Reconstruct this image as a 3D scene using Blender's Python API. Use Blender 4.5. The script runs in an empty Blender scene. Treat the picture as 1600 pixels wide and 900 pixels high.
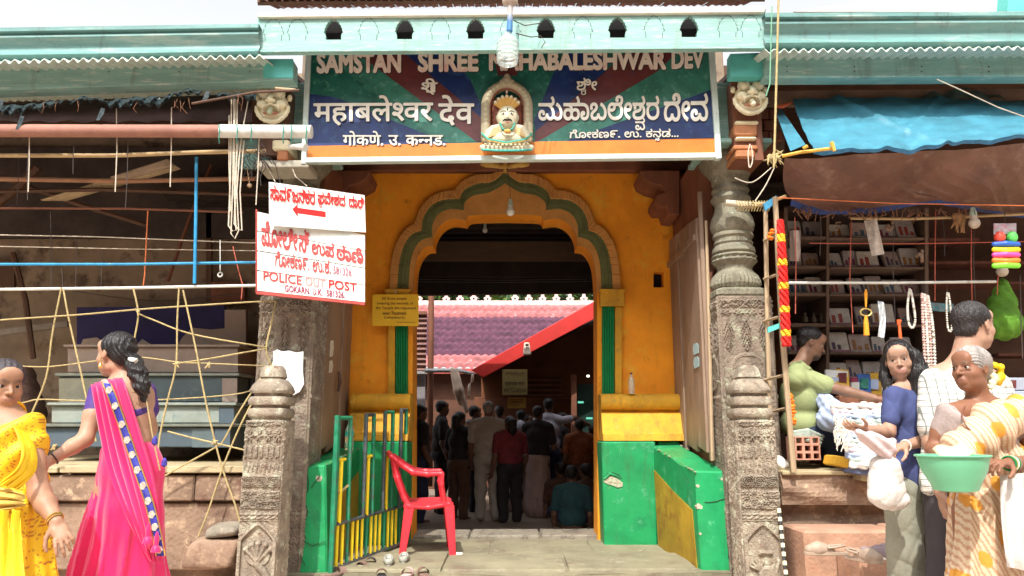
import bpy, bmesh, math, random
import numpy as np
from mathutils import Vector, Matrix
R = math.radians
random.seed(7)
rng = np.random.default_rng(5)
sc = bpy.context.scene
COL = sc.collection

# ------------------------------------------------------------------ camera
FPX = 1180.0            # focal length in photo pixels
CAMZ = 1.08
TH = math.atan(225 / FPX)
cd = bpy.data.cameras.new('camera'); cam = bpy.data.objects.new('camera', cd); COL.objects.link(cam)
cam.location = (0, 0, CAMZ); cam.rotation_euler = (R(90) + TH, 0, 0)
cd.sensor_width = 36; cd.lens = FPX / 1600 * 36; cd.clip_start = .05; cd.clip_end = 900
sc.camera = cam

# ------------------------------------------------------------------ sky and sun
SUN_EL, SUN_AZ = R(53), R(-13)     # azimuth: to the left of straight behind the camera
w = bpy.data.worlds.new("World"); sc.world = w; w.use_nodes = True
nt = w.node_tree; bg = nt.nodes['Background']
sky = nt.nodes.new('ShaderNodeTexSky'); sky.sky_type = 'NISHITA'; sky.sun_disc = False
sky.sun_elevation = SUN_EL; sky.sun_rotation = R(193)
sky.air_density = 1.0; sky.dust_density = 4.0; sky.ozone_density = 0.6
hs = nt.nodes.new('ShaderNodeHueSaturation'); hs.inputs['Saturation'].default_value = .12; hs.inputs['Value'].default_value = 2.35
nt.links.new(sky.outputs[0], hs.inputs['Color']); nt.links.new(hs.outputs[0], bg.inputs[0])
bg.inputs[1].default_value = 0.12
sd = bpy.data.lights.new('sun', 'SUN'); so = bpy.data.objects.new('sun', sd); COL.objects.link(so)
sd.energy = 3.9; sd.angle = R(.5); sd.color = (1, .955, .88)
dirv = Vector((math.sin(SUN_AZ) * math.cos(SUN_EL), -math.cos(SUN_AZ) * math.cos(SUN_EL), math.sin(SUN_EL)))
so.rotation_euler = dirv.to_track_quat('Z', 'Y').to_euler(); so.location = dirv * 30
sc.view_settings.view_transform = 'Standard'; sc.view_settings.look = 'None'
sc.view_settings.exposure = 0.38; sc.view_settings.gamma = 1
sc.cycles.max_bounces = 8; sc.cycles.diffuse_bounces = 5; sc.cycles.transparent_max_bounces = 12

# ------------------------------------------------------------------ pixel of the photo + distance -> point of the place
cT, sT = math.cos(TH), math.sin(TH)
def P(px, py, Y):
    u = (px - 800) / FPX; v = (450 - py) / FPX
    dy = cT - v * sT; dz = sT + v * cT
    return Vector((u * Y / dy, Y, CAMZ + dz * Y / dy))
def G(px, py, z=0.):
    u = (px - 800) / FPX; v = (450 - py) / FPX
    dy = cT - v * sT; dz = sT + v * cT
    t = (z - CAMZ) / dz
    return Vector((u * t, dy * t, z))

# ------------------------------------------------------------------ materials
MATS = {}
def M(name, col, rough=.75, var=.14, scale=4, bump=.25, bscale=40, wear=None, metal=0., stretch=None, vcol=False, spec=.4,
      alpha=None, drips=None, trans=0., sheen=0., wave=None, grime=.0, sss=0., emit=None):
    if name in MATS: return MATS[name]
    m = bpy.data.materials.new(name); m.use_nodes = True; MATS[name] = m
    t = m.node_tree; L = t.links.new; N = t.nodes.new
    b = t.nodes['Principled BSDF']
    geo = N('ShaderNodeNewGeometry'); mp = N('ShaderNodeMapping'); L(geo.outputs['Position'], mp.inputs[0])
    if stretch: mp.inputs['Scale'].default_value = stretch
    n1 = N('ShaderNodeTexNoise'); n1.inputs['Scale'].default_value = scale; n1.inputs['Detail'].default_value = 6; n1.inputs['Roughness'].default_value = .65
    L(mp.outputs[0], n1.inputs['Vector'])
    base = N('ShaderNodeMix'); base.data_type = 'RGBA'
    c = list(col[:3])
    hi = [min(1, x * (1 + var)) for x in c] + [1]; lo = [x * (1 - var * 1.3) for x in c] + [1]
    base.inputs[6].default_value = lo; base.inputs[7].default_value = hi
    mr = N('ShaderNodeMapRange'); mr.inputs[1].default_value = .3; mr.inputs[2].default_value = .7
    L(n1.outputs[0], mr.inputs[0]); L(mr.outputs[0], base.inputs[0])
    out = base.outputs[2]
    if vcol:
        at = N('ShaderNodeAttribute'); at.attribute_name = 'Col'
        mx = N('ShaderNodeMix'); mx.data_type = 'RGBA'; mx.blend_type = 'MULTIPLY'; mx.inputs[0].default_value = 1
        L(out, mx.inputs[6]); L(at.outputs[0], mx.inputs[7]); out = mx.outputs[2]
    def mixin(out, col2, amt, sc_, contrast=.06, det=8):
        n = N('ShaderNodeTexNoise'); n.inputs['Scale'].default_value = sc_; n.inputs['Detail'].default_value = det; n.inputs['Roughness'].default_value = .7
        L(mp.outputs[0], n.inputs['Vector'])
        r = N('ShaderNodeMapRange'); th = .5 + (0.5 - amt) * .5
        r.inputs[1].default_value = th - contrast; r.inputs[2].default_value = th + contrast
        L(n.outputs[0], r.inputs[0])
        x = N('ShaderNodeMix'); x.data_type = 'RGBA'; x.inputs[7].default_value = list(col2[:3]) + [1]
        L(r.outputs[0], x.inputs[0]); L(out, x.inputs[6]); return x.outputs[2]
    if wear:
        for (c2, amt, s_) in (wear if isinstance(wear[0], (list, tuple)) and isinstance(wear[0][0], (list, tuple)) else [wear]):
            out = mixin(out, c2, amt, s_)
    if wave:   # (scale, colour, axis, amount)
        wv = N('ShaderNodeTexWave'); wv.inputs['Scale'].default_value = wave[0]; wv.bands_direction = wave[2]
        wv.inputs['Distortion'].default_value = 1.2; wv.inputs['Detail'].default_value = 2
        L(geo.outputs['Position'], wv.inputs['Vector'])
        r = N('ShaderNodeMapRange'); r.inputs[1].default_value = wave[3]; r.inputs[2].default_value = min(1, wave[3] + .12)
        L(wv.outputs[1], r.inputs[0])
        x = N('ShaderNodeMix'); x.data_type = 'RGBA'; x.inputs[7].default_value = list(wave[1]) + [1]
        L(r.outputs[0], x.inputs[0]); L(out, x.inputs[6]); out = x.outputs[2]
    if drips:   # (colour, threshold, strength): dirt that has run down the surface
        mp2 = N('ShaderNodeMapping'); L(geo.outputs['Position'], mp2.inputs[0]); mp2.inputs['Scale'].default_value = (9, 9, .8)
        n3 = N('ShaderNodeTexNoise'); n3.inputs['Scale'].default_value = 1.; n3.inputs['Detail'].default_value = 8; n3.inputs['Roughness'].default_value = .75; L(mp2.outputs[0], n3.inputs['Vector'])
        r = N('ShaderNodeMapRange'); r.inputs[1].default_value = drips[1]; r.inputs[2].default_value = drips[1] + .14; r.inputs[4].default_value = drips[2]; L(n3.outputs[0], r.inputs[0])
        x = N('ShaderNodeMix'); x.data_type = 'RGBA'; x.inputs[7].default_value = list(drips[0]) + [1]; L(r.outputs[0], x.inputs[0]); L(out, x.inputs[6]); out = x.outputs[2]
    L(out, b.inputs['Base Color'])
    b.inputs['Roughness'].default_value = rough; b.inputs['Metallic'].default_value = metal
    b.inputs['Specular IOR Level'].default_value = spec
    if trans: b.inputs['Transmission Weight'].default_value = trans
    if alpha is not None: b.inputs['Alpha'].default_value = alpha
    if sheen: b.inputs['Sheen Weight'].default_value = sheen
    if sss:
        b.inputs['Subsurface Weight'].default_value = sss; b.inputs['Subsurface Radius'].default_value = (.012, .005, .003); b.inputs['Subsurface Scale'].default_value = 1
    if emit: b.inputs['Emission Color'].default_value = list(emit[:3]) + [1]; b.inputs['Emission Strength'].default_value = emit[3]
    if bump:
        n2 = N('ShaderNodeTexNoise'); n2.inputs['Scale'].default_value = bscale; n2.inputs['Detail'].default_value = 7
        L(mp.outputs[0], n2.inputs['Vector'])
        bp = N('ShaderNodeBump'); bp.inputs['Strength'].default_value = bump; bp.inputs['Distance'].default_value = .012
        L(n2.outputs[0], bp.inputs['Height']); L(bp.outputs[0], b.inputs['Normal'])
    return m

PALE_TEAL = M('pale_teal_paint', (.23, .41, .37), .6, .14, 6, .25, 30, [((.13, .26, .24), .24, 7), ((.45, .56, .50), .3, 14)], stretch=(.35, 1, 3), drips=((.16, .20, .16), .54, .6))
TEAL = M('turquoise_paint', (.10, .46, .42), .6, .1, 6)
GUTTER = M('grey_teal_gloss', (.15, .30, .285), .32, .18, 3, .15, 25, [((.32, .42, .38), .33, 5), ((.08, .12, .12), .12, 9)], stretch=(.3, 1, 3), drips=((.10, .12, .10), .54, .6))
ORANGE = M('orange_plaster', (.92, .335, .016), .8, .14, 2.2, .35, 18, [((.48, .18, .01), .2, 5), ((.84, .44, .04), .28, 3), ((.60, .36, .12), .07, 34)], drips=((.45, .19, .02), .58, .45))
YELLOW = M('yellow_plaster', (.60, .31, .02), .75, .2, 4, .5, 22, [((.34, .20, .04), .26, 7), ((.42, .34, .08), .22, 12)], drips=((.22, .13, .03), .54, .6))
BRIGHT_YEL = M('bright_yellow_paint', (.85, .62, .02), .55, .1, 8, .2, 30, ((.12, .10, .04), .14, 22))
MOULD = M('ochre_moulding', (.56, .27, .07), .6, .15, 5, .2, 30, ((.35, .12, .02), .2, 8))
ARCHGREEN = M('olive_green_band', (.13, .15, .055), .6, .2, 8, .2, 30)
GREEN = M('green_gloss_paint', (.015, .30, .10), .42, .2, 3, .35, 14, [((.01, .20, .07), .3, 3), ((.10, .42, .22), .2, 6), ((.32, .36, .22), .09, 17)], drips=((.05, .11, .05), .54, .6))
GREEN2 = M('green_fluted_paint', (.01, .22, .07), .5, .15, 5)
GATEGREEN = M('gate_green_metal', (.02, .24, .12), .4, .25, 12, .3, 60, ((.10, .12, .12), .34, 16), metal=.1)
GATEDARK = M('gate_worn_metal', (.10, .12, .13), .4, .3, 20, .3, 60, ((.03, .2, .1), .3, 14), metal=.4)
STONE = M('carved_dark_stone', (.21, .165, .125), .85, .3, 7, .7, 55, [((.33, .34, .24), .3, 9), ((.10, .07, .05), .22, 16)])
STONEGREEN = M('carved_greenish_stone', (.21, .195, .14), .85, .3, 8, .6, 60, [((.13, .11, .08), .28, 11), ((.36, .42, .33), .2, 18)])
POSTSTONE = M('weathered_post_stone', (.29, .24, .18), .9, .3, 6, .9, 70, [((.46, .45, .34), .32, 8), ((.17, .10, .07), .26, 14)], drips=((.12, .09, .07), .54, .5))
LATERITE = M('pink_laterite_plaster', (.25, .165, .112), .9, .3, 3, .9, 30, [((.15, .08, .055), .3, 5), ((.44, .32, .21), .3, 8)])
STEPS = M('orange_laterite', (.38, .22, .145), .9, .22, 4, .6, 40, ((.38, .17, .10), .22, 6))
PLAT = M('worn_platform_top', (.42, .34, .20), .85, .2, 5, .4, 30, ((.25, .18, .11), .28, 6), stretch=(.4, 1.5, 1))
BROWNWALL = M('dim_brown_wall', (.25, .185, .13), .9, .25, 2, .3, 15, ((.09, .06, .045), .3, 3))
WOODD = M('dark_brown_wood', (.10, .05, .03), .7, .3, 5, .3, 30, stretch=(1, 1, .3))
WOODR = M('red_brown_wood', (.20, .075, .04), .65, .25, 5, .3, 30, stretch=(1, 1, .3))
DOORW = M('grey_brown_door_wood', (.27, .185, .13), .55, .25, 3, .3, 30, [((.42, .36, .30), .18, 6), ((.13, .08, .06), .24, 5)], stretch=(1, 1, .25))
POLEW = M('pale_weathered_wood', (.42, .31, .19), .75, .25, 6, .4, 40, ((.2, .13, .08), .22, 12), stretch=(1, 1, .2))
BAMBOO = M('bamboo_cane', (.46, .33, .17), .6, .25, 9, .3, 40, ((.2, .12, .07), .2, 10), stretch=(.3, 1, 1))
ROPE = M('straw_rope', (.44, .345, .16), .85, .2, 30, .6, 160)
WIRE = M('pale_wire', (.55, .48, .38), .6, .2, 20, 0)
WIRED = M('dark_wire', (.06, .045, .04), .6, .2, 20, 0)
BLUEPIPE = M('blue_plastic_pipe', (.03, .26, .50), .4, .2, 9, .1, 40, ((.3, .4, .45), .15, 14))
WHITEPIPE = M('white_pipe', (.62, .63, .58), .45, .12, 8, .15, 40, [((.35, .25, .2), .2, 7)])
CREAM = M('cream_painted_relief', (.72, .66, .44), .6, .1, 12, .25, 80, [((.42, .34, .2), .24, 16)])
VCOL = M('painted_relief', (1, 1, 1), .55, .06, 20, .15, 90, vcol=True)
SIGNW = M('sign_white_paint', (.78, .80, .75), .5, .06, 5, .12, 30, [((.50, .60, .58), .2, 3), ((.55, .5, .42), .07, 12)], drips=((.48, .40, .32), .58, .5))
RED = M('sign_red_paint', (.55, .02, .02), .5, .1, 20, 0)
FADEDRED = M('faded_red_paint', (.45, .05, .05), .6, .2, 30, 0, 20, ((.70, .55, .52), .2, 60))
BLACK = M('black_paint', (.02, .018, .015), .5, .1, 10, 0)
DARK = M('painted_recess_shade', (.012, .01, .009), .9, .2, 6, 0)
NAVY = M('sign_navy', (.010, .03, .13), .45, .25, 8, .05, 20, [((.03, .08, .2), .3, 10), ((.2, .22, .24), .06, 25)])
SGREEN = M('sign_green', (.015, .13, .10), .45, .25, 9, .05, 20, [((.07, .26, .19), .3, 14), ((.3, .32, .26), .05, 25)])
SGREEN2 = M('sign_pale_green', (.04, .20, .15), .45, .25, 9, .05, 20, ((.13, .33, .26), .3, 12))
MAROON = M('sign_maroon', (.13, .035, .035), .4, .2, 8, .05, 20, ((.05, .06, .12), .2, 10))
SORANGE = M('sign_orange', (.58, .18, .02), .45, .15, 6, .05)
LETTER = M('cream_letter_paint', (.90, .82, .70), .5, .06, 14, 0, 20, ((.80, .52, .45), .3, 5))
LETTERW = M('white_letter_paint', (.84, .83, .74), .5, .06, 14, 0)
GLASSB = M('white_bulb_glass', (.85, .87, .80), .25, .03, 10, 0, trans=.15)
CONCRETE = M('pale_street_concrete', (.56, .44, .36), .9, .12, 2, .4, 30, [((.42, .31, .25), .2, 4), ((.70, .62, .54), .2, 9)])
PORCH = M('porch_floor_stone', (.235, .21, .135), .75, .22, 2.5, .45, 20, [((.16, .115, .08), .3, 3), ((.34, .31, .22), .22, 9)])
INFLOOR = M('inner_floor_stone', (.22, .17, .13), .5, .2, 2, .2, 20)
TILE_LIT = M('sunlit_red_tile', (.34, .115, .115), .7, .3, 6, .3, 30, ((.50, .32, .32), .24, 7))
TILE_SHADED = M('shaded_purple_tile', (.09, .028, .055), .6, .4, 6, .3, 30, ((.26, .15, .2), .14, 7))  # darker tile colour with the roof's shadow put into it
BTILE = M('brown_roof_tile', (.30, .15, .12), .8, .25, 12, .4, 50)
REDPL = M('red_plastic', (.62, .025, .04), .38, .06, 8, .05, 60, ((.70, .18, .18), .14, 30), spec=.5)
BLACKTARP = M('black_plastic_tarp', (.025, .04, .045), .35, .3, 6, .5, 25, ((.12, .17, .16), .2, 9))
BLUETARP = M('blue_plastic_tarp', (.05, .21, .29), .45, .25, 4, .4, 40, ((.22, .48, .58), .14, 24), spec=.6)
BROWNTARP = M('brown_tarp', (.15, .075, .055), .5, .3, 3, .5, 25, ((.24, .15, .12), .28, 4))
DKBLUE = M('dark_blue_tarp', (.02, .05, .20), .6, .2, 8, .2)
SHELF = M('dusty_shelf_wood', (.20, .135, .10), .8, .2, 6, .2, 30)
PACK = M('clear_packet_white', (.42, .39, .36), .3, .12, 14, .2, 30)
SKINBUMP = .12

# ------------------------------------------------------------------ mesh kit
def thing(name, label, cat, loc=(0, 0, 0), group=None):
    o = bpy.data.objects.new(name, None); COL.objects.link(o); o.location = loc; o.empty_display_size = .1
    o['label'] = label; o['category'] = cat
    if group: o['group'] = group
    return o
def tag(o, label=None, cat=None, group=None, kind=None):
    if label: o['label'] = label
    if cat: o['category'] = cat
    if group: o['group'] = group
    if kind: o['kind'] = kind
    return o
def root_loc(o):
    v = Vector((0, 0, 0))
    while o is not None: v = v + Vector(o.location); o = o.parent
    return v

class MB:
    def __init__(s): s.v = []; s.f = []
    def add(s, vs, fs):
        n = len(s.v); s.v += [tuple(v) for v in vs]; s.f += [tuple(i + n for i in f) for f in fs]; return s
    def box(s, x0, x1, y0, y1, z0, z1):
        return s.hexa([(x0, y0, z0), (x1, y0, z0), (x1, y0, z1), (x0, y0, z1)], [(x0, y1, z0), (x1, y1, z0), (x1, y1, z1), (x0, y1, z1)])
    def hexa(s, a, b):   # front ring a (4 pts), back ring b
        return s.add(list(a) + list(b), [(0, 1, 2, 3), (7, 6, 5, 4), (0, 4, 5, 1), (1, 5, 6, 2), (2, 6, 7, 3), (3, 7, 4, 0)])
    def pbox(s, x0, y0, x1, y1, Y, t=.05):   # box from photo rectangle at distance Y
        a = [P(x0, y1, Y), P(x1, y1, Y), P(x1, y0, Y), P(x0, y0, Y)]
        return s.hexa(a, [p + Vector((0, t, 0)) for p in a])
    def pquad(s, c, Y, t=.05):   # c: four photo points, ring order
        Ys = Y if isinstance(Y, (list, tuple)) else [Y] * 4
        a = [P(c[i][0], c[i][1], Ys[i]) for i in range(4)]
        return s.hexa(a, [p + Vector((0, t, 0)) for p in a])
    def obox(s, c, ax, hx, hy, hz):   # oriented box: centre, 3x3 axes, half sizes
        ax = [Vector(a) for a in ax]; c = Vector(c)
        f = lambda i, j, k: c + ax[0] * hx * i + ax[1] * hy * j + ax[2] * hz * k
        return s.hexa([f(-1, -1, -1), f(1, -1, -1), f(1, -1, 1), f(-1, -1, 1)], [f(-1, 1, -1), f(1, 1, -1), f(1, 1, 1), f(-1, 1, 1)])
    def tube(s, pts, r, n=8, cap=True):
        pts = [Vector(p) for p in pts]; m = len(pts); rs = r if isinstance(r, (list, tuple)) else [r] * m
        vs = []; up = None
        for i, p in enumerate(pts):
            t = (pts[min(i + 1, m - 1)] - pts[max(i - 1, 0)]).normalized()
            if up is None: up = Vector((0, 0, 1)) if abs(t.z) < .9 else Vector((1, 0, 0))
            a = t.cross(up).normalized() if t.cross(up).length > 1e-5 else Vector((1, 0, 0)); b = a.cross(t).normalized(); up = b
            for k in range(n):
                q = 2 * math.pi * k / n; vs.append(p + (a * math.cos(q) + b * math.sin(q)) * rs[i])
        fs = [(i * n + k, i * n + (k + 1) % n, (i + 1) * n + (k + 1) % n, (i + 1) * n + k) for i in range(m - 1) for k in range(n)]
        if cap: fs += [tuple(range(n))[::-1], tuple((m - 1) * n + k for k in range(n))]
        return s.add(vs, fs)
    def lathe(s, c, prof, n=32, sq=None, flute=None):  # prof [(r,z)], optional per-ring squareness / fluting
        vs = []; c = Vector(c)
        for i, (r, z) in enumerate(prof):
            e = sq[i] if sq else 0
            fl = flute[i] if flute else 0
            for k in range(n):
                q = 2 * math.pi * k / n + math.pi / n
                rr = r
                if e:
                    m = max(abs(math.cos(q)), abs(math.sin(q))); rr = r * ((1 - e) + e / m)
                if fl: rr -= fl * (k % 2)
                vs.append(c + Vector((rr * math.cos(q), rr * math.sin(q), z)))
        m = len(prof)
        fs = [(i * n + k, i * n + (k + 1) % n, (i + 1) * n + (k + 1) % n, (i + 1) * n + k) for i in range(m - 1) for k in range(n)]
        fs += [tuple(range(n))[::-1], tuple((m - 1) * n + k for k in range(n))]
        return s.add(vs, fs)
    def sweep(s, prof, a, b, nx=1):   # profile (dy,dz) swept from a to b
        vs = []; a = Vector(a); b = Vector(b); n = len(prof)
        for i in range(nx + 1):
            p = a.lerp(b, i / nx); vs += [p + Vector((0, q[0], q[1])) for q in prof]
        fs = [(i * n + k, i * n + k + 1, (i + 1) * n + k + 1, (i + 1) * n + k) for i in range(nx) for k in range(n - 1)]
        return s.add(vs, fs)
    def grid(s, fn, nu, nv):   # fn(u,v)->point
        vs = [fn(i / nu, j / nv) for i in range(nu + 1) for j in range(nv + 1)]
        fs = [(i * (nv + 1) + j, (i + 1) * (nv + 1) + j, (i + 1) * (nv + 1) + j + 1, i * (nv + 1) + j + 1) for i in range(nu) for j in range(nv)]
        return s.add(vs, fs)
    def prism(s, outer, holes, fn, off):   # 2-D loops -> fn(x,y) world; extruded by vector off
        bm = bmesh.new(); edges = []; loops = []
        for lp in [outer] + list(holes):
            vs = [bm.verts.new((q[0], q[1], 0)) for q in lp]; loops.append(vs)
            for i in range(len(vs)): edges.append(bm.edges.new((vs[i], vs[(i + 1) % len(vs)])))
        bmesh.ops.triangle_fill(bm, use_beauty=True, use_dissolve=False, edges=edges)
        bm.verts.index_update()
        vs = [Vector(fn(v.co.x, v.co.y)) for v in bm.verts]; n = len(vs); off = Vector(off)
        fs = [tuple(v.index for v in f.verts) for f in bm.faces]
        allv = vs + [v + off for v in vs]
        ff = fs + [tuple(i + n for i in f)[::-1] for f in fs]
        for lp in loops:
            for i in range(len(lp)):
                a, b = lp[i].index, lp[(i + 1) % len(lp)].index; ff.append((a, b, b + n, a + n))
        bm.free(); return s.add(allv, ff)
    def strip(s, A, B, off):   # band between two equally long polylines, extruded
        A = [Vector(a) for a in A]; B = [Vector(b) for b in B]; off = Vector(off)
        for i in range(len(A) - 1):
            s.hexa([A[i], A[i + 1], B[i + 1], B[i]], [A[i] + off, A[i + 1] + off, B[i + 1] + off, B[i] + off])
        return s
    def mesh(s, name, mats, loc=(0, 0, 0), smooth=False, merge=0., bevel=0.):
        me = bpy.data.meshes.new(name); L = Vector(loc)
        me.from_pydata([(v[0] - L.x, v[1] - L.y, v[2] - L.z) for v in s.v], [], s.f)
        for m in (mats if isinstance(mats, (list, tuple)) else [mats]): me.materials.append(m)
        bm = bmesh.new(); bm.from_mesh(me)
        if merge: bmesh.ops.remove_doubles(bm, verts=bm.verts, dist=merge)
        bmesh.ops.recalc_face_normals(bm, faces=bm.faces)
        if bevel:
            es = [e for e in bm.edges if len(e.link_faces) == 2 and e.calc_face_angle(0) > .5]
            bmesh.ops.bevel(bm, geom=es, offset=bevel, segments=1, affect='EDGES', clamp_overlap=True)
        bm.to_mesh(me); bm.free()
        if smooth:
            for p in me.polygons: p.use_smooth = True
            try: me.set_sharp_from_angle(angle=R(40))
            except Exception: pass
        return me
    def build(s, name, mats, parent=None, smooth=False, merge=0., bevel=0., label=None, loc=None):
        L = root_loc(parent) if parent is not None else Vector(loc or (0, 0, 0))
        me = s.mesh(name, mats, L, smooth, merge, bevel)
        o = bpy.data.objects.new(name, me); COL.objects.link(o)
        if parent is not None: o.parent = parent
        else: o.location = L
        if label: o['label'] = label
        return o

def inst(me, name, parent, loc, rot=(0, 0, 0), scale=(1, 1, 1), label=None):
    o = bpy.data.objects.new(name, me); COL.objects.link(o); o.parent = parent
    o.location = Vector(loc) - (root_loc(parent) if parent is not None else Vector((0, 0, 0)))
    o.rotation_euler = rot; o.scale = scale
    if label: o['label'] = label
    return o
def copy_tree(o, parent=None):
    c = o.copy(); COL.objects.link(c); c.parent = parent
    for ch in [x for x in o.children]: copy_tree(ch, c)
    return c
def struct(name, mb, mat, **k):
    return tag(mb.build(name, mat, None, **k), kind='structure')
def single(name, mb, mat, label, cat, group=None, **k):
    # origin at the base of the mesh
    v = np.array(mb.v); loc = ((v[:, 0].min() + v[:, 0].max()) / 2, (v[:, 1].min() + v[:, 1].max()) / 2, v[:, 2].min())
    return tag(mb.build(name, mat, None, loc=loc, **k), label, cat, group)

def cat_rom(pts, n=8, closed=False):
    p = [np.array(q, float) for q in pts]; out = []
    m = len(p)
    for i in range(m - 1):
        a = p[max(i - 1, 0)]; b = p[i]; c = p[i + 1]; d = p[min(i + 2, m - 1)]
        for k in range(n):
            t = k / n
            out.append(.5 * ((2 * b) + (-a + c) * t + (2 * a - 5 * b + 4 * c - d) * t * t + (-a + 3 * b - 3 * c + d) * t ** 3))
    out.append(p[-1]); return out

# ------------------------------------------------------------------ lettering from the built-in font, one glyph at a time
GL = {}
from mathutils.geometry import delaunay_2d_cdt
def font_loops(st):
    c = bpy.data.curves.new('tmp', 'FONT'); c.body = st; c.size = 1; c.resolution_u = 3; c.fill_mode = 'NONE'
    o = bpy.data.objects.new('tmp', c); me = bpy.data.meshes.new_from_object(o)
    v = np.zeros(len(me.vertices) * 3); me.vertices.foreach_get('co', v); v = v.reshape(-1, 3)[:, :2]
    e = [tuple(q.vertices) for q in me.edges]
    bpy.data.objects.remove(o); bpy.data.curves.remove(c); bpy.data.meshes.remove(me); return v, e
def glyph(ch):
    if ch in GL: return GL[ch]
    v, e = font_loops(ch)
    if not len(v): GL[ch] = (np.zeros((0, 2)), [], .3); return GL[ch]
    adv = font_loops('H' + ch + 'H')[0][:, 0].max() - font_loops('HH')[0][:, 0].max()
    # follow the outlines so that every edge keeps its direction
    nb = {}
    for a, b in e: nb.setdefault(a, []).append(b); nb.setdefault(b, []).append(a)
    seen = set(); E_ = []
    for st in range(len(v)):
        if st in seen or st not in nb: continue
        prev, cur = None, st; path = [st]
        while True:
            seen.add(cur); nx = [q for q in nb[cur] if q != prev]
            nxt = (cur + 1 if prev is None and (cur + 1) in nb[cur] else nx[0]) if nx else st
            E_.append((cur, nxt)); prev, cur = cur, nxt
            if cur == st or cur in seen: break
    out = delaunay_2d_cdt([Vector(p) for p in v], E_, [], 0, 1e-6)
    pv = np.array([tuple(p) for p in out[0]]); A = v[[q[0] for q in E_]]; B_ = v[[q[1] for q in E_]]; fs = []
    for f in out[2]:
        c = pv[list(f)].mean(0); up = (A[:, 1] <= c[1]) & (B_[:, 1] > c[1]); dn = (A[:, 1] > c[1]) & (B_[:, 1] <= c[1])
        side = (B_[:, 0] - A[:, 0]) * (c[1] - A[:, 1]) - (c[0] - A[:, 0]) * (B_[:, 1] - A[:, 1])
        if (up & (side > 0)).sum() - (dn & (side < 0)).sum() != 0: fs.append(tuple(f))
    GL[ch] = (pv, fs, max(adv, 0)); return GL[ch]
def layout(items, off=0.02):
    """items: string or list of str / (char, dx, dy, sx, sy, advance or None, cut fraction)"""
    pen = 0; V = []; F = []
    k = 0
    for it in items:
        if isinstance(it, str): it = (it, 0, 0, 1, 1, None, None)
        it = tuple(it) + (None,) * (7 - len(it))
        ch, dx, dy, sx, sy, adv, cut = it
        v2, f, a = glyph(ch)
        if len(v2):
            sh_ = [(0, 0)] + ([(off, 0), (-off, 0), (0, off), (0, -off), (off * .7, off * .7), (-off * .7, off * .7), (off * .7, -off * .7), (-off * .7, -off * .7)] if off else [])
            v = np.concatenate([np.concatenate([v2 + np.array(q), np.full((len(v2), 1), j * .12)], 1) for j, q in enumerate(sh_)])
            fs = [tuple(i + j * len(v2) for i in q) for j in range(len(sh_)) for q in f]
            if cut:
                lim = v[:, 0].min() + (v[:, 0].max() - v[:, 0].min()) * cut
                v[:, 0] = np.minimum(v[:, 0], lim)
            v[:, 0] = v[:, 0] * sx + pen + dx; v[:, 1] = v[:, 1] * sy + dy; v[:, 2] += (k % 3) * 1.0
            n = sum(len(q) for q in V); V.append(v); F += [tuple(i + n for i in q) for q in fs]
        pen += (a * sx if adv is None else adv); k += 1
    return np.concatenate(V), F
def text(name, items, quad, mat, parent, off=.02, lift=.003, shadow=None, label=None, bbox=None):
    """quad: world points top-left, top-right, bottom-right, bottom-left; letters fill it"""
    v, f = layout(items, off)
    q = [Vector(p) for p in quad]
    nrm = (q[1] - q[0]).cross(q[3] - q[0]).normalized()
    if nrm.y > 0: nrm = -nrm
    x0, x1, y0, y1 = bbox or (v[:, 0].min(), v[:, 0].max(), v[:, 1].min(), v[:, 1].max())
    def build(nm, mt, dx, dz, lift):
        mb = MB(); pts = []
        for p in v:
            a = (p[0] - x0) / (x1 - x0); b = (p[1] - y0) / (y1 - y0)
            w_ = q[0].lerp(q[1], a).lerp(q[3].lerp(q[2], a), 1 - b)
            pts.append(w_ + nrm * (lift + p[2] * .0004) + Vector((dx, 0, dz)))
        mb.add(pts, f)
        return mb.build(nm, mt, parent, label=label)
    if shadow: build(name + '_shadow', shadow, .006, -.006, lift - .0015)
    return build(name, mat, 0, 0, lift)
def pq(x0, y0, x1, y1, Y, sl=0.):   # photo rectangle as four world points, optional slope (px drop to the right)
    return [P(x0, y0, Y), P(x1, y0 + sl, Y), P(x1, y1 + sl, Y), P(x0, y1, Y)]

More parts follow.
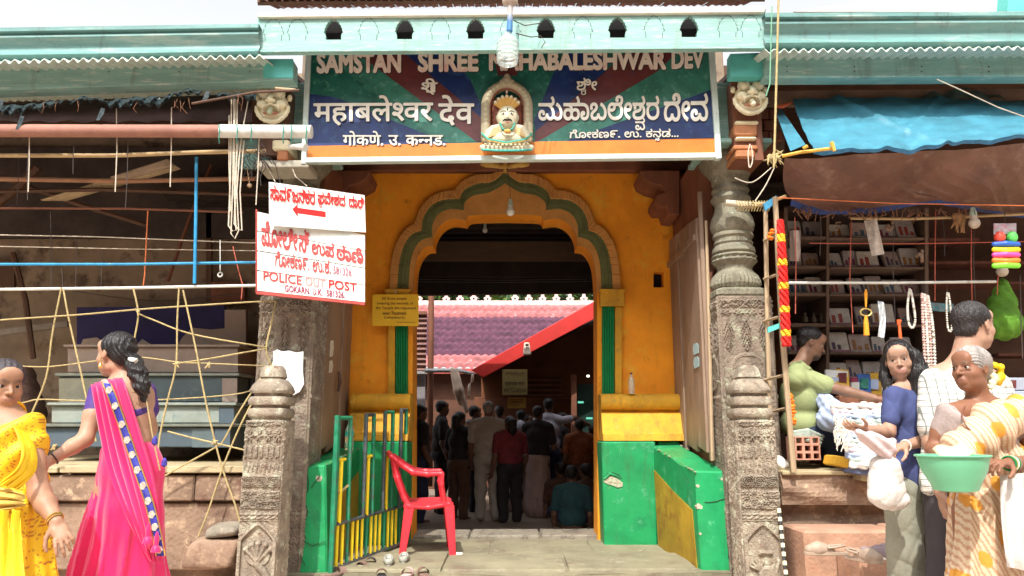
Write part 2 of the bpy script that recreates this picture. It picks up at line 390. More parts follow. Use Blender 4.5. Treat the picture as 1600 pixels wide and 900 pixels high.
# ------------------------------------------------------------------ volumes blended smoothly (for bodies, cloth, stone reliefs)
import openvdb
class SDF:
    def __init__(s, k=.02): s.p = []; s.k = k
    def cap(s, a, b, ra, rb=None, c=(1, 1, 1), k=None, op=1):
        s.p.append(('c', np.array(a, float), np.array(b, float), float(ra), float(rb if rb is not None else ra), c, s.k if k is None else k, op)); return s
    def ell(s, c0, r, rot=None, c=(1, 1, 1), k=None, op=1):
        s.p.append(('e', np.array(c0, float), np.array(r, float), np.array(rot if rot is not None else np.eye(3), float), None, c, s.k if k is None else k, op)); return s
    def chain(s, pts, rs, c=(1, 1, 1), k=None, op=1):
        for i in range(len(pts) - 1): s.cap(pts[i], pts[i + 1], rs[i], rs[i + 1], c, k, op)
        return s
    def bounds(s, q):
        if q[0] == 'c': return np.minimum(q[1] - q[3], q[2] - q[4]), np.maximum(q[1] + q[3], q[2] + q[4])
        r = np.abs(q[3]) @ np.abs(q[2]); return q[1] - r, q[1] + r
    def dist(s, q, X, Y, Z):
        if q[0] == 'c':
            a, b, ra, rb = q[1:5]; ba = b - a; l2 = max(ba @ ba, 1e-9)
            t = np.clip(((X - a[0]) * ba[0] + (Y - a[1]) * ba[1] + (Z - a[2]) * ba[2]) / l2, 0, 1)
            return np.sqrt((X - a[0] - ba[0] * t) ** 2 + (Y - a[1] - ba[1] * t) ** 2 + (Z - a[2] - ba[2] * t) ** 2) - (ra + (rb - ra) * t)
        c, r, m = q[1:4]
        x, y, z = X - c[0], Y - c[1], Z - c[2]
        u = (m[0, 0] * x + m[1, 0] * y + m[2, 0] * z) / r[0]; v = (m[0, 1] * x + m[1, 1] * y + m[2, 1] * z) / r[1]; w_ = (m[0, 2] * x + m[1, 2] * y + m[2, 2] * z) / r[2]
        k0 = np.sqrt(u * u + v * v + w_ * w_); k1 = np.sqrt((u / r[0]) ** 2 + (v / r[1]) ** 2 + (w_ / r[2]) ** 2) + 1e-9
        return k0 * (k0 - 1) / k1
    def mesh(s, name, h, mats, loc=(0, 0, 0), disp=None, pad=.03, color=True, colfn=None, sig=.004, cutbox=None, smooth=True):
        los, his = zip(*[s.bounds(q) for q in s.p if q[7] > 0])
        lo = np.min(los, 0) - pad; hi = np.max(his, 0) + pad
        if cutbox is not None: lo = np.maximum(lo, cutbox[0]); hi = np.minimum(hi, cutbox[1])
        n = np.ceil((hi - lo) / h).astype(int) + 1
        D = np.full(n, .06, np.float32)
        ax = [lo[i] + h * np.arange(n[i]) for i in range(3)]
        for q in s.p:
            a, b = s.bounds(q); mg = max(q[6], 3 * h) + .02
            i0 = np.maximum(np.floor((a - mg - lo) / h).astype(int), 0); i1 = np.minimum(np.ceil((b + mg - lo) / h).astype(int) + 1, n)
            if np.any(i1 <= i0): continue
            sl = tuple(slice(i0[i], i1[i]) for i in range(3))
            X = ax[0][sl[0]][:, None, None]; Y = ax[1][sl[1]][None, :, None]; Z = ax[2][sl[2]][None, None, :]
            d = s.dist(q, X, Y, Z).astype(np.float32); k = max(q[6], 1e-5); E_ = D[sl]
            if q[7] > 0:
                hh = np.clip(.5 + .5 * (E_ - d) / k, 0, 1); D[sl] = E_ * (1 - hh) + d * hh - k * hh * (1 - hh)
            else:
                hh = np.clip(.5 - .5 * (E_ + d) / k, 0, 1); D[sl] = E_ * (1 - hh) - d * hh + k * hh * (1 - hh)
        if disp is not None:
            D = D + disp(ax[0][:, None, None], ax[1][None, :, None], ax[2][None, None, :]).astype(np.float32)
        # close the border of the box so every volume stays shut
        for i in range(3):
            for e in (0, -1):
                sl = [slice(None)] * 3; sl[i] = e; D[tuple(sl)] = np.maximum(D[tuple(sl)], h * .5)
        g = openvdb.FloatGrid(background=.06); g.copyFromArray(np.ascontiguousarray(D))
        pts, quads = g.convertToQuads(isovalue=0.0)
        if len(pts) == 0: raise RuntimeError('empty volume ' + name)
        pts = pts.astype(float) * h + lo
        if s is not None:
            v = pts[quads]; nrm = np.cross(v[:, 2] - v[:, 0], v[:, 3] - v[:, 1])
            vol = (nrm * (v.mean(1) - pts.mean(0))).sum()
            if vol < 0: quads = quads[:, ::-1]
        me = bpy.data.meshes.new(name)
        me.from_pydata((pts - np.array(loc)).tolist(), [], quads.tolist())
        for m in (mats if isinstance(mats, (list, tuple)) else [mats]): me.materials.append(m)
        if smooth: me.polygons.foreach_set('use_smooth', np.ones(len(me.polygons), bool))
        if color:
            ds = []; cs = []
            for q in s.p:
                if q[5] is None: continue
                dd = s.dist(q, pts[:, 0], pts[:, 1], pts[:, 2])
                if q[7] < 0: dd = np.abs(dd) + .002
                ds.append(dd); cs.append(q[5][:3])
            ds = np.array(ds); cs = np.array(cs); wt = np.exp(-np.clip((ds - ds.min(0)) / sig, 0, 30))
            c = (wt[:, :, None] * cs[:, None, :]).sum(0) / wt.sum(0)[:, None]
            if colfn is not None: c = colfn(pts, c)
            at = me.color_attributes.new('Col', 'FLOAT_COLOR', 'POINT')
            at.data.foreach_set('color', np.concatenate([c, np.ones((len(c), 1))], 1).astype(np.float32).ravel())
        return me
    def build(s, name, h, mats, parent=None, label=None, loc=None, **k):
        L = root_loc(parent) if parent is not None else Vector(loc or (0, 0, 0))
        me = s.mesh(name, h, mats, L, **k); o = bpy.data.objects.new(name, me); COL.objects.link(o)
        if parent is not None: o.parent = parent
        else: o.location = L
        if label: o['label'] = label
        return o
# =================================================================== GROUND
YF = 7.65       # gateway wall
mb = MB(); mb.box(-60, 60, -40, 80, -.16, -.125); struct('ground', mb, M('red_earth_ground', (.30, .19, .13), .95, .2, .6, .4, 20))
mb = MB()
mb.grid(lambda u, v: Vector((-14 + 28 * u, -10 + 16.02 * v, -.004 + .006 * math.sin(u * 37) * math.sin(v * 29) - .10 * max(0, .6 - v))), 60, 40)
mb.box(-14, 14, -10, 6.0, -.124, -.07)
struct('street', mb, CONCRETE)
mb = MB(); NX = 26
def porchf(u, v):
    x = -1.75 + 3.5 * u; y = 6.02 + .06 * math.sin(u * 9) + (8.25 - 6.02) * v
    return Vector((x, y, .022 + .035 * v + .004 * math.sin(x * 7) * math.sin(y * 5)))
mb.grid(porchf, NX, 18)
mb.grid(lambda u, v: Vector((-1.75 + 3.5 * u, 6.02 + .06 * math.sin(u * 9), -.05 + .072 * v)), NX, 1)
struct('porch_floor', mb, PORCH, merge=.001)
fl = bpy.data.objects['porch_floor']
# separate flagstones in the doorway strip
fm = MB()
xs = [-1.05, -.42, .28, .93]
for i in range(3):
    m_ = MB(); m_.box(xs[i] + .008, xs[i + 1] - .008, 7.72, 8.22, .03, .082 + .004 * i)
    m_.build('threshold_stone', M('threshold_stone', (.25, .22, .17), .8, .2, 5, .6, 40, ((.13, .1, .08), .36, 12)), fl, bevel=.012)
xs = [(-1.45, -.55, 6.12, 6.85), (-.53, .42, 6.10, 6.72), (.44, 1.44, 6.14, 6.8), (-1.42, -.2, 6.88, 7.66), (-.18, .7, 6.75, 7.62), (.72, 1.36, 6.83, 7.60)]
for a, b, c, d in xs:
    m_ = MB(); m_.hexa([(a, c, .0), (b, c, .0), (b, c + .01, .041), (a, c + .01, .041)], [(a, d, .0), (b, d, .0), (b, d, .062), (a, d, .062)])
    m_.build('paving_slab', PORCH, fl, bevel=.006)
mb = MB(); mb.box(-6, 6, 8.3, 30, -.12, -.10); struct('inner_court_floor', mb, INFLOOR)
mb = MB()
fx = []
for i in range(13):
    for j in range(8):
        pass

ob = MB(); ob.box(-22, 22, -12, -6.5, -.12, 8.6)  # unseen building added behind the camera to cut the sky's fill light
for i in range(-9, 10): ob.box(i * 2.2 - .5, i * 2.2 + .5, -6.56, -6.49, .9, 2.2); ob.box(i * 2.2 - .5, i * 2.2 + .5, -6.56, -6.49, 3.2, 4.5)
ob.box(-22, 22, -6.5, -5.7, 2.75, 2.85); struct('fill_blocking_building', ob, M('beige_render', (.40, .32, .25), .9, .15, 2))
# =================================================================== ORANGE GATEWAY WALL WITH LOBED ARCH
gw = thing('gateway_wall', 'orange plastered gateway wall with a large lobed arch and open doorway', 'wall', (0, YF, 0))
CXP = 789
def lobes(Ls, n=7):
    out = []
    for L_ in Ls: out += [tuple(q) for q in cat_rom(L_, 3)][:-1]
    out.append(tuple(Ls[-1][-1])); return out
OUTL = lobes([[(607, 456), (610, 413), (618, 380), (633, 357), (647, 348.6)], [(647, 348.6), (656.6, 323.7), (675, 305), (693, 298), (710, 296)], [(710, 296), (722, 282), (744, 272), (770, 270), (789, 257)]])
GOUT = lobes([[(620, 456), (623, 413), (631, 382), (644, 365), (658, 360)], [(658, 360), (661, 340), (672, 322), (691, 311.5), (718, 310)], [(718, 310), (725, 296), (745, 286), (769, 283), (789, 267)]])
GINN = lobes([[(638, 456), (640, 416), (646, 391), (658, 375), (675, 370)], [(675, 370), (675.5, 351), (685, 334), (703, 326), (724.7, 328)], [(724.7, 328), (726, 316), (740, 305), (765, 300), (789, 286)]])
OPEN = lobes([[(645, 456), (648, 416), (655, 396), (665, 385), (676, 383.5)], [(676, 383.5), (678, 367), (689, 350), (706.5, 341), (728, 343.6)], [(728, 343.6), (732, 337), (745, 335), (765, 334.5), (789, 334)]])
mir = lambda L_: L_ + [(2 * CXP - x, y) for x, y in L_[::-1][1:]]
OUTL, GOUT, GINN, OPEN = map(mir, (OUTL, GOUT, GINN, OPEN))
yb = 860
WY = YF
outer = [(470, yb), (470, 225), (1130, 225), (1130, yb), (934, yb)] + OPEN[::-1] + [(644, yb)]
mb = MB(); mb.prism(outer, [[(1021, 425), (1037, 425), (1037, 449), (1021, 449)]], lambda x, y: P(x, y, WY), (0, .36, 0))
mb.build('wall', ORANGE, gw)
mb = MB(); mb.strip([P(x, y, WY - .07) for x, y in OUTL], [P(x, y, WY - .07) for x, y in GOUT], (0, .068, 0)); mb.build('outer_moulding', MOULD, gw, bevel=.008)
mid = [((a[0] * 2 + b[0]) / 3, (a[1] * 2 + b[1]) / 3) for a, b in zip(GOUT, GINN)]; mid2 = [((a[0] + b[0] * 2) / 3, (a[1] + b[1] * 2) / 3) for a, b in zip(GOUT, GINN)]
mb = MB()
for A, B, d in ((GOUT, mid, .045), (mid, mid2, .055), (mid2, GINN, .045)): mb.strip([P(x, y, WY - d) for x, y in A], [P(x, y, WY - d) for x, y in B], (0, d - .003, 0))
mb.build('green_band', ARCHGREEN, gw, bevel=.004)
mb = MB(); mb.strip([P(x, y, WY - .03) for x, y in GINN], [P(x, y, WY - .03) for x, y in OPEN], (0, .028, 0)); mb.build('inner_moulding', MOULD, gw, bevel=.005)
mb = MB(); mb.pbox(1021.5, 425.5, 1036.5, 448.5, WY + .12, .02); mb.build('niche', DARK, gw)  # near-black back panel; the shade inside is put into its colour
# golden leaf boss on top of the arch
s = SDF(.02)
for sx in (-1, 1):
    a = P(789 + sx * 6, 262, WY - .1); b = P(789 + sx * 26, 256, WY - .1); c = P(789 + sx * 48, 262, WY - .08)
    s.chain([a, b, c], [.03, .05, .015])
s.cap(P(789, 250, WY - .1), P(789, 268, WY - .1), .035, .02)
s.build('golden_boss', .008, M('gilded_leaf', (.60, .36, .08), .45, .2, 20, .2), gw, color=False)
for sx in (-1, 1):
    fx_ = lambda x: CXP + sx * (CXP - x)
    X = lambda a, b: (min(fx_(a), fx_(b)), max(fx_(a), fx_(b)))
    a, b = X(602, 640); mb = MB(); mb.pbox(a, 453, b, 478, WY - .10, .098); mb.pbox(a - 1.5, 451, b + 1.5, 456, WY - .115, .113); mb.build('capital_block', YELLOW, gw, bevel=.006)
    a, b = X(606, 617); mb = MB(); mb.pbox(a, 479, b, 616, WY - .06, .058); mb.build('pilaster_strip', YELLOW, gw, bevel=.004)
    a, b = X(618, 637)
    mb = MB(); n = 5
    for i in range(n):
        x0 = a + (b - a) * i / n; x1 = a + (b - a) * (i + 1) / n
        q0 = P(x0, 616, WY - .045); q1 = P(x1, 616, WY - .045); t0 = P(x0, 479, WY - .045); t1 = P(x1, 479, WY - .045)
        vs = []
        for k in range(7):
            f_ = k / 6; d = -.018 * math.sin(math.pi * f_); vs += [q0.lerp(q1, f_) + Vector((0, d, 0)), t0.lerp(t1, f_) + Vector((0, d, 0))]
        mb.add(vs, [(2 * k, 2 * k + 2, 2 * k + 3, 2 * k + 1) for k in range(6)])
    mb.pbox(a, 479, b, 616, WY - .044, .04)
    mb.build('fluted_panel', GREEN2, gw, smooth=True)
    # base: rolled shelf, sloped skirt, yellow band, green pedestal standing forward
    a, b = (538, 640) if sx < 0 else (937, 1062)
    inn = (P(640, 650, 7.35).x, P(545, 650, 7.3).x) if sx < 0 else (P(940, 650, 7.35).x, P(1066, 650, 7.3).x)
    x0, x1 = sorted(inn)
    zf = lambda py, Y: P(800, py, Y).z
    zt = zf(615, 7.38); zr = zf(640, 7.35); zs = zf(678, 7.26); zb = zf(689, 7.22)
    prof = [(.30, zt), (.06, zt)] + [(.02 + .06 * math.cos(q), (zt + zr) / 2 + (zt - zr) / 2 * math.sin(q)) for q in np.linspace(math.pi * .5, -math.pi * .5, 9)[1:-1]]
    prof = [(7.66, zt), (7.42, zt)] + [(7.42 - .07 * math.sin(q), (zt + zr) / 2 + (zt - zr) / 2 * math.cos(q)) for q in np.linspace(0, math.pi, 10)[1:]] + [(7.44, zr - .004), (7.44, zr - .02), (7.36, zr - .04), (7.30, zs + .02), (7.29, zs), (7.26, zs - .004), (7.25, zb + .002), (7.66, zb + .002)]
    m_ = MB(); m_.sweep([(p[0], p[1]) for p in prof], (x0, 0, 0), (x1, 0, 0), 3)
    for xx in (x0, x1):
        n0 = len(m_.v); m_.v += [(xx, p[0], p[1]) for p in prof]; m_.f.append(tuple(range(n0, n0 + len(prof))))
    m_.build('base_moulding', YELLOW, gw, smooth=True)
    ze = .045
    # pedestal with a battered foot
    if sx > 0:
        A = [P(944, 838, 7.32), P(1027, 838, 7.32), P(1024, 690, 7.24), P(940, 690, 7.24)]
        m_ = MB(); m_.hexa(A, [Vector((p.x, 7.645, p.z)) for p in A])
        A2 = [P(1028, 838, 7.38), P(1075, 838, 7.38), P(1062, 690, 7.3), P(1028, 690, 7.3)]; m_.hexa(A2, [Vector((p.x, 7.645, p.z)) for p in A2])
    else:
        A = [P(540, 838, 7.32), P(636, 838, 7.32), P(636, 690, 7.24), P(540, 690, 7.24)]
        m_ = MB(); m_.hexa(A, [Vector((p.x, 7.645, p.z)) for p in A])
    m_.v = [(v[0], v[1], -.02 if v[2] < .2 else v[2]) for v in m_.v]
    m_.build('pedestal', GREEN, gw, bevel=.012)
    if sx > 0:
        # broken plaster patch near the inner edge: a lip, a dark patch painted as the hollow's shade, a pale scar
        c0 = P(958, 748, 7.268); ry = lambda a, b: c0 + Vector((a, -.004, b))
        m_ = MB(); m_.prism([(-.085, .01), (-.06, .04), (-.02, .03), (.01, .012), (.05, -.005), (.09, -.04), (.085, -.07), (.04, -.08), (0, -.062), (-.05, -.05), (-.09, -.03)], [], ry, (0, .03, 0)); m_.build('plaster_scar', M('bare_plaster', (.40, .39, .27), .9, .3, 30, .8, 60), gw)
        m_ = MB(); m_.prism([(-.08, .02), (-.055, .052), (.0, .06), (.06, .04), (.085, .0), (.05, .0), (0, .02), (-.03, .028)], [], lambda a, b: c0 + Vector((a, -.006, b)), (0, .03, 0)); m_.build('hollow_shade_patch', M('painted_hollow_shade', (.02, .12, .05), .9, .3, 20, .6), gw)
        s = SDF(.01); s.chain([c0 + Vector((-.08, -.005, .0)), c0 + Vector((-.03, -.008, .045)), c0 + Vector((.05, -.002, .02))], [.012, .012, .006]); s.build('plaster_lip', .005, GREEN, gw, color=False)

# brown corbels and lintel over the porch
cb = thing('porch_ceiling', 'red brown timber ceiling and lintel over the porch behind the signboard', 'ceiling', (0, 6.8, 3.2))
zc = P(800, 268, YF).z
for i in range(9):
    x = -1.95 + i * .435
    mb = MB(); mb.box(x + .006, x + .429, 6.12, 7.64, zc + .12, zc + .15); mb.build('plank', WOODR, cb)
mb = MB(); mb.box(-2.1, 2.1, 6.12, 7.66, zc + .152, zc + .2); mb.build('leak_stop_deck', WOODD, cb)  # hidden layer added to stop sun leaking between the planks
mb = MB(); mb.pbox(500, 250, 1110, 266, YF - .12, .11); mb.build('lintel', WOODR, cb, bevel=.006)
mb = MB(); mb.pbox(560, 228, 1060, 251, YF - .2, .19); mb.build('upper_beam', WOODR, cb, bevel=.006)
for sx in (-1, 1):
    mb = MB()
    pts = [(1000, 266), (1062, 266), (1062, 336), (1046, 334), (1042, 322), (1030, 322), (1024, 312), (1026, 304), (1040, 300), (1034, 290), (1018, 286), (1004, 278)]
    pts = [(CXP + sx * (x - CXP), y) for x, y in pts]
    mb.prism(pts, [], lambda x, y: P(x, y, YF - .45), (0, .44, 0)); mb.build('corbel', WOODR, cb, bevel=.006)

# =================================================================== PORCH SIDE WALLS (door planks leaning along them)
for sx in (-1, 1):
    sw = thing('porch_side_wall', ('brown side wall of the porch between the arch and the right carved column' if sx > 0 else 'brown side wall of the porch behind the green gate, by the left column'), 'wall', (sx * 1.7, 7, 0))
    mb = MB(); a, b = sorted((sx * 1.68, sx * 1.80)); mb.box(a, b, 6.5, 7.64, -.02, 3.55); mb.build('wall', WOODR, sw)
    # planks of the folded-back door
    npl = 3
    ed = [6.42, 6.80, 7.20, 7.58]
    for i in range(npl):
        ya, yb_ = ed[i] + .006, ed[i + 1] - .006
        zt = lambda y: P(800, 340 + (375 - 340) * (y - 6.42) / 1.16, y).z + .03 * math.sin(i * 3)
        za = P(800, 708, 6.45).z; xo = sx * (1.62 + .012 * (i % 2)); xi = sx * 1.665
        a = [(xo, ya, za), (xi, ya, za), (xi, ya, zt(ya)), (xo, ya, zt(ya))]; b = [(xo, yb_, za + .06), (xi, yb_, za + .06), (xi, yb_, zt(yb_)), (xo, yb_, zt(yb_))]
        mb = MB(); mb.hexa(a, b); mb.build('door_plank', DOORW, sw, bevel=.006)
    mb = MB(); mb.box(*sorted((sx * 1.635, sx * 1.675)), 6.37, 6.41, P(800, 720, 6.4).z, P(800, 300, 6.4).z); mb.build('frame_post', DOORW, sw, bevel=.008)
    mb = MB(); mb.box(*sorted((sx * 1.60, sx * 1.67)), 6.46, 7.62, 2.74, 2.80); mb.build('rail', DOORW, sw, bevel=.006)
    if sx > 0:
        for k, (px, py, c_) in enumerate([(1098, 545, 1), (1100, 566, 1)]):
            Y = 6.62; x_ = 1.612
            mb = MB(); zz = P(1100, py, Y).z
            mb.prism([(Y - .09, zz - .045), (Y + .08, zz - .05), (Y + .10, zz + .01), (Y + .06, zz + .05), (Y - .05, zz + .045), (Y - .10, zz + .02)], [], lambda a, b: Vector((x_, a, b)), (.004, 0, 0))
            mb.build('paper_scrap', M('pale_blue_paper', (.38, .52, .52), .8, .15, 40, .2), sw)
        mb = MB()
        for k, (xa, xb) in enumerate([(1101, 1113)]):
            mb.tube([P(1103, 345, 6.36), P(1108, 500, 6.34), P(1113, 720, 6.33)], [.012, .016, .014], 6)
        mb.build('split_cane', POLEW, sw)
    else:
        for (py, hh) in ((545, .16), (573, .12)):
            Y = 6.75; zz = P(510, py, Y).z
            mb = MB(); mb.prism([(Y - .07, zz - hh / 2), (Y + .03, zz - hh * .4), (Y + .07, zz + .02), (Y + .03, zz + hh / 2), (Y - .06, zz + hh * .4)], [], lambda a, b: Vector((-1.612, a, b)), (-.004, 0, 0))
            mb.build('peeled_poster', M('peeled_poster_paper', (.62, .56, .44), .85, .2, 40, .3), sw)
        mb = MB(); mb.tube([(-1.60, 7.0, P(520, 598, 7).z + .1), (-1.585, 7.0, P(520, 598, 7).z), (-1.6, 7.0, P(520, 598, 7).z - .08)], [.012, .02, .012], 8); mb.build('latch', WOODD, sw)

# =================================================================== GREEN BENCH WALLS
for sx in (-1, 1):
    if sx > 0:
        f = [P(1096, 881, 6.18), P(1142, 878, 6.16), P(1140, 737, 6.22), P(1086, 737, 6.22)]
        b = [P(1027, 840, 7.30), P(1075, 840, 7.30), P(1062, 695, 7.28), P(1019, 697, 7.28)]
    else:
        f = [P(455, 893, 6.1), P(512, 893, 6.1), P(509, 726, 6.18), P(457, 733, 6.16)]
        b = [P(500, 845, 7.3), P(560, 845, 7.30), P(562, 700, 7.28), P(500, 700, 7.28)]
    f[0].z = f[1].z = b[0].z = b[1].z = -.02
    bw = thing('bench_wall', ('green painted low wall with ochre side panel, right of the doorway' if sx > 0 else 'cracked green painted low wall between left carved post and green gate'), 'wall', (f[0] + f[1]) / 2)
    m_ = MB()
    n = 6
    def ring(t):
        r_ = [f[i].lerp(b[i], t) for i in range(4)]
        r_[2] = r_[2] + Vector((0, 0, .006 * math.sin(t * 19))); r_[3] = r_[3] + Vector((0, 0, .008 * math.sin(t * 13 + 1)))
        return r_
    vs = []
    for i in range(n + 1): vs += ring(i / n)
    fs = [(3, 2, 1, 0), (n * 4, n * 4 + 1, n * 4 + 2, n * 4 + 3)] + [(i * 4 + k, i * 4 + (k + 1) % 4, (i + 1) * 4 + (k + 1) % 4, (i + 1) * 4 + k) for i in range(n) for k in range(4)]
    m_.add(vs, fs); m_.build('wall', GREEN, bw, bevel=.014)
    # inner face (towards the doorway): corner 0/3 for right wall, 1/2 for left
    i0, i1 = (0, 3) if sx > 0 else (1, 2)
    def face(u, v): return f[i0].lerp(f[i1], v).lerp(b[i0].lerp(b[i1], v), u)
    nr = Vector((-sx * .006, 0, 0))
    m_ = MB()
    pl = [(.07, .02), (.96, .02), (.97, .78), (.52, .68), (.10, .60)]
    m_.prism(pl, [], lambda u, v: face(u, v) + nr, (sx * .004, 0, 0)); m_.build('ochre_panel', M('ochre_wall_paint', (.42, .26, .02), .6, .25, 3, .35, 14, [((.30, .13, .02), .28, 4)]), bw)
    # chipped plaster top edge
    m_ = MB()
    top = MB()
    for k in range(34):
        t = random.random() ** 1.5; e = random.choice([0, 1]); p = f[3 if e else 2].lerp(b[3 if e else 2], t); r_ = random.uniform(.002, .011)
        top.obox(p + Vector((0, 0, .0)), [(1, random.random() * .5, 0), (0, 1, 0), (0, 0, 1)], r_ * .8, r_ * 1.6, r_ * .4)
    tag(top.build('chips', M('bare_plaster_edge', (.35, .35, .22), .9, .3, 40), bw), kind='stuff')
    # cracks
    ck = []
    if sx < 0:
        ck = [[(478, 735), (482, 760), (474, 782), (480, 800), (472, 826), (478, 842)], [(471, 842), (485, 852), (497, 850), (509, 846)], [(455, 850), (468, 865), (476, 885)], [(486, 762), (493, 752), (500, 744)]]
        Yk = 6.09
    else: ck = [[(1142, 760), (1139, 790), (1141, 830), (1138, 870)], [(1100, 785), (1120, 783), (1139, 776)]]; Yk = 6.15
    m_ = MB()
    for c_ in ck:
        pts = []
        for q in cat_rom(c_, 4): pts.append(P(q[0] + random.uniform(-1, 1), q[1] + random.uniform(-1, 1), Yk + .07 * (880 - q[1]) / 150) + Vector((0, .004, 0)))
        m_.tube(pts, .0035, 4)
    m_.build('crack', M('dark_crack', (.03, .08, .04), .9, .2, 9, 0), bw)
    fr_ = lambda a, b_: f[0].lerp(f[1], a).lerp(f[3].lerp(f[2], a), b_) - Vector((0, .003, 0))
    m_ = MB()
    if sx < 0:
        for (px, py, r_) in ((.80, .88, .03), (.38, .55, .014), (.1, .3, .012)):
            c0 = fr_(px, py); m_.prism([(math.cos(q) * r_ * random.uniform(.6, 1.1), math.sin(q) * r_ * random.uniform(.6, 1.2)) for q in np.linspace(0, 6.28, 9)[:-1]], [], lambda a, b_: c0 + Vector((a, 0, b_)), (0, .06, 0))
    else:
        for (px, py, r_) in ((.06, .66, .028), (.78, .93, .015), (.05, .86, .016), (.04, .4, .012)):
            c0 = fr_(px, py); m_.prism([(math.cos(q) * r_ * random.uniform(.6, 1.1), math.sin(q) * r_ * random.uniform(.6, 1.2)) for q in np.linspace(0, 6.28, 9)[:-1]], [], lambda a, b_: c0 + Vector((a, 0, b_)), (0, .06, 0))
    m_.build('bare_patch', M('bare_patch_plaster', (.50, .45, .33), .9, .3, 40), bw)

# =================================================================== RELIEF PANELS
def relief(W, H, nx, nz, hfun, depth=.02):
    """front face grid at y=0 facing -y, height from hfun(u[0..W], v[0..H]) in metres"""
    u = np.linspace(0, W, nx); v = np.linspace(0, H, nz); U, V = np.meshgrid(u, v, indexing='ij')
    Hh = hfun(U, V); Hh[0, :] = Hh[-1, :] = 0; Hh[:, 0] = Hh[:, -1] = 0
    vs = np.stack([U - W / 2, -Hh, V], -1).reshape(-1, 3)
    idx = np.arange(nx * nz).reshape(nx, nz)
    q = np.stack([idx[:-1, :-1], idx[1:, :-1], idx[1:, 1:], idx[:-1, 1:]], -1).reshape(-1, 4)
    return vs, q
def sstep(a, b, x): t = np.clip((x - a) / (b - a), 0, 1); return t * t * (3 - 2 * t)
def seg_d(U, V, a, b):
    a = np.array(a, float); b = np.array(b, float); ba = b - a; t = np.clip(((U - a[0]) * ba[0] + (V - a[1]) * ba[1]) / max(ba @ ba, 1e-9), 0, 1)
    return np.hypot(U - a[0] - ba[0] * t, V - a[1] - ba[1] * t)
def nz_(U, V, s=1.): return (np.sin(U * 211 * s + 3 * np.sin(V * 97 * s)) * np.sin(V * 187 * s + 2 * np.sin(U * 131 * s))) * .5
def rough(U, V): return .0022 * nz_(U, V) + .0016 * nz_(U + 3.3, V + 1.7, 2.3) + .0025 * nz_(U + 9, V, .35)
def carved_band(U, V, z0, z1, W, kind):
    m = sstep(z0, z0 + .008, V) * (1 - sstep(z1 - .008, z1, V)); v = (V - z0) / (z1 - z0)
    if kind == 'leaf': h = .012 * np.abs(np.sin(U / W * math.pi * 6 + np.sin(v * 6) * 1.5)) * np.abs(np.cos(v * math.pi * 2.5)) + .004
    elif kind == 'bead': h = .012 * np.clip(np.sin(U / W * math.pi * 2 * 9), -.2, 1) * np.sin(np.clip(v, 0, 1) * math.pi)
    elif kind == 'dent': h = .014 * (np.sin(U / W * math.pi * 2 * 7) > -.2) * np.sin(np.clip(v, 0, 1) * math.pi) ** .3
    elif kind == 'scroll': h = .014 * (np.sin(40 * np.hypot((U / W * 3) % 1 - .5, v - .5) + np.arctan2(v - .5, (U / W * 3) % 1 - .5) * 2) > 0)
    elif kind == 'flower':
        x = (U / W * 4) % 1 - .5; y = v - .5; r_ = np.hypot(x, y); h = .014 * (r_ < .30 + .14 * np.cos(6 * np.arctan2(y, x))) - .005 * (r_ < .1)
    elif kind == 'tree':
        x = np.abs((U / W * 3) % 1 - .5); h = .012 * (np.sin((v + x * 1.3) * 34) > -.1) * (x < .30 * np.sin(np.clip(v * 1.1, 0, 1) * math.pi) ** .7) + .01 * (x < .035)
    elif kind == 'plain': h = .012 + 0 * U
    else: h = .010 * (np.sin(U * 160 + 4 * np.sin(V * 90)) * np.sin(V * 150 + 3 * np.sin(U * 70)) > -.1)
    return m * h

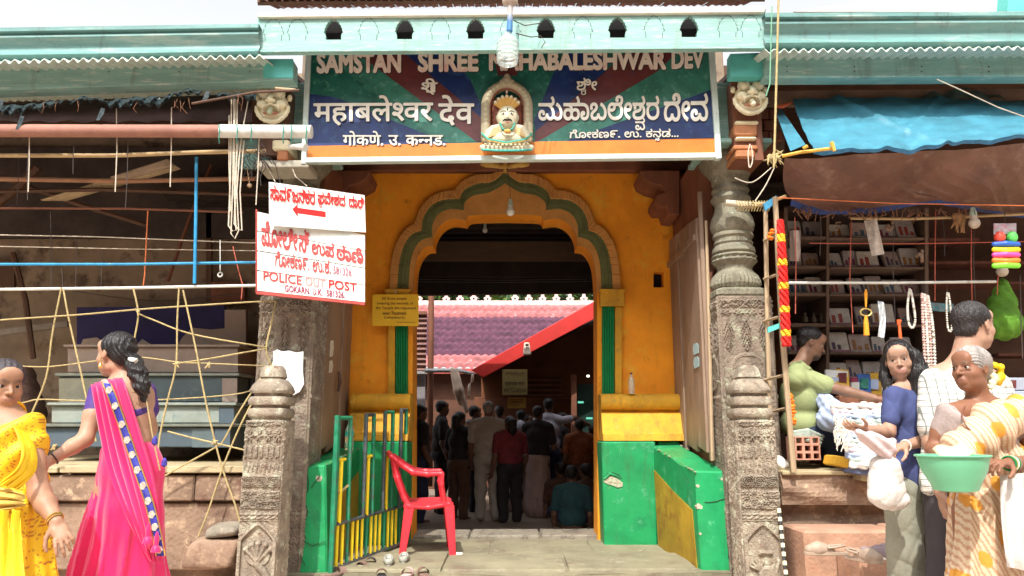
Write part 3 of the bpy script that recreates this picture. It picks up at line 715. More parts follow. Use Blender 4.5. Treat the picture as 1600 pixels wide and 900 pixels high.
# =================================================================== CARVED COLUMNS (behind the posts, carrying the eaves)
def column():
    t = thing('carved_column', '', 'column', (0, 6.32, 0))
    zc_ = lambda py: P(1152, py, 6.32).z
    hw = lambda px: px * 6.32 / 1180 / 1.0
    hp = [(263, 24, 1), (272, 30, 0), (289, 29, 0), (292, 26, 0), (295, 28, 0), (300, 30, 0), (305, 27, 0), (308, 29, 0), (313, 32, 0), (318, 29, 0), (322, 26, 0), (330, 27, 0),
          (336, 29, 0), (344, 33, 0), (354, 35, 0), (362, 33, 0), (366, 30, 0), (369, 32, 0), (372, 32, 0), (375, 29, 0), (378, 29, 0), (382, 31, 0), (385, 29, 0), (390, 33, 0), (396, 34, 0), (400, 30, 0)]
    m_ = MB(); m_.lathe((0, 6.32, 0), [(hw(h_), zc_(y)) for y, h_, _ in hp[1:]][::-1], 40); m_.build('ringed_neck', STONEGREEN, t, smooth=True)
    hp = [(400, 33), (403, 36), (406, 34), (410, 36), (414, 33), (418, 28), (424, 27)]
    m_ = MB(); m_.lathe((0, 6.32, 0), [(hw(h_), zc_(y)) for y, h_ in hp][::-1], 36, flute=[0, .006, .012, .004, .012, 0, 0]); m_.build('flower_ring', STONEGREEN, t, smooth=False)
    hp = [(424, 27), (428, 30), (434, 36), (441, 39), (447, 39.5), (452, 36), (455, 33)]
    m_ = MB(); m_.lathe((0, 6.32, 0), [(hw(h_), zc_(y)) for y, h_ in hp][::-1], 72, flute=[0, .006, .012, .012, .010, 0, 0]); m_.build('fluted_bell', STONEGREEN, t, smooth=False)
    m_ = MB(); hp = [(455, 36), (459, 42), (466, 41), (469, 38)]
    m_.lathe((0, 6.32, 0), [(hw(h_), zc_(y)) for y, h_ in hp][::-1], 40, sq=[1, 1, .9, .6], flute=[0, .004, .01, 0]); m_.build('square_collar', STONEGREEN, t)
    # capital
    m_ = MB(); hp = [(246, 40), (252, 41), (262, 38), (268, 36), (274, 34), (280, 30)]
    m_.lathe((0, 6.32, 0), [(hw(h_), zc_(y)) for y, h_ in hp][::-1], 32, sq=[.1, .2, .5, .8, 1, 1]); m_.build('capital', STONEGREEN, t)
    m_ = MB(); a = hw(52); m_.box(-a, a, 5.98, 6.66, zc_(246), zc_(238)); m_.box(-a * .8, a * .8, 6.05, 6.6, zc_(238) + .001, P(0, 150, 6.32).z); m_.build('bracket_block', PALE_TEAL, t, bevel=.01)
    # square shaft with carved front and inner side
    W = hw(40) * 2; z1 = zc_(469); m_ = MB(); m_.box(-W / 2 + .004, W / 2 - .004, 6.32 - W / 2 + .004, 6.32 + W / 2 - .004, -.02, z1); m_.build('shaft', STONE, t)
    def hf(U, V):
        h = rough(U, V) * 1.6 + .004
        f_ = z1 / 2.0
        h += carved_band(U, V, z1 - .10, z1 - .03, W, 'scroll') + carved_band(U, V, z1 - .17, z1 - .11, W, 'flower') + carved_band(U, V, z1 - .46, z1 - .18, W, 'tree')
        for i in range(3):   # round medallion
            pass
        r_ = np.hypot(U - W / 2, V - (z1 - .62)); h += .012 * ((r_ < .15) & (r_ > .125)) + .006 * (r_ < .125)
        h += carved_band(U, V, z1 - .84, z1 - .80, W, 'bead') + carved_band(U, V, .2, .5, W, 'mix') * .7
        fr = np.minimum(U, W - U); h += .008 * (fr < .022)
        return h
    for a_ in (0, math.pi / 2, -math.pi / 2):
        vs, q = relief(W, z1, 56, 230, hf)
        ca, sa = math.cos(a_), math.sin(a_)
        x = vs[:, 0]; y = vs[:, 1] - W / 2
        vv = np.stack([x * ca - y * sa, x * sa + y * ca + 6.32, vs[:, 2]], -1)
        m_ = MB(); m_.add(vv.tolist(), q.tolist()); m_.build('carved_face', STONE, t, smooth=False)
    return t
colR = column(); colR.location = (1.905, 6.32, 0); colR['label'] = 'carved stone column with ringed neck beside the bookstall, right of the arch'
colL = copy_tree(colR); colL.location = (-1.84, 6.32, 0); colL['label'] = 'carved stone column behind the police sign, left of the arch'
for c_ in (colR, colL): c_['group'] = 'carved columns of the gateway'
bpy.context.view_layer.update()
# paper notice
m_ = MB()
ed_ = [(427, 549), (433, 546), (440, 549), (452, 548), (463, 551), (474, 549), (473, 580), (475, 600), (468, 612), (459, 617), (440, 613), (428, 616), (426, 580)]
m_.prism(ed_, [], lambda x, y: P(x, y, 6.32 - .2655), (0, .003, 0))
nn = single('paper_notice', m_, M('white_notice_paper', (.80, .82, .80), .8, .05, 8, .15), 'torn white paper notice pasted on the left carved column', 'notice')
m_ = MB()
for i in range(15):
    x = 434 + random.uniform(0, 3)
    m_.pbox(x, 556 + i * 3.4, x + random.uniform(20, 34), 557.1 + i * 3.4, 6.32 - .2668, .001)
m_.build('printed_lines', M('grey_print', (.50, .52, .52), .8, .1, 9, 0), nn)

# =================================================================== CARVED POSTS AT THE STREET EDGE
PZ = P(800, 575, 5.65).z
def post(kind):
    t = thing('carved_post', '', 'post', (0, 5.65, 0))
    zc_ = lambda py: P(1180, py, 5.65).z
    W = .272
    hp = [(589, .062), (592, .080), (600, .088), (603, .10)]
    r_ = lambda px: px * 5.65 / 1180
    pr = [(572, 13), (578, 17), (590, 20), (592, 17), (595, 22), (603, 29), (611, 30.5), (615, 29), (616, 24), (620, 24), (621, 29), (627, 31), (633, 29.5), (634, 24), (638, 24), (639, 29), (646, 31), (652, 29), (654, 26), (657, 26)]
    m_ = MB(); m_.lathe((0, 5.65, 0), [(r_(h_) * 1.0, zc_(y)) for y, h_ in pr][::-1], 32, sq=[0.8] * 9 + [.7] * 5 + [.45] * 6, flute=None)
    top = m_.build('lotus_finial', POSTSTONE, t, smooth=True)
    z1 = zc_(657)
    m_ = MB(); m_.box(-W / 2 + .004, W / 2 - .004, 5.65 - W / 2 + .004, 5.65 + W / 2 - .004, -.12, z1); m_.build('shaft', POSTSTONE, t, bevel=.006)
    H = z1 + .1
    def hf(U, V):
        h = rough(U, V) * 2.2 + .006; Vz = V - .1
        bands = [(z1 - .045, z1 - .005, 'mix'), (z1 - .16, z1 - .06, 'flower'), (z1 - .27, z1 - .18, 'dent'), (z1 - .37, z1 - .30, 'bead'), (z1 - .47, z1 - .385, 'scroll'), (z1 - .62, z1 - .49, 'mix'), (z1 - .70, z1 - .64, 'leaf')]
        for a, b, k_ in bands: h = h + carved_band(U, Vz, a, b, W, k_)
        # niche with pointed arch
        zt = zc_(812); zb = -.1; x = np.abs(U - W / 2)
        top_ = zt - .13 * (x / (W / 2)) ** 1.3
        inside = (Vz < top_ - .02) & (x < W / 2 - .025) & (Vz > zb)
        rim = (Vz < top_) & (~inside) & (Vz > zb)
        h = np.where(Vz < top_, np.where(inside, .004 + rough(U, V) * .6, .026), h)
        if kind == 'snake':
            pts = [(.07, .06 + zb), (.12, .10 + zb), (.19, .13 + zb), (.215, .18 + zb), (.19, .23 + zb), (.15, .27 + zb), (.145, .31 + zb)]
            d = np.full(U.shape, 9.)
            c_ = cat_rom(pts, 5)
            for i in range(len(c_) - 1): d = np.minimum(d, seg_d(U, Vz, c_[i], c_[i + 1]) - .026 * (1 - .4 * abs(i / len(c_) - .5)))
            for k in range(5):
                a_ = R(90 + (k - 2) * 24); e = (.145 + .115 * math.cos(a_), zb + .30 + .115 * math.sin(a_))
                d = np.minimum(d, seg_d(U, Vz, (.145, zb + .29), e) - .012); d = np.minimum(d, np.hypot(U - e[0], Vz - e[1]) - .02)
            hood = np.hypot((U - .145) / .085, (Vz - zb - .335) / .07) - 1
            hs_ = .012 * (hood < 0); hh = np.where(d < 0, .012 + .02 * np.clip(-d / .02, 0, 1) ** .5, 0)
            h = np.where(inside, h + np.maximum(hs_, hh), h)
        else:
            d = np.hypot(U - .16, Vz - zb - .03) - .055
            d = np.minimum(d, np.maximum(np.abs(U - .16) - .07 * np.clip((.32 - (Vz - zb)) / .1, .1, 1) + .0, np.abs(Vz - zb - .20) - .07))
            for k in range(5): a_ = R(110 + (k - 2) * 24); d = np.minimum(d, seg_d(U, Vz, (.10, zb + .24), (.10 + .06 * math.cos(a_), zb + .24 + .06 * math.sin(a_))) - .009)
            d = np.minimum(d, seg_d(U, Vz, (.21, zb + .2), (.235, zb + .30)) - .014); d = np.minimum(d, np.abs(np.hypot(U - .16, Vz - zb - .03) - .06) - .012)
            d = np.minimum(d, np.maximum(np.abs(U - .15) - .05, np.abs(Vz - zb - .355) - .014))
            h = np.where(inside & (d < 0), h + .01 + .016 * np.clip(-d / .02, 0, 1) ** .5, h)
        return h
    for a_, nx in ((0, 90), (math.pi / 2, 50), (-math.pi / 2, 50)):
        f_ = hf if a_ == 0 else (lambda U, V: rough(U, V) * 2.5 + .004 + carved_band(U, V - .1, z1 - .6, z1 - .06, W, 'mix') * .4)
        vs, q = relief(W, H, nx, 300 if a_ == 0 else 120, f_)
        ca, sa = math.cos(a_), math.sin(a_); x = vs[:, 0]; y = vs[:, 1] - W / 2
        vv = np.stack([x * ca - y * sa, x * sa + y * ca + 5.65, vs[:, 2] - .1], -1)
        m_ = MB(); m_.add(vv.tolist(), q.tolist())
        o = m_.build('carved_face' if a_ == 0 else 'worn_side', POSTSTONE, t)
    return t
pR = post('pot'); pR['label'] = 'short carved stone post with pot relief at its foot, right of the entrance'; pR.location.x = 1.75
pL = post('snake'); pL['label'] = 'short carved stone post with hooded snake relief, left of the entrance'; pL.location.x = -1.775
for c_ in (pR, pL): c_['group'] = 'carved posts flanking the entrance'

# =================================================================== MASK BRACKETS
def mask(cx, cy, Y, label, tilt):
    c = P(cx, cy, Y); t = thing('mask_bracket', label, 'carving', (c.x, Y + .1, c.z - .4), 'carved lion masks under the eaves')
    u = 5.95 / 1180.
    s = SDF(.012); q = lambda x, z, d=0: (c.x + x * u, Y - d, c.z + z * u)
    W_ = (.80, .74, .52); G_ = (.52, .50, .36); D_ = (.10, .05, .03); Rd = (.40, .16, .10)
    s.ell(q(0, -4), (24 * u, .06, 28 * u), c=W_)                      # face
    for a in np.linspace(0, math.pi, 15): pass
    ring_ = [q(26 * math.cos(a), -6 + 25 * math.sin(a), .035) for a in np.linspace(math.pi, 2 * math.pi, 12)]
    s.chain(ring_, [.016] * 12, c=W_)                               # beard rim
    for sx in (-1, 1):
        s.ell(q(sx * 12, 15, .055), (9 * u, .04, 8.5 * u), c=W_, k=.006); s.ell(q(sx * 12, 15, .09), (4 * u, .02, 4 * u), c=G_, k=.003)
        rr = [q(sx * 12 + 8.5 * math.cos(a), 15 + 8 * math.sin(a), .075) for a in np.linspace(0, 6.283, 13)]; s.chain(rr, [.008] * 13, c=G_, k=.004)
        s.ell(q(sx * 26, 12, .01), (4 * u, .025, 6 * u), c=W_)
        s.chain([q(sx * 16, 26, .04), q(sx * 23, 30, .05), q(sx * 24, 24, .05)], [.014, .012, .008], c=W_, k=.006)
        s.ell(q(sx * 15, -3, .06), (9 * u, .035, 7 * u), c=W_, k=.008)
        s.chain([q(0, -4, .085), q(sx * 9, -8, .09), q(sx * 16, -5, .08)], [.008, .011, .007], c=W_, k=.005)
        s.cap(q(sx * 12, -9, .08), q(sx * 13, -16, .085), .012, .006, c=W_, k=.004)
    s.ell(q(0, 27, .05), (5 * u, .035, 8 * u), c=G_, k=.005)
    s.cap(q(0, 12, .07), q(0, 1, .11), .014, .026, c=W_, k=.01)
    for sx in (-1, 1): s.ell(q(sx * 5, 0, .10), (3.5 * u, .018, 2.8 * u), c=W_, k=.006)
    s.ell(q(0, -14, .06), (15 * u, .05, 5 * u), c=D_, k=.006, op=-1)
    s.ell(q(0, -19, .07), (13 * u, .02, 3 * u), c=Rd, k=.006)
    s.cap(q(0, -13, .07), q(0, -20, .10), .02, .022, c=((.45, .52, .35) if tilt < 0 else W_), k=.005)
    s.build('mask', .0055, VCOL, t, disp=lambda X, Y_, Z: .0012 * np.sin(X * 240) * np.sin(Z * 260) + 0 * Y_)
    # stepped console below
    if tilt < 0: steps_ = [(425, 218, 452, 234), (432, 234, 449, 250)]
    else: steps_ = [(1149, 188, 1186, 194), (1147, 194, 1184, 212), (1150, 213, 1183, 218), (1146, 226, 1185, 234), (1150, 234, 1180, 246)]
    cc = [CREAM, MOULDC, CREAM, MOULDC, MOULDC]
    for k, (a, b, d, e) in enumerate(steps_):
        m_ = MB(); m_.pbox(a, b, d, e, Y + .02 + .015 * (k % 2), .3); m_.build('console_step', cc[k], t, bevel=.012)
    m_ = MB(); a = -22 if tilt < 0 else -18; m_.box(c.x - 24 * u, c.x + 22 * u, Y + .06, Y + .5, P(0, 246 if tilt > 0 else 238, Y).z, c.z + 34 * u); m_.build('backing_block', WOODR if tilt > 0 else WOODD, t)
    return t
MOULDC = M('terracotta_moulding', (.42, .17, .07), .6, .2, 8, .3, 40, ((.55, .40, .25), .25, 12))
mask(428, 165, 5.85, 'cream lion mask with tusks under the left beam, pipe across its chin', -1)
mask(1170, 152, 5.85, 'cream lion mask with tongue out under the right beam end', 1)
# =================================================================== MAIN SIGNBOARD
SY = 5.92
sb = thing('signboard', 'large painted temple signboard in English, Devanagari and Kannada over the entrance', 'signboard', P(795, 245, SY))
m_ = MB(); m_.pquad([(478, 246), (1119, 240), (1108, 64), (484, 68)], SY, .03); m_.build('board', SGREEN, sb)
def ppoly(name, pts, mat, d, lab=None):
    m_ = MB(); m_.prism(pts, [], lambda x, y: P(x, y, SY - d), (0, d - .0005, 0)); return m_.build(name, mat, sb, label=lab)
ppoly('painted_ray', [(484, 70), (560, 70), (745, 221), (690, 222)], SGREEN2, .002)
ppoly('painted_ray', [(540, 70), (618, 70), (752, 182), (752, 221), (744, 221)], MAROON, .0030)
ppoly('painted_ray', [(616, 70), (690, 70), (735, 125), (752, 165), (752, 184)], NAVY, .0036)
ppoly('painted_ray', [(480, 146), (524, 152), (704, 225), (476, 228)], NAVY, .0026)
ppoly('painted_ray', [(768, 70), (816, 70), (808, 118), (778, 118)], MAROON, .0032)
ppoly('painted_ray', [(866, 112), (890, 70), (950, 70), (946, 112), (838, 207), (834, 190)], NAVY, .0024)
ppoly('painted_ray', [(946, 112), (990, 70), (1070, 70), (1028, 111), (836, 224), (836, 206)], MAROON, .0028)
ppoly('painted_ray', [(1027, 112), (1070, 70), (1108, 70), (1112, 150), (910, 222), (836, 224)], SGREEN2, .0034)
ppoly('painted_ray', [(880, 222), (1112, 140), (1117, 215), (1000, 219)], NAVY, .0041)
ppoly('orange_band', [(478, 246), (478, 228), (700, 224), (1118, 216), (1119, 240)], SORANGE, .005)
FR = M('sign_frame_pale', (.55, .66, .62), .5, .12, 6, .2, 30, ((.45, .28, .18), .15, 9))
m_ = MB(); m_.pquad([(470, 256), (478, 256), (486, 62), (478, 62)], SY - .03, .06); m_.build('frame_strip', FR, sb, bevel=.004)
m_ = MB(); m_.pquad([(1119, 248), (1128, 247), (1116, 60), (1107, 60)], SY - .03, .06); m_.build('frame_strip', FR, sb, bevel=.004)
m_ = MB(); m_.pquad([(474, 254), (1122, 246), (1121, 238), (475, 246)], SY - .032, .064); m_.build('frame_strip', FR, sb, bevel=.004)
TQ = lambda x0, y0, x1, y1, s0=0: [P(x0, y0, SY - .004), P(x1, y0 + s0, SY - .004), P(x1, y1 + s0, SY - .004), P(x0, y1, SY - .004)]
kw = dict(off=.05, lift=.008, shadow=BLACK)
text('lettering', 'SAMSTAN', TQ(495, 82, 627, 116, -1), LETTER, sb, **kw)
text('lettering', 'SHREE', TQ(653, 81, 748, 114, -1), LETTER, sb, **kw)
text('lettering', 'MAHABALESHWAR', TQ(764, 80, 1041, 112, -2), LETTER, sb, **kw)
text('lettering', 'DEV', TQ(1049, 77, 1100, 109, -1), LETTER, sb, **kw)
SHRI = [('श', 0, 0, 1, 1, .36, .62), ('ा', 0, 0, 1, 1, .1), ('्', -.02, .1, 1, 1, 0), 'ी']
kd = dict(off=.018, lift=.008, shadow=BLACK)
text('lettering', SHRI, TQ(658, 123, 684, 149), LETTERW, sb, **kd)
text('lettering', ['म', 'ह', 'ा', 'ब', 'ल', 'े', ('श', 0, 0, 1, 1, .42, .62), 'व', 'र'], TQ(490, 150, 677, 197, -1), LETTERW, sb, **kd)
text('lettering', ['द', 'े', 'व'], TQ(685, 149, 741, 197, 0), LETTERW, sb, **kd)
text('lettering', ['ग', 'ो', 'क', 'ण', ('े', -.05, 0, 1, 1, 0), '.', ' ', 'उ', '.', ' ', 'क', ('न', 0, 0, 1, 1, .36, .6), 'न', 'ड', '.'], TQ(536, 205, 696, 228, 0), LETTERW, sb, **kd)
kk = dict(off=.02, lift=.008, shadow=BLACK)
text('lettering', ['ಶ', ('ರ', -.35, -.30, .55, .45, 0), 'ೀ'], TQ(901, 122, 933, 149, 0), LETTERW, sb, **kk)
KM = ['ಮ', 'ಹ', 'ಾ', 'ಬ', 'ಲ', 'ೇ', 'ಶ', ('ವ', -.5, -.36, .6, .5, 0), 'ರ']
text('lettering', KM, TQ(841, 150, 1030, 205, -1), LETTERW, sb, **kk)
text('lettering', ['ದ', 'ೇ', 'ವ'], TQ(1037, 146, 1106, 191, -1), LETTERW, sb, **kk)
text('lettering', ['ಗ', 'ೋ', 'ಕ', 'ಣ', '೯', '.', ' ', 'ಉ', '.', ' ', 'ಕ', 'ನ', ('ನ', -.5, -.35, .5, .45, 0), 'ಡ', '.', '.', '.'], TQ(890, 203, 1060, 222, -2), LETTERW, sb, **kk)

# painted relief of the deity in its arched frame
de = thing('deity_relief', 'painted relief of a moustached face with serpent hoods in a grey arch, on the signboard', 'relief', P(792, 244, SY - .06))
u = 5.88 / 1180 * 1.02
cc = P(792, 180, SY - .05)
q = lambda x, y, d=0: (cc.x + (x - 792) * u, cc.y - d, cc.z + (180 - y) * u)
GR = (.34, .30, .20); CRM = (.60, .56, .40); GO = (.58, .34, .08); TE = (.04, .36, .28); MR = (.22, .06, .03); DK = (.02, .015, .012)
s = SDF(.006)
ar = [q(792 + 34 * math.cos(a), 168 - 38 * math.sin(a), .01) for a in np.linspace(0, math.pi, 19)]
side = lambda sx: [q(792 + sx * 34, y, .01) for y in (168, 185, 200, 222)]
s.chain(ar, [8 * u] * 19, c=GR); s.chain(side(1), [8 * u] * 4, c=GR); s.chain(side(-1), [8 * u] * 4, c=GR)
for rr, w_ in ((40, 2.0), (28, 1.8)):
    pts_ = [q(792 + sx * rr, y, .03) for sx, y in ((1, 222), (1, 195), (1, 170))] + [q(792 + rr * math.cos(a), 168 - (rr + 4) * math.sin(a), .03) for a in np.linspace(0, math.pi, 17)] + [q(792 - rr, y, .03) for y in (170, 195, 222)]
    s.chain(pts_, [w_ * u] * len(pts_), c=(.28, .24, .15) if rr > 30 else MR, k=.003)
for a in np.linspace(-.5, math.pi + .5, 22):
    yy = 168 - 38 * math.sin(a) if math.sin(a) > 0 else 168 + 50 * -math.sin(a)
    xx = 792 + 34 * (math.cos(a) if math.sin(a) > 0 else (1 if math.cos(a) > 0 else -1))
    s.ell(q(xx, yy, .045), (3.2 * u, .012, 3.2 * u), c=(.44, .40, .26), k=.003)
for x_, y_, r_ in ((792, 122, 8), (785, 126, 6), (799, 126, 6), (792, 115, 4.5), (780, 131, 5), (804, 131, 5)): s.ell(q(x_, y_, .03), (r_ * u, .03, r_ * u), c=GR, k=.004)
for y_ in range(160, 220, 10): s.ell(q(792, y_, -.01), (26 * u, .03, 14 * u), c=MR, k=.004)
s.ell(q(792, 142, .02), (2 * u, .02, 3 * u), c=(.8, .6, .5), k=.002)
for k in range(7):   # hoods
    a = R(90 + (k - 3) * 19); x1 = 792 + 21 * math.cos(a); y1 = 176 - 22 * math.sin(a)
    s.cap(q(792 + 6 * math.cos(a), 178 - 4 * math.sin(a), .04), q(x1, y1, .05), 2.0 * u, 3.6 * u, c=GO, k=.003)
    s.ell(q(x1 + 1.2 * math.cos(a), y1 - 1.2 * math.sin(a), .065), (2.6 * u, .012, 2.6 * u), c=CRM, k=.002)
s.ell(q(793, 189, .05), (17.5 * u, .075, 19.5 * u), c=CRM)       # head
s.ell(q(793, 200, .055), (13 * u, .07, 10 * u), c=CRM)
for sx in (-1, 1):
    s.ell(q(793 + sx * 16.5, 188, .04), (2.4 * u, .02, 5 * u), c=CRM, k=.004)
    s.ell(q(793 + sx * 6.6, 187.5, .117), (3.4 * u, .012, 1.6 * u), c=(.75, .74, .66), k=.001)
    s.ell(q(793 + sx * 6.4, 187.5, .127), (1.4 * u, .006, 1.6 * u), c=DK, k=.001)
    s.chain([q(793 + sx * 2.5, 184, .121), q(793 + sx * 6.5, 182.4, .119), q(793 + sx * 10.5, 184, .108)], [.8 * u] * 3, c=DK, k=.001)
    s.chain([q(793 + sx * .5, 199, .131), q(793 + sx * 4, 198, .128), q(793 + sx * 8, 199.5, .115)], [1.4 * u, 1.3 * u, .5 * u], c=DK, k=.001)
s.cap(q(793, 186, .122), q(793, 195, .135), 1.5 * u, 2.6 * u, c=CRM, k=.006)
s.ell(q(793, 202.5, .122), (3.5 * u, .01, 1.2 * u), c=(.5, .2, .15), k=.001)
s.ell(q(793, 180, .122), (.9 * u, .008, 2.6 * u), c=DK, k=.001)
for k in range(4):   # coils falling from the shoulders
    for sx in (-1, 1):
        s.chain([q(793 + sx * (14 - k * 1), 203 + k * 3, .04), q(793 + sx * (24 + k * 2.5), 207 + k * 4.5, .055), q(793 + sx * (33 + k * 1.6 - (k == 3) * 8), 214 + k * 5.5, .04)], [4 * u, 4.5 * u, 3.2 * u], c=CRM, k=.003)
        s.chain([q(793 + sx * (15 - k * 1), 206.5 + k * 3, .062), q(793 + sx * (24 + k * 2.5), 211.5 + k * 4.4, .072)], [.9 * u, .9 * u], c=GO, k=.001)
s.ell(q(792, 222, .02), (36 * u, .055, 13 * u), c=CRM, k=.004)
for sx in (-1, 1):
    s.chain([q(793 + sx * 12, 202, .10), q(793 + sx * 8, 212, .105), q(793, 216, .105)], [1.3 * u] * 3, c=TE, k=.001)
    s.chain([q(792 + sx * 40, 216, .05), q(792 + sx * 30, 228, .085), q(792, 235, .10)], [1.6 * u] * 3, c=TE, k=.001)
    s.chain([q(792 + sx * 39, 219, .05), q(792 + sx * 30, 230.5, .085), q(792, 237.5, .10)], [1.0 * u] * 3, c=GO, k=.001)
s.ell(q(793, 217, .11), (5.5 * u, .02, 4 * u), c=GO, k=.002)
base = [q(792 + x, 238 + 4 * (1 - (x / 40) ** 2), .03 + .03 * (1 - (x / 42) ** 2)) for x in np.linspace(-39, 39, 9)]
s.chain(base, [5 * u] * 9, c=(.55, .52, .38), k=.004)
s.chain([(p[0], p[1] - .018, p[2] - 5 * u) for p in base], [1.8 * u] * 9, c=TE, k=.001)
for x in np.linspace(-34, 34, 11): s.ell(q(792 + x, 235 + 4 * (1 - (x / 40) ** 2), .07 + .03 * (1 - (x / 42) ** 2)), (2.4 * u, .01, 2 * u), c=(.6, .52, .32), k=.001)
s.build('relief', .0042, VCOL, de, sig=.0016)

# =================================================================== VALANCE BOARD with small arches
va = thing('valance_board', 'pale teal timber valance with a row of small cut-out arches above the signboard', 'valance', P(800, 78, 5.5))
def archp(cx, cy, w_, h_, n=5):   # scalloped pointed arch, px
    L_ = [(cx - w_ * .40, cy + h_ * .5)]
    sc_ = [(-.40, .34), (-.52, .16), (-.47, -.02), (-.40, -.16), (-.30, -.30), (-.16, -.42), (0, -.52)]
    pts = [(cx + a * w_, cy + b * h_) for a, b in sc_]
    o = [L_[0]]
    for a, b in zip(pts[:-1], pts[1:]):
        for k in range(3):
            t = k / 3; bul = 1.2 * math.sin(math.pi * t)
            nx, ny = -(b[1] - a[1]), (b[0] - a[0]); l = math.hypot(nx, ny)
            o.append((a[0] + (b[0] - a[0]) * t - nx / l * bul * -1, a[1] + (b[1] - a[1]) * t - ny / l * bul * -1))
    o.append(pts[-1]); return o + [(2 * cx - x, y) for x, y in o[::-1][1:]]
yc = lambda x: 45 - (x - 521) * 4 / 556
holes = [archp(x, yc(x), 30, 34) for x in (521, 632, 743, 853, 965, 1077)]
m_ = MB(); m_.prism([(402, 80), (402, 27), (1195, 19), (1195, 74)], holes, lambda x, y: P(x, y, 5.5), (0, .04, 0)); m_.build('board', PALE_TEAL, va)
m_ = MB()
m_.strip([P(402, 27, 5.47), P(1195, 19, 5.47)], [P(402, 19, 5.47), P(1196, 10, 5.47)], (0, .08, 0)); m_.build('top_trim', M('cream_trim', (.62, .58, .48), .6, .12, 8, .2), va, bevel=.005)
m_ = MB(); m_.strip([P(402, 81, 5.485), P(1195, 75, 5.485)], [P(402, 78.5, 5.485), P(1195, 72.5, 5.485)], (0, .06, 0)); m_.build('bottom_trim', PALE_TEAL, va)
m_ = MB(); m_.strip([P(402, 79, 5.62), P(1195, 72, 5.62)], [P(402, 22, 5.62), P(1196, 14, 5.62)], (0, .03, 0)); m_.build('back_board', M('painted_void_dark', (.008, .007, .007), .95, .1), va)  # near-black sheet: the dark behind the cut-outs is put into its colour
for x in (427, 465, 576, 688, 910, 1022, 1137, 1173, 797):
    pp = archp(x, yc(x), 32, 36)
    m_ = MB()
    for i in range(len(pp) - 1):
        if i % 4 == 3: continue
        m_.tube([P(pp[i][0], pp[i][1], 5.499), P(pp[i + 1][0], pp[i + 1][1], 5.499)], .0022, 4, cap=False)
    m_.build('arch_outline', M('engraved_line', (.05, .10, .10), .9, .2), va)
m_ = MB()
for i in range(5):
    pass
# row of roof tiles above the valance
rt = thing('tile_eave', 'short row of brown roof tiles above the valance board', 'roof', P(800, 8, 5.75))
tm = None
for i in range(66):
    x = 402 + i * 12.0
    c0 = P(x + 6, 4 - (x - 402) * .006 - (5 if i % 2 else 4), 5.52)
    if tm is None:
        mb = MB(); vs = []
        for k in range(7):
            a = math.pi * k / 6; vs += [(-.029 * math.cos(a), 0, .018 * math.sin(a)), (-.029 * math.cos(a), .5, .018 * math.sin(a) + .22), (-.022 * math.cos(a), 0, .011 * math.sin(a)), (-.022 * math.cos(a), .5, .011 * math.sin(a) + .22)]
        fs = []
        for k in range(6): fs += [(4 * k, 4 * k + 4, 4 * k + 5, 4 * k + 1), (4 * k + 2, 4 * k + 3, 4 * k + 7, 4 * k + 6), (4 * k, 4 * k + 2, 4 * k + 6, 4 * k + 4)]
        mb.add(vs, fs); tm = mb.mesh('roof_tile', BTILE)
    inst(tm, 'roof_tile', rt, c0 + Vector((0, 0, .002 * (i % 3))))
m_ = MB(); m_.strip([P(402, 3, 5.56), P(1196, -3, 5.56)], [P(402, -22, 5.9), P(1196, -28, 5.9)], (0, .02, -.02)); m_.build('roof_deck', WOODD, rt)

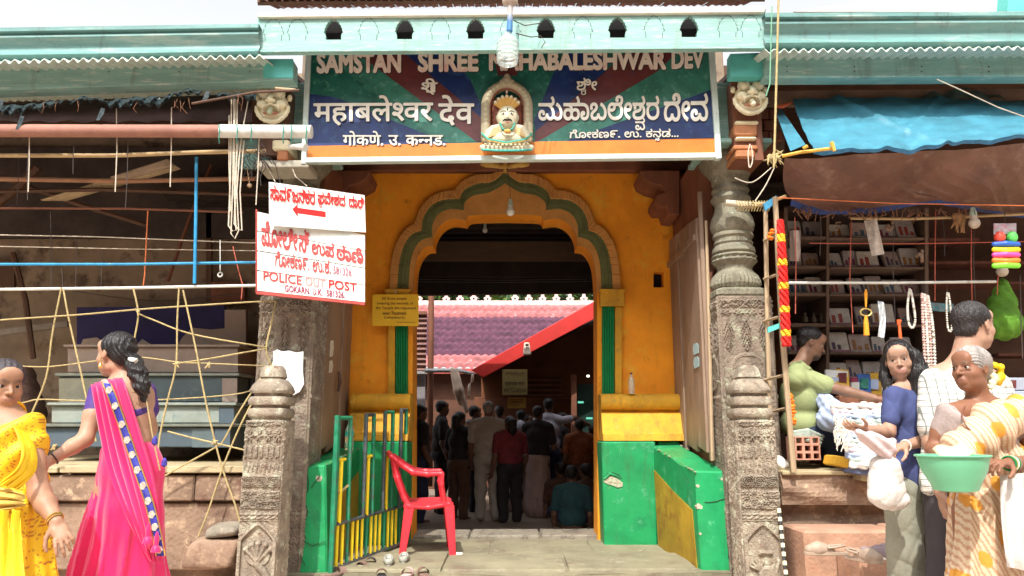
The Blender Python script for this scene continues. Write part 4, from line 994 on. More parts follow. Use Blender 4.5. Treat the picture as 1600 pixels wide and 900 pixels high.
# =================================================================== EAVES, gutters and corrugated sheets both sides
def eave(sx, label):
    t = thing('eave', label, 'eave', P(200 if sx < 0 else 1400, 110, 5.6))
    if sx < 0: XA, XB, ya, yb_, yc1, yc2, bt0, bt1, bb0, bb1, bx1 = -330, 404, 48, 37, 90, 76, 106, 93, 152, 125, 458
    else: XA, XB, ya, yb_, yc1, yc2, bt0, bt1, bb0, bb1, bx1 = 1195, 1990, 20, 15, 66, 56, 84, 77, 121, 117, 1990
    Yg = 5.42
    a = P(XA, ya, Yg); b = P(XB, yb_, Yg); hgt = a.z - P(XA, yc1, Yg).z
    prof = [(.25, .0), (0, .0), (0, -.02), (.0, -.030), (.035, -.036), (.035, -.055), (.012, -.062), (.012, -.075), (.03, -.09), (.06, -.12), (.065, -.15), (.05, -.18), (.03, -.205), (.05, -.215), (.25, -.215)]
    k = hgt / .215
    m_ = MB(); m_.sweep([(p[0], p[1] * k) for p in prof], a, b, 24); m_.build('moulded_gutter', GUTTER, t, smooth=True)
    # corrugated sheet
    Yc = 5.40; c0 = P(XA, (yc1 + bt0) / 2 + 4, Yc); c1 = P(XB + (10 if sx < 0 else 0), (yc2 + bt1) / 2 + 3, Yc); L_ = c1.x - c0.x; per = .0755
    n = int(L_ / per * 8)
    m_ = MB()
    def sh(u_, v_):
        p = c0.lerp(c1, u_); ph = (p.x - c0.x) / per * 2 * math.pi
        return p + Vector((0, v_ * 1.3, .016 * math.cos(ph) + v_ * .30))
    m_.grid(sh, n, 6)
    m_.grid(lambda u_, v_: sh(u_, v_) + Vector((0, .001, -.009)), n, 6)
    m_.grid(lambda u_, v_: sh(u_, 0) + Vector((0, .0005 * v_, -.009 * v_)), n, 1)
    m_.build('corrugated_sheet', M('corrugated_grey_teal', (.50, .58, .52), .5, .15, 9, .2, 30), t, smooth=True)
    m_ = MB(); Yb = 5.62
    m_.pquad([(XA, bb0), (bx1, bb1), (bx1, bt1), (XA, bt0)], Yb, .14)
    m_.build('fascia_beam', PALE_TEAL, t, bevel=.006)
    m_ = MB()
    if sx < 0: m_.pquad([(411, 122), (458, 121), (458, 92), (412, 92)], Yb - .006, .005)
    else: m_.pquad([(1141, 119), (1194, 119), (1194, 82), (1141, 84)], Yb + .05, .1)
    m_.build('turquoise_patch', TEAL, t)
    for i in range(4):
        x = (60 + i * 110) if sx < 0 else (1230 + i * 105)
        m_ = MB(); m_.tube([P(x, 104, Yb - .004), P(x, 104, Yb + .01)], .006, 6); m_.tube([P(x, 112, Yb - .004), P(x, 112, Yb + .01)], .006, 6); m_.build('bolt', WIRED, t)
    return t
eave(-1, 'pale teal eave with gutter and corrugated sheet over the left stall')
eave(1, 'pale teal eave with gutter and corrugated sheet over the bookstall on the right')
m_ = MB(); m_.prism([(1240, 18), (1300, 10), (1360, -2), (1420, -30), (1574, -30), (1578, 18)], [], lambda x, y: P(x, y, 7.5), (0, .2, 0))
single('pale_gable', m_, M('pale_grey_gable_wall', (.62, .58, .55), .8, .08, 3, .1), 'pale grey gable wall rising above the right gutter', 'wall')
m_ = MB(); m_.prism([(1574, 20), (1578, -30), (1680, -30), (1680, 20)], [], lambda x, y: P(x, y, 7.3), (0, .2, 0))
single('teal_gable', m_, TEAL, 'turquoise wall corner at the top right above the gutter', 'wall')
# sheet roofs behind the eaves, closing the stalls from above (front part open to the street)
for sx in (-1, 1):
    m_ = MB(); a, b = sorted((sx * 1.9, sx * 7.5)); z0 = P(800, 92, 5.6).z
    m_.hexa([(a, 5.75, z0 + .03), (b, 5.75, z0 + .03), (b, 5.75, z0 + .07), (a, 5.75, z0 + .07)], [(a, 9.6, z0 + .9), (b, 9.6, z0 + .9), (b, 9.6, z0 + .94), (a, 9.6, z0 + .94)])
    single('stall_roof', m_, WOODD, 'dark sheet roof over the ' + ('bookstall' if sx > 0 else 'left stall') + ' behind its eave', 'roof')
# light fitting in front of the valance: holder, stem and a plastic bottle shade
lf = thing('street_light', 'lamp under a cut clear plastic bottle hanging before the valance board', 'lamp', P(795, 98, 5.2))
s = SDF(.01); s.ell(P(797, 3, 5.2), (.06, .05, .035), c=(.45, .36, .30)); s.cap(P(797, 8, 5.2), P(797, 30, 5.2), .022, .02, c=(.42, .38, .36)); s.cap(P(797, 26, 5.2), P(796, 48, 5.2), .02, .024, c=(.05, .18, .38))
s.build('holder', .006, VCOL, lf)
m_ = MB(); c0 = P(793, 98, 5.2); uu = 5.2 / 1180
prof = [(17.5, 0), (18.5, 3)] + [(18.3 + (.9 if k % 2 else -.6), 6 + k * 4) for k in range(8)] + [(16, 41), (10, 47), (6, 50), (6, 54)]
m_.lathe(c0, [(a * uu, b * uu) for a, b in prof], 24)
m_.f = m_.f[:-2]
m_.build('bottle_shade', M('cloudy_clear_plastic', (.75, .86, .82), .25, .1, 20, .3, 30, alpha=.42, trans=.3), lf, smooth=True)
m_ = MB(); m_.tube([P(803, 32, 5.2), P(820, 40, 5.3), P(845, 36, 5.45)], .004, 5); m_.tube([P(806, 52, 5.2), P(830, 58, 5.3), P(845, 56, 5.45), P(852, 66, 5.45), P(846, 74, 5.45)], .004, 5); m_.build('wire', WIRED, lf)
m_ = MB(); m_.tube([P(797, 10, 5.2), P(799, -30, 5.3)], .012, 6); m_.build('rod', WOODD, lf)

# =================================================================== POLICE SIGN, ARROW SIGN, NOTICE
PY = 5.80
ps = thing('police_sign', 'white plank police out post sign lettered in red, left of the arch', 'sign', P(486, 466, PY))
c4 = [P(402, 330, PY), P(570, 366, PY - .05), P(570, 473, PY - .05), P(402, 455, PY)]   # tl tr br bl
def bil(u_, v_, d=0.):   # u right, v down
    p = c4[0].lerp(c4[1], u_).lerp(c4[3].lerp(c4[2], u_), v_); return p + Vector((0, -d, 0))
for k, (va_, vb_) in enumerate([(0, .25), (.25, .50), (.50, .745), (.745, 1)]):
    a = [bil(0, vb_ - .006), bil(1, vb_ - .006), bil(1, va_ + .006), bil(0, va_ + .006)]
    d = .002 * (k % 2); a = [p - Vector((0, d, 0)) for p in a]
    m_ = MB(); m_.hexa(a, [p + Vector((0, .02, 0)) for p in a]); m_.build('plank', SIGNW, ps, bevel=.002)
m_ = MB(); m_.hexa([bil(.02, .98, -.022), bil(.98, .98, -.022), bil(.98, .02, -.022), bil(.02, .02, -.022)], [bil(.02, .98, -.035), bil(.98, .98, -.035), bil(.98, .02, -.035), bil(.02, .02, -.035)]); m_.build('backing', WOODD, ps)
for (a, b, c_, d) in ((-.014, -.02, 0, 1.02), (-.01, 1.0, 1.0, 1.035)):
    m_ = MB(); m_.hexa([bil(a, d, .006), bil(c_, d, .006), bil(c_, b, .006), bil(a, b, .006)], [bil(a, d, -.03), bil(c_, d, -.03), bil(c_, b, -.03), bil(a, b, -.03)]); m_.build('red_edge', M('dull_red_edge', (.40, .06, .05), .6, .2, 12), ps)
def tq(u0, v0, u1, v1, d=.004): return [bil(u0, v0, d), bil(u1, v0, d), bil(u1, v1, d), bil(u0, v1, d)]
text('lettering', ['ಪ', 'ೋ', 'ಲ', ('ೀ', -.1, 0, 1, 1, None), 'ಸ', ('್', -.1, 0, 1, 1, None)], tq(.04, .10, .49, .43), FADEDRED, ps, off=.03, shadow=None)
text('lettering', 'ಉಪ', tq(.51, .22, .72, .43), FADEDRED, ps, off=.035)
text('lettering', ['ಠ', 'ಾ', 'ಣ', ('ೆ', -.15, 0, 1, 1, None)], tq(.74, .22, .99, .45), FADEDRED, ps, off=.035)
text('lettering', ['ಗ', 'ೋ', 'ಕ', 'ಣ', '೯', '.', ' ', 'ಉ', '.', 'ಕ', '.'], tq(.17, .46, .69, .66), FADEDRED, ps, off=.022)
text('lettering', '581326.', tq(.71, .54, .89, .65), M('purple_red_paint', (.30, .06, .12), .6, .15, 20, 0), ps, off=.01)
text('lettering', 'POLICE', tq(.06, .735, .42, .86), FADEDRED, ps, off=.02)
text('lettering', 'OUT', tq(.45, .735, .64, .86), M('very_faded_red', (.55, .25, .24), .6, .2, 20, 0, 20, ((.72, .62, .60), .25, 60)), ps, off=.02)
text('lettering', 'POST', tq(.67, .735, .93, .86), RED, ps, off=.02)
text('lettering', 'GOKARN. U.K.  581326.', tq(.26, .88, .82, .97), M('maroon_letter_paint', (.28, .03, .08), .6, .1, 20, 0), ps, off=.025)
asn = thing('arrow_sign', 'white metal sign with Kannada line and red arrow pointing left, above the police sign', 'sign', P(495, 360, PY - .08))
c4 = [P(420, 284, PY - .12), P(569.5, 305, PY - .12), P(571.5, 363, PY - .07), P(420.5, 352, PY - .07)]
m_ = MB(); m_.hexa([bil(0, 1), bil(1, 1), bil(1, 0), bil(0, 0)], [bil(0, 1, -.008), bil(1, 1, -.008), bil(1, 0, -.008), bil(0, 0, -.008)]); m_.build('panel', SIGNW, asn)
text('lettering', ['ಸ', 'ಾ', 'ವ', '೯', 'ಜ', ('ನ', 0, 0, 1, 1, None), ('ಿ', -.12, .0, 1, 1, .1), 'ಕ', 'ರ'], tq(.015, .055, .485, .42), RED, asn, off=.03)
text('lettering', ['ಪ', ('ರ', -.6, -.3, .5, .45, 0), 'ವ', 'ೇ', 'ಶ', 'ದ'], tq(.51, .06, .80, .47), RED, asn, off=.03)
text('lettering', ['ದ', 'ಾ', 'ರ', ('ಿ', -.12, .0, 1, 1, .1)], tq(.835, .06, .995, .38), RED, asn, off=.03)
m_ = MB(); pl = [(.245, .58), (.30, .44), (.30, .53), (.59, .555), (.59, .70), (.30, .665), (.30, .76)]
m_.prism(pl, [], lambda a, b: bil(a, b, .003), (0, .0028, 0)); m_.build('arrow', RED, asn)
m_ = MB(); m_.tube([P(430, 284, PY - .1), P(418, 262, 5.9), P(424, 246, 6.)], .004, 5); m_.tube([P(480, 291, PY - .1), P(462, 276, 5.85), P(452, 252, 6.)], .004, 5); m_.build('tie_wire', WIRE, asn)
yn = thing('yellow_notice', 'yellow facemask notice hanging on the left jamb of the arch', 'notice', P(618, 509, YF - .14))
c4 = [P(582, 460, YF - .14), P(654, 460, YF - .14), P(654, 509.5, YF - .13), P(582, 509, YF - .13)]
m_ = MB(); m_.hexa([bil(0, 1), bil(1, 1), bil(1, 0), bil(0, 0)], [bil(0, 1, -.006), bil(1, 1, -.006), bil(1, 0, -.006), bil(0, 0, -.006)]); m_.build('panel', M('notice_yellow', (.82, .50, .02), .5, .05, 5, .05), yn)
BR = M('notice_brown_print', (.12, .05, .02), .6, .1, 20, 0)
for ln, a, b, k in (('All those people', .20, .74, 0), ('entering the veranda of', .10, .88, 1), ('the Temple are requested', .07, .94, 2), ('wear Facemask', .22, .74, 3), ('Compulsorily.', .25, .72, 4)):
    text('lettering', ln, tq(a, .09 + k * .15, b, .20 + k * .15, .002), BR, yn, off=.006, lift=.002)
text('lettering', 'Temple Administration', tq(.52, .86, .93, .91, .002), BR, yn, off=.0, lift=.002)
m_ = MB(); m_.tube([P(618, 459, YF - .14), P(618, 453, YF - .15)], .003, 4); m_.build('hanger', WIRE, yn)

# =================================================================== BULBS under the arch
def bulb(px, py, Y, r_, label, wire_to, cap_=True, mat=None):
    c = P(px, py, Y); t = thing('light_bulb', label, 'light bulb', (c.x, Y, c.z - r_), 'bare bulbs')
    m_ = MB(); m_.lathe(c, [(r_ * math.sin(a) + .0005, -r_ * math.cos(a)) for a in np.linspace(0, 2.2, 10)] + [(r_ * .62, r_ * .95), (r_ * .55, r_ * 1.5)], 20); m_.build('globe', mat or GLASSB, t, smooth=True)
    m_ = MB(); m_.lathe(c, [(r_ * .60, r_ * 1.5), (r_ * .62, r_ * 2.2), (r_ * .42, r_ * 2.5), (r_ * .40, r_ * 3.0), (r_ * .2, r_ * 3.1)], 16); m_.build('socket', M('pale_green_plastic', (.42, .55, .45), .5, .1, 20, 0), t, smooth=True)
    m_ = MB(); m_.tube([c + Vector((0, 0, r_ * 3)), c.lerp(Vector(wire_to), .5) + Vector((.01, 0, 0)), wire_to], .003, 5); m_.build('wire', WIRED, t)
    return t
bulb(797.5, 331, 7.1, .042, 'white bulb hanging at the centre of the arch', P(793, 262, 7.3))
bulb(758, 360, 9.2, .034, 'small dark-hung bulb in the hall left of the arch centre', P(758, 335, 9.2))
# =================================================================== HALL BEHIND THE ARCH AND COURT BEYOND
hb = thing('entrance_hall', 'dark timber ceiling and brown beams of the hall behind the arch', 'hall', (0, 9.5, 3.))
zA = 0
HX = M('near_black_timber', (.035, .024, .018), .8, .3, 4, .3)  # one near-black brown for the hall timbers and the wing roof
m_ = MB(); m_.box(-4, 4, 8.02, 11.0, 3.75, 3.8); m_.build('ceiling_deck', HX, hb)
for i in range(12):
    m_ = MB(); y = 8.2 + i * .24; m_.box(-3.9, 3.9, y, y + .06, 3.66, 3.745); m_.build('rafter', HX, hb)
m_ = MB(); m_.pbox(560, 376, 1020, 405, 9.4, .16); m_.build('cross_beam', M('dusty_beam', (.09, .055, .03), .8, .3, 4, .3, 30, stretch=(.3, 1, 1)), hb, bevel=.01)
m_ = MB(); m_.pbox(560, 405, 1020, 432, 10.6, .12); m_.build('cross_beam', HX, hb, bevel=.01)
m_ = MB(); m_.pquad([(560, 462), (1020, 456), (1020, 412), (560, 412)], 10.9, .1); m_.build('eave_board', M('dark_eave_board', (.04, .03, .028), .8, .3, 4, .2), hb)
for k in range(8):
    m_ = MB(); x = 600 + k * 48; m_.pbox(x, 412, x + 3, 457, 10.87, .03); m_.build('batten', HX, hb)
for k in range(4):
    m_ = MB(); m_.tube([P(600, 428 + k * 4, 10.8), P(790, 431 + k * 3.4, 10.8), P(980, 427 + k * 4, 10.8)], .006, 4); m_.build('wire', M('grey_wire', (.16, .13, .12), .6, .1, 9, 0), hb)
# hall side walls
for sx in (-1, 1):
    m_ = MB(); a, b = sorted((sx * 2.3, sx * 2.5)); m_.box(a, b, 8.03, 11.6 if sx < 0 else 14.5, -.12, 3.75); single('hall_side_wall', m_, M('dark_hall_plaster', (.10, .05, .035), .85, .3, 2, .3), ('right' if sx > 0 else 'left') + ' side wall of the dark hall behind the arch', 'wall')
# back wing at the right: dark sanctum entrance with red barge board
rb = thing('shrine_wing', 'dark shrine building with bright red sloping barge board inside the court', 'building', (.6, 13, 0))
A = [P(744, 586, 12.2), P(756, 592, 12.2), P(960, 490, 12.2), P(960, 450, 12.2)]
m_ = MB(); m_.hexa([P(755, 590, 12.2), P(962, 481, 12.2), P(962, 452, 12.2), P(736, 578, 12.2)], [p + Vector((0, .05, 0)) for p in (P(755, 590, 12.2), P(962, 481, 12.2), P(962, 452, 12.2), P(736, 578, 12.2))])
m_.build('barge_board', M('bright_red_board', (.52, .03, .025), .5, .1, 5, .15), rb, bevel=.01)
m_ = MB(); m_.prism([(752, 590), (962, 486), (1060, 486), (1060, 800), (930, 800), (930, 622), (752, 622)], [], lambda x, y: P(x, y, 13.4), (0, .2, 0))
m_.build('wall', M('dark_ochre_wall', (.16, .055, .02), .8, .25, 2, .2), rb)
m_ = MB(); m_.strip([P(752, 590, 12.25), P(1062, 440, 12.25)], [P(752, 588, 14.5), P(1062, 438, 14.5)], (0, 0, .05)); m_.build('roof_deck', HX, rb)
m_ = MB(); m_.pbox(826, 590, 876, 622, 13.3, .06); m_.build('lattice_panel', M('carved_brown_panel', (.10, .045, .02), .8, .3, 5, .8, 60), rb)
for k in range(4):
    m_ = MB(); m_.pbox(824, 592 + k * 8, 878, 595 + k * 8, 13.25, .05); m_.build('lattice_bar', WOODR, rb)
m_ = MB(); m_.pbox(903, 600, 935, 720, 13.2, .1); m_.build('dark_green_doorway', M('dark_green_door', (.01, .035, .025), .5, .3, 4), rb)  # plain dark green slab
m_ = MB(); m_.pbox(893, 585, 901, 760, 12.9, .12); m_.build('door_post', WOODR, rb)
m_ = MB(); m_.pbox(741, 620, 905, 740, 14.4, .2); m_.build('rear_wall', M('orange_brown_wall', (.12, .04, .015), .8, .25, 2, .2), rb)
m_ = MB(); m_.pbox(917, 586, 921, 589, 13.0, .02); m_.build('lamp', M('tiny_lit_lamp', (.8, .8, .7), .5, 0, 1, 0, emit=(1, .95, .8, 3)), rb)
for k, (x, y, w_) in enumerate([(916, 652, 10), (903, 627, 9), (905, 655, 5)]):
    m_ = MB(); m_.pbox(x, y, x + w_, y + 3, 12.9, .02); m_.build('green_tube_light', M('dim_green_tube', (.1, .4, .3), .5, 0, 1, 0, emit=(.15, .8, .55, .35)), rb)
# signs on it
sg = thing('direction_sign', 'dull yellow WAY TO DARSHAN board hanging in the dark hall', 'sign', P(803, 630, 11.9))
c4 = [P(785, 577, 11.9), P(824, 577, 11.9), P(824, 617, 11.9), P(785, 617, 11.9)]
m_ = MB(); m_.hexa([bil(0, 1), bil(1, 1), bil(1, 0), bil(0, 0)], [bil(0, 1, -.02), bil(1, 1, -.02), bil(1, 0, -.02), bil(0, 0, -.02)]); m_.build('panel', M('khaki_board', (.30, .24, .09), .6, .15, 5, 0), sg)
text('lettering', 'WAY TO DARSHAN', tq(.05, .74, .95, .90, .004), BLACK, sg, off=.01)
text('lettering', 'दर्शनाचा मार्ग', tq(.10, .50, .9, .68, .004), BLACK, sg, off=.01)
text('lettering', 'ದರ್ಶನಕ್ಕೆ ದಾರಿ', tq(.12, .10, .88, .22, .004), BR, sg, off=.0)
sg2 = thing('small_notice', 'small yellow notice below the hanging direction board', 'notice', P(806, 638, 11.95))
m_ = MB(); m_.pbox(793, 621, 822, 638, 11.95, .02); m_.build('panel', M('ochre_notice', (.38, .22, .03), .6, .15, 5, 0), sg2)
for k in range(3):
    m_ = MB(); m_.pbox(797, 624 + k * 4, 818 - k * 3, 625 + k * 4, 11.945, .002); m_.build('printed_line', BR, sg2)
# loudspeaker on barge board
ls = thing('loudspeaker', 'small cream horn loudspeaker on the red barge board', 'loudspeaker', P(822, 555, 12.1))
m_ = MB(); a = [P(817, 554, 12.0), P(830, 554, 12.0), P(827, 535, 12.05), P(819, 535, 12.05)]; m_.hexa(a, [p + Vector((0, .1, 0)) for p in a]); m_.build('horn', M('cream_plastic', (.62, .50, .40), .5, .1, 10, 0), ls, bevel=.01)
m_ = MB(); m_.pbox(821, 537, 826, 541, 11.99, .01); m_.build('vent', WOODD, ls)

# tiled roof across the court
cr = thing('tiled_roof_building', 'court building with tiled roof coloured as shaded purple and sunlit pink, and ridge finials', 'building', (0, 17, 0))
YR = 16.0
def roofp(py):   # roof plane from eave (y px 577 at 16.0) to ridge (y px 478 at 19.5)
    t = (577 - py) / 99.; return 16.0 + 3.5 * t
rows = 10
wave = None
for k in range(rows):
    p0 = 577 - k * 9.9; p1 = 577 - (k + 1) * 9.9 - 2
    Y0, Y1 = roofp(p0), roofp(p1)
    mb = MB(); xa = -5.2; xb = 5.4; n = 420
    z0, z1 = P(800, p0, Y0).z, P(800, p1, Y1).z
    def f(u_, v_):
        x = xa + (xb - xa) * u_; ph = x / .17 * 2 * math.pi
        return Vector((x, Y0 + (Y1 - Y0) * v_, z0 + (z1 - z0) * v_ + .05 * abs(math.sin(ph / 2)) * (1 - .3 * v_) + .09 * (1 - v_)))
    mb.grid(f, n, 1); mb.grid(lambda u_, v_: f(u_, 0) - Vector((0, 0, .09 * v_)), n, 1)
    mb.build('tile_row', TILE_SHADED if 1 < k < 8 else TILE_LIT, cr, smooth=False)  # sun and shadow on the roof are put into the row colours
zr = P(800, 478, 19.5).z
m_ = MB(); m_.tube([(-5.2, 19.5, zr + .03), (5.4, 19.5, zr + .03)], .11, 10); m_.build('ridge_cap', M('pink_ridge', (.62, .42, .40), .8, .15, 6, .2), cr, smooth=True)
fm = None
for i in range(29):
    x = -4.6 + i * .36
    if i in (7, 12, 20): continue
    if fm is None:
        mb = MB(); o_ = [(-.09, 0), (-.10, .10), (-.13, .17), (-.06, .22), (-.05, .30), (0, .44), (.05, .30), (.06, .22), (.13, .17), (.10, .10), (.09, 0)]
        mb.prism(o_, [[(math.cos(a) * .035, .13 + math.sin(a) * .04) for a in np.linspace(0, 2 * math.pi, 9)[:-1]]], lambda a, b: Vector((a, 0, b)), (0, .05, 0)); fm = mb.mesh('finial', M('pink_terracotta', (.66, .46, .42), .8, .12, 6, .2))
    inst(fm, 'finial', cr, (x, 19.45, zr + .09), scale=(.8, 1, random.uniform(.62, .76)))
m_ = MB(); m_.box(-5, 5.2, 16.35, 16.5, -.12, P(800, 577, 16.3).z); m_.build('wall', M('court_brown_wall', (.09, .035, .018), .8, .3, 2, .2), cr)
m_ = MB(); m_.box(-5.2, 5.4, 15.96, 16.02, P(800, 584, 16).z, P(800, 576, 16).z); m_.build('eave_strip', M('red_eave', (.35, .06, .05), .6, .2, 5), cr)
# corrugated screen, posts and folded blind at the left
cs = thing('corrugated_screen', 'rusty corrugated sheet screen hanging at the left of the court', 'screen', (-1.4, 12.5, 1.5))
m_ = MB()
ya, yb_ = P(800, 582, 12.5).z, P(800, 490, 12.5).z
def f(u_, v_):
    z = ya + (yb_ - ya) * v_; return Vector((P(560, 500, 12.5).x * (1 - u_) + P(667, 500, 12.5).x * u_, 12.5 + .02 * math.cos(z / .085 * 6.283), z))
m_.grid(f, 2, 130); m_.grid(lambda u_, v_: f(u_, v_) + Vector((0, .01, 0)), 2, 130); m_.build('sheet', M('rusty_sheet', (.20, .10, .08), .6, .2, 6, .2), cs, smooth=True)
m_ = MB(); m_.pbox(560, 486, 667, 491, 12.45, .08); m_.build('top_rail', WOODR, cs); m_ = MB(); m_.pbox(560, 580, 667, 584, 12.45, .08); m_.build('bottom_rail', M('steel_rail', (.30, .28, .28), .5, .1, 4), cs)
pp = MB(); pp.tube([P(671, 760, 12.3), P(674, 450, 12.3)], .05, 10); single('court_post', pp, WOODR, 'slim brown post at the left of the court behind the crowd', 'post', smooth=True)
pp = MB(); pp.tube([P(664, 579, 12.2), P(715, 579, 12.2), P(742, 584, 12.2)], [.035, .035, .02], 8); single('roller_rod', pp, M('steel_rail2', (.34, .33, .34), .4, .1, 4, metal=.5), 'steel rod running from the brown post to the red board', 'rod', smooth=True)
pp = MB(); pp.pbox(645, 585, 664, 740, 12.6, .06); single('grey_screen', pp, M('grey_panel', (.24, .22, .23), .6, .1, 4), 'grey upright screen behind the crowd at the left edge of the doorway', 'screen')
s = SDF(.03)
a = P(709, 580, 12.1); b = P(716, 610, 12.05); c = P(728, 640, 12.1)
s.chain([a, b, c], [.06, .09, .05]); s.cap(P(738, 588, 12.1), P(728, 632, 12.1), .025, .02)
o_ = s.build('gathered_cloth', .015, M('pale_beige_cloth', (.62, .48, .38), .8, .2, 12, .4), None, loc=tuple(P(722, 645, 12.1)), color=False, disp=lambda X, Y, Z: .015 * np.sin(X * 60 + Z * 12) + 0 * Y)  # pale beige cloth colour
tag(o_, 'pale gathered cloth bundle tied under the rod in the court', 'cloth')
# trees behind the court roof
def leafy(t, c, rad, n, mats, size=.16):
    mb = [MB() for _ in mats]
    for i in range(n):
        d = np.array([random.gauss(0, 1) for _ in range(3)]); d /= np.linalg.norm(d); rr = random.random() ** .4
        lump = 1 + .25 * math.sin(d[0] * 5 + c[0]) * math.sin(d[2] * 6 + c[1])
        p = Vector(c) + Vector((d[0] * rad[0], d[1] * rad[1], d[2] * rad[2])) * rr * lump
        a = Vector((random.gauss(0, 1), random.gauss(0, 1), random.gauss(0, .6))).normalized(); b = a.cross(Vector((random.gauss(0, 1), random.gauss(0, 1), random.gauss(0, 1)))).normalized()
        s_ = size * random.uniform(.5, 1.3)
        mb[i % len(mats)].add([p - a * s_, p + b * s_ * .35, p + a * s_, p - b * s_ * .35], [(0, 1, 2, 3)])
    return [m.build('crown', mt, t) for m, mt in zip(mb, mats)]
LF = [M('leaf_mid', (.07, .15, .03), .6, .3, 3, 0), M('leaf_light', (.15, .24, .05), .6, .3, 3, 0), M('leaf_dark', (.03, .07, .02), .6, .3, 3, 0)]
for k, (x, y, z, r_, l) in enumerate([(-3.2, 25, 6.4, 2.2, 'leafy tree behind the court roof, leftmost'), (-.2, 27, 6.6, 2.6, 'leafy tree behind the middle of the court roof'), (3.2, 25, 6.6, 2.3, 'leafy tree behind the court roof, rightmost')]):
    t = thing('tree', l, 'tree', (x, y, -.1), 'trees behind the court')
    m_ = MB(); m_.tube([(x, y, -.1), (x + .1, y, 2.2), (x - .15, y, 4.2), (x + .1, y, z)], [.24, .2, .15, .06], 10)
    for j in range(6):
        a_ = j * 1.05; m_.tube([(x - .1, y, 3.6 + j * .25), (x + math.cos(a_) * .8, y + math.sin(a_) * .8, 4.6 + j * .3), (x + math.cos(a_) * 1.6, y + math.sin(a_) * 1.6, 5.4 + j * .35)], [.08, .05, .02], 6)
    m_.build('trunk', M('tree_bark', (.16, .11, .07), .9, .2, 6, .5), t, smooth=True)
    leafy(t, (x, y, z), (r_, r_, r_ * 1.1), 5200, LF, .20)

# =================================================================== LEFT STALL
lw = thing('stall_back_wall', 'dim brown back wall of the left stall', 'wall', (-4.5, 8.6, 0))
m_ = MB(); m_.box(-9, -1.9, 8.6, 8.75, 0, 5.4); m_.build('wall', BROWNWALL, lw)
m_ = MB(); m_.pbox(-120, 230, 420, 372, 8.5, .05); m_.build('upper_board', M('near_black_board', (.06, .045, .04), .9, .3, 3), lw)
m_ = MB(); m_.pbox(330, 440, 382, 475, 8.5, .05); m_.build('cupboard', WOODR, lw)
m_ = MB(); m_.pbox(322, 330, 330, 470, 8.5, .04); m_.build('upright', WOODD, lw)
m_ = MB(); m_.pbox(-40, 405, 22, 450, 8.5, .04); m_.build('dark_niche', WOODD, lw)
m_ = MB(); m_.box(-9, -8.8, 5.9, 8.6, 0, 4.9); single('stall_end_wall', m_, BROWNWALL, 'far left end wall of the left stall', 'wall')
m_ = MB(); m_.box(-2.02, -1.9, 6.75, 8.6, 0, 5.0); single('stall_partition', m_, BROWNWALL, 'brown partition between the left stall and the porch', 'wall')
# platform
lp = thing('stall_platform', 'pinkish stone plinth of the left stall with planked top', 'platform', (-4.4, 6.3, 0))
zt = P(200, 728, 5.95).z
m_ = MB(); m_.box(-9, -1.98, 5.95, 8.6, -.12, zt - .03)
m_.build('wall', LATERITE, lp)
# sloping face courses with real joints
for k, (z0, z1, dy) in enumerate([(P(200, 892, 5.85).z, P(200, 786, 5.85).z, .0), (P(200, 782, 5.9).z, P(200, 742, 5.9).z, -.05)]):
    xs = -9
    while xs < -2.1:
        w_ = random.uniform(1.7, 3.2); xe = min(xs + w_, -1.99)
        m_ = MB(); d_ = random.uniform(0, .012)
        if k == 0: m_.box(xs + .003, xe - .003, 5.87 + d_, 5.95, max(z0, -.1), z1)
        else: m_.box(xs + .003, xe - .003, 5.83 + d_, 5.95, z0, z1)
        m_.build('stone_block', LATERITE, lp, bevel=.012); xs = xe
m_ = MB()
m_.grid(lambda a, b: Vector((-9 + 7.0 * a, 5.80 + .025 * math.sin(a * 40) * (b < .5), zt - .005 - .05 * (1 - b) + .008 * math.sin(a * 90))), 100, 1)
for i in range(9):
    ya = 5.80 + i * .31
    for (xa, xb) in ((-9, -5.2), (-5.19, -3.4), (-3.39, -1.99)):
        m_ = MB(); m_.box(xa + .004, xb - .004, ya + .004, ya + .303, zt - .045, zt + random.uniform(-.004, .006)); m_.build('top_slab', PLAT, lp, bevel=.006)
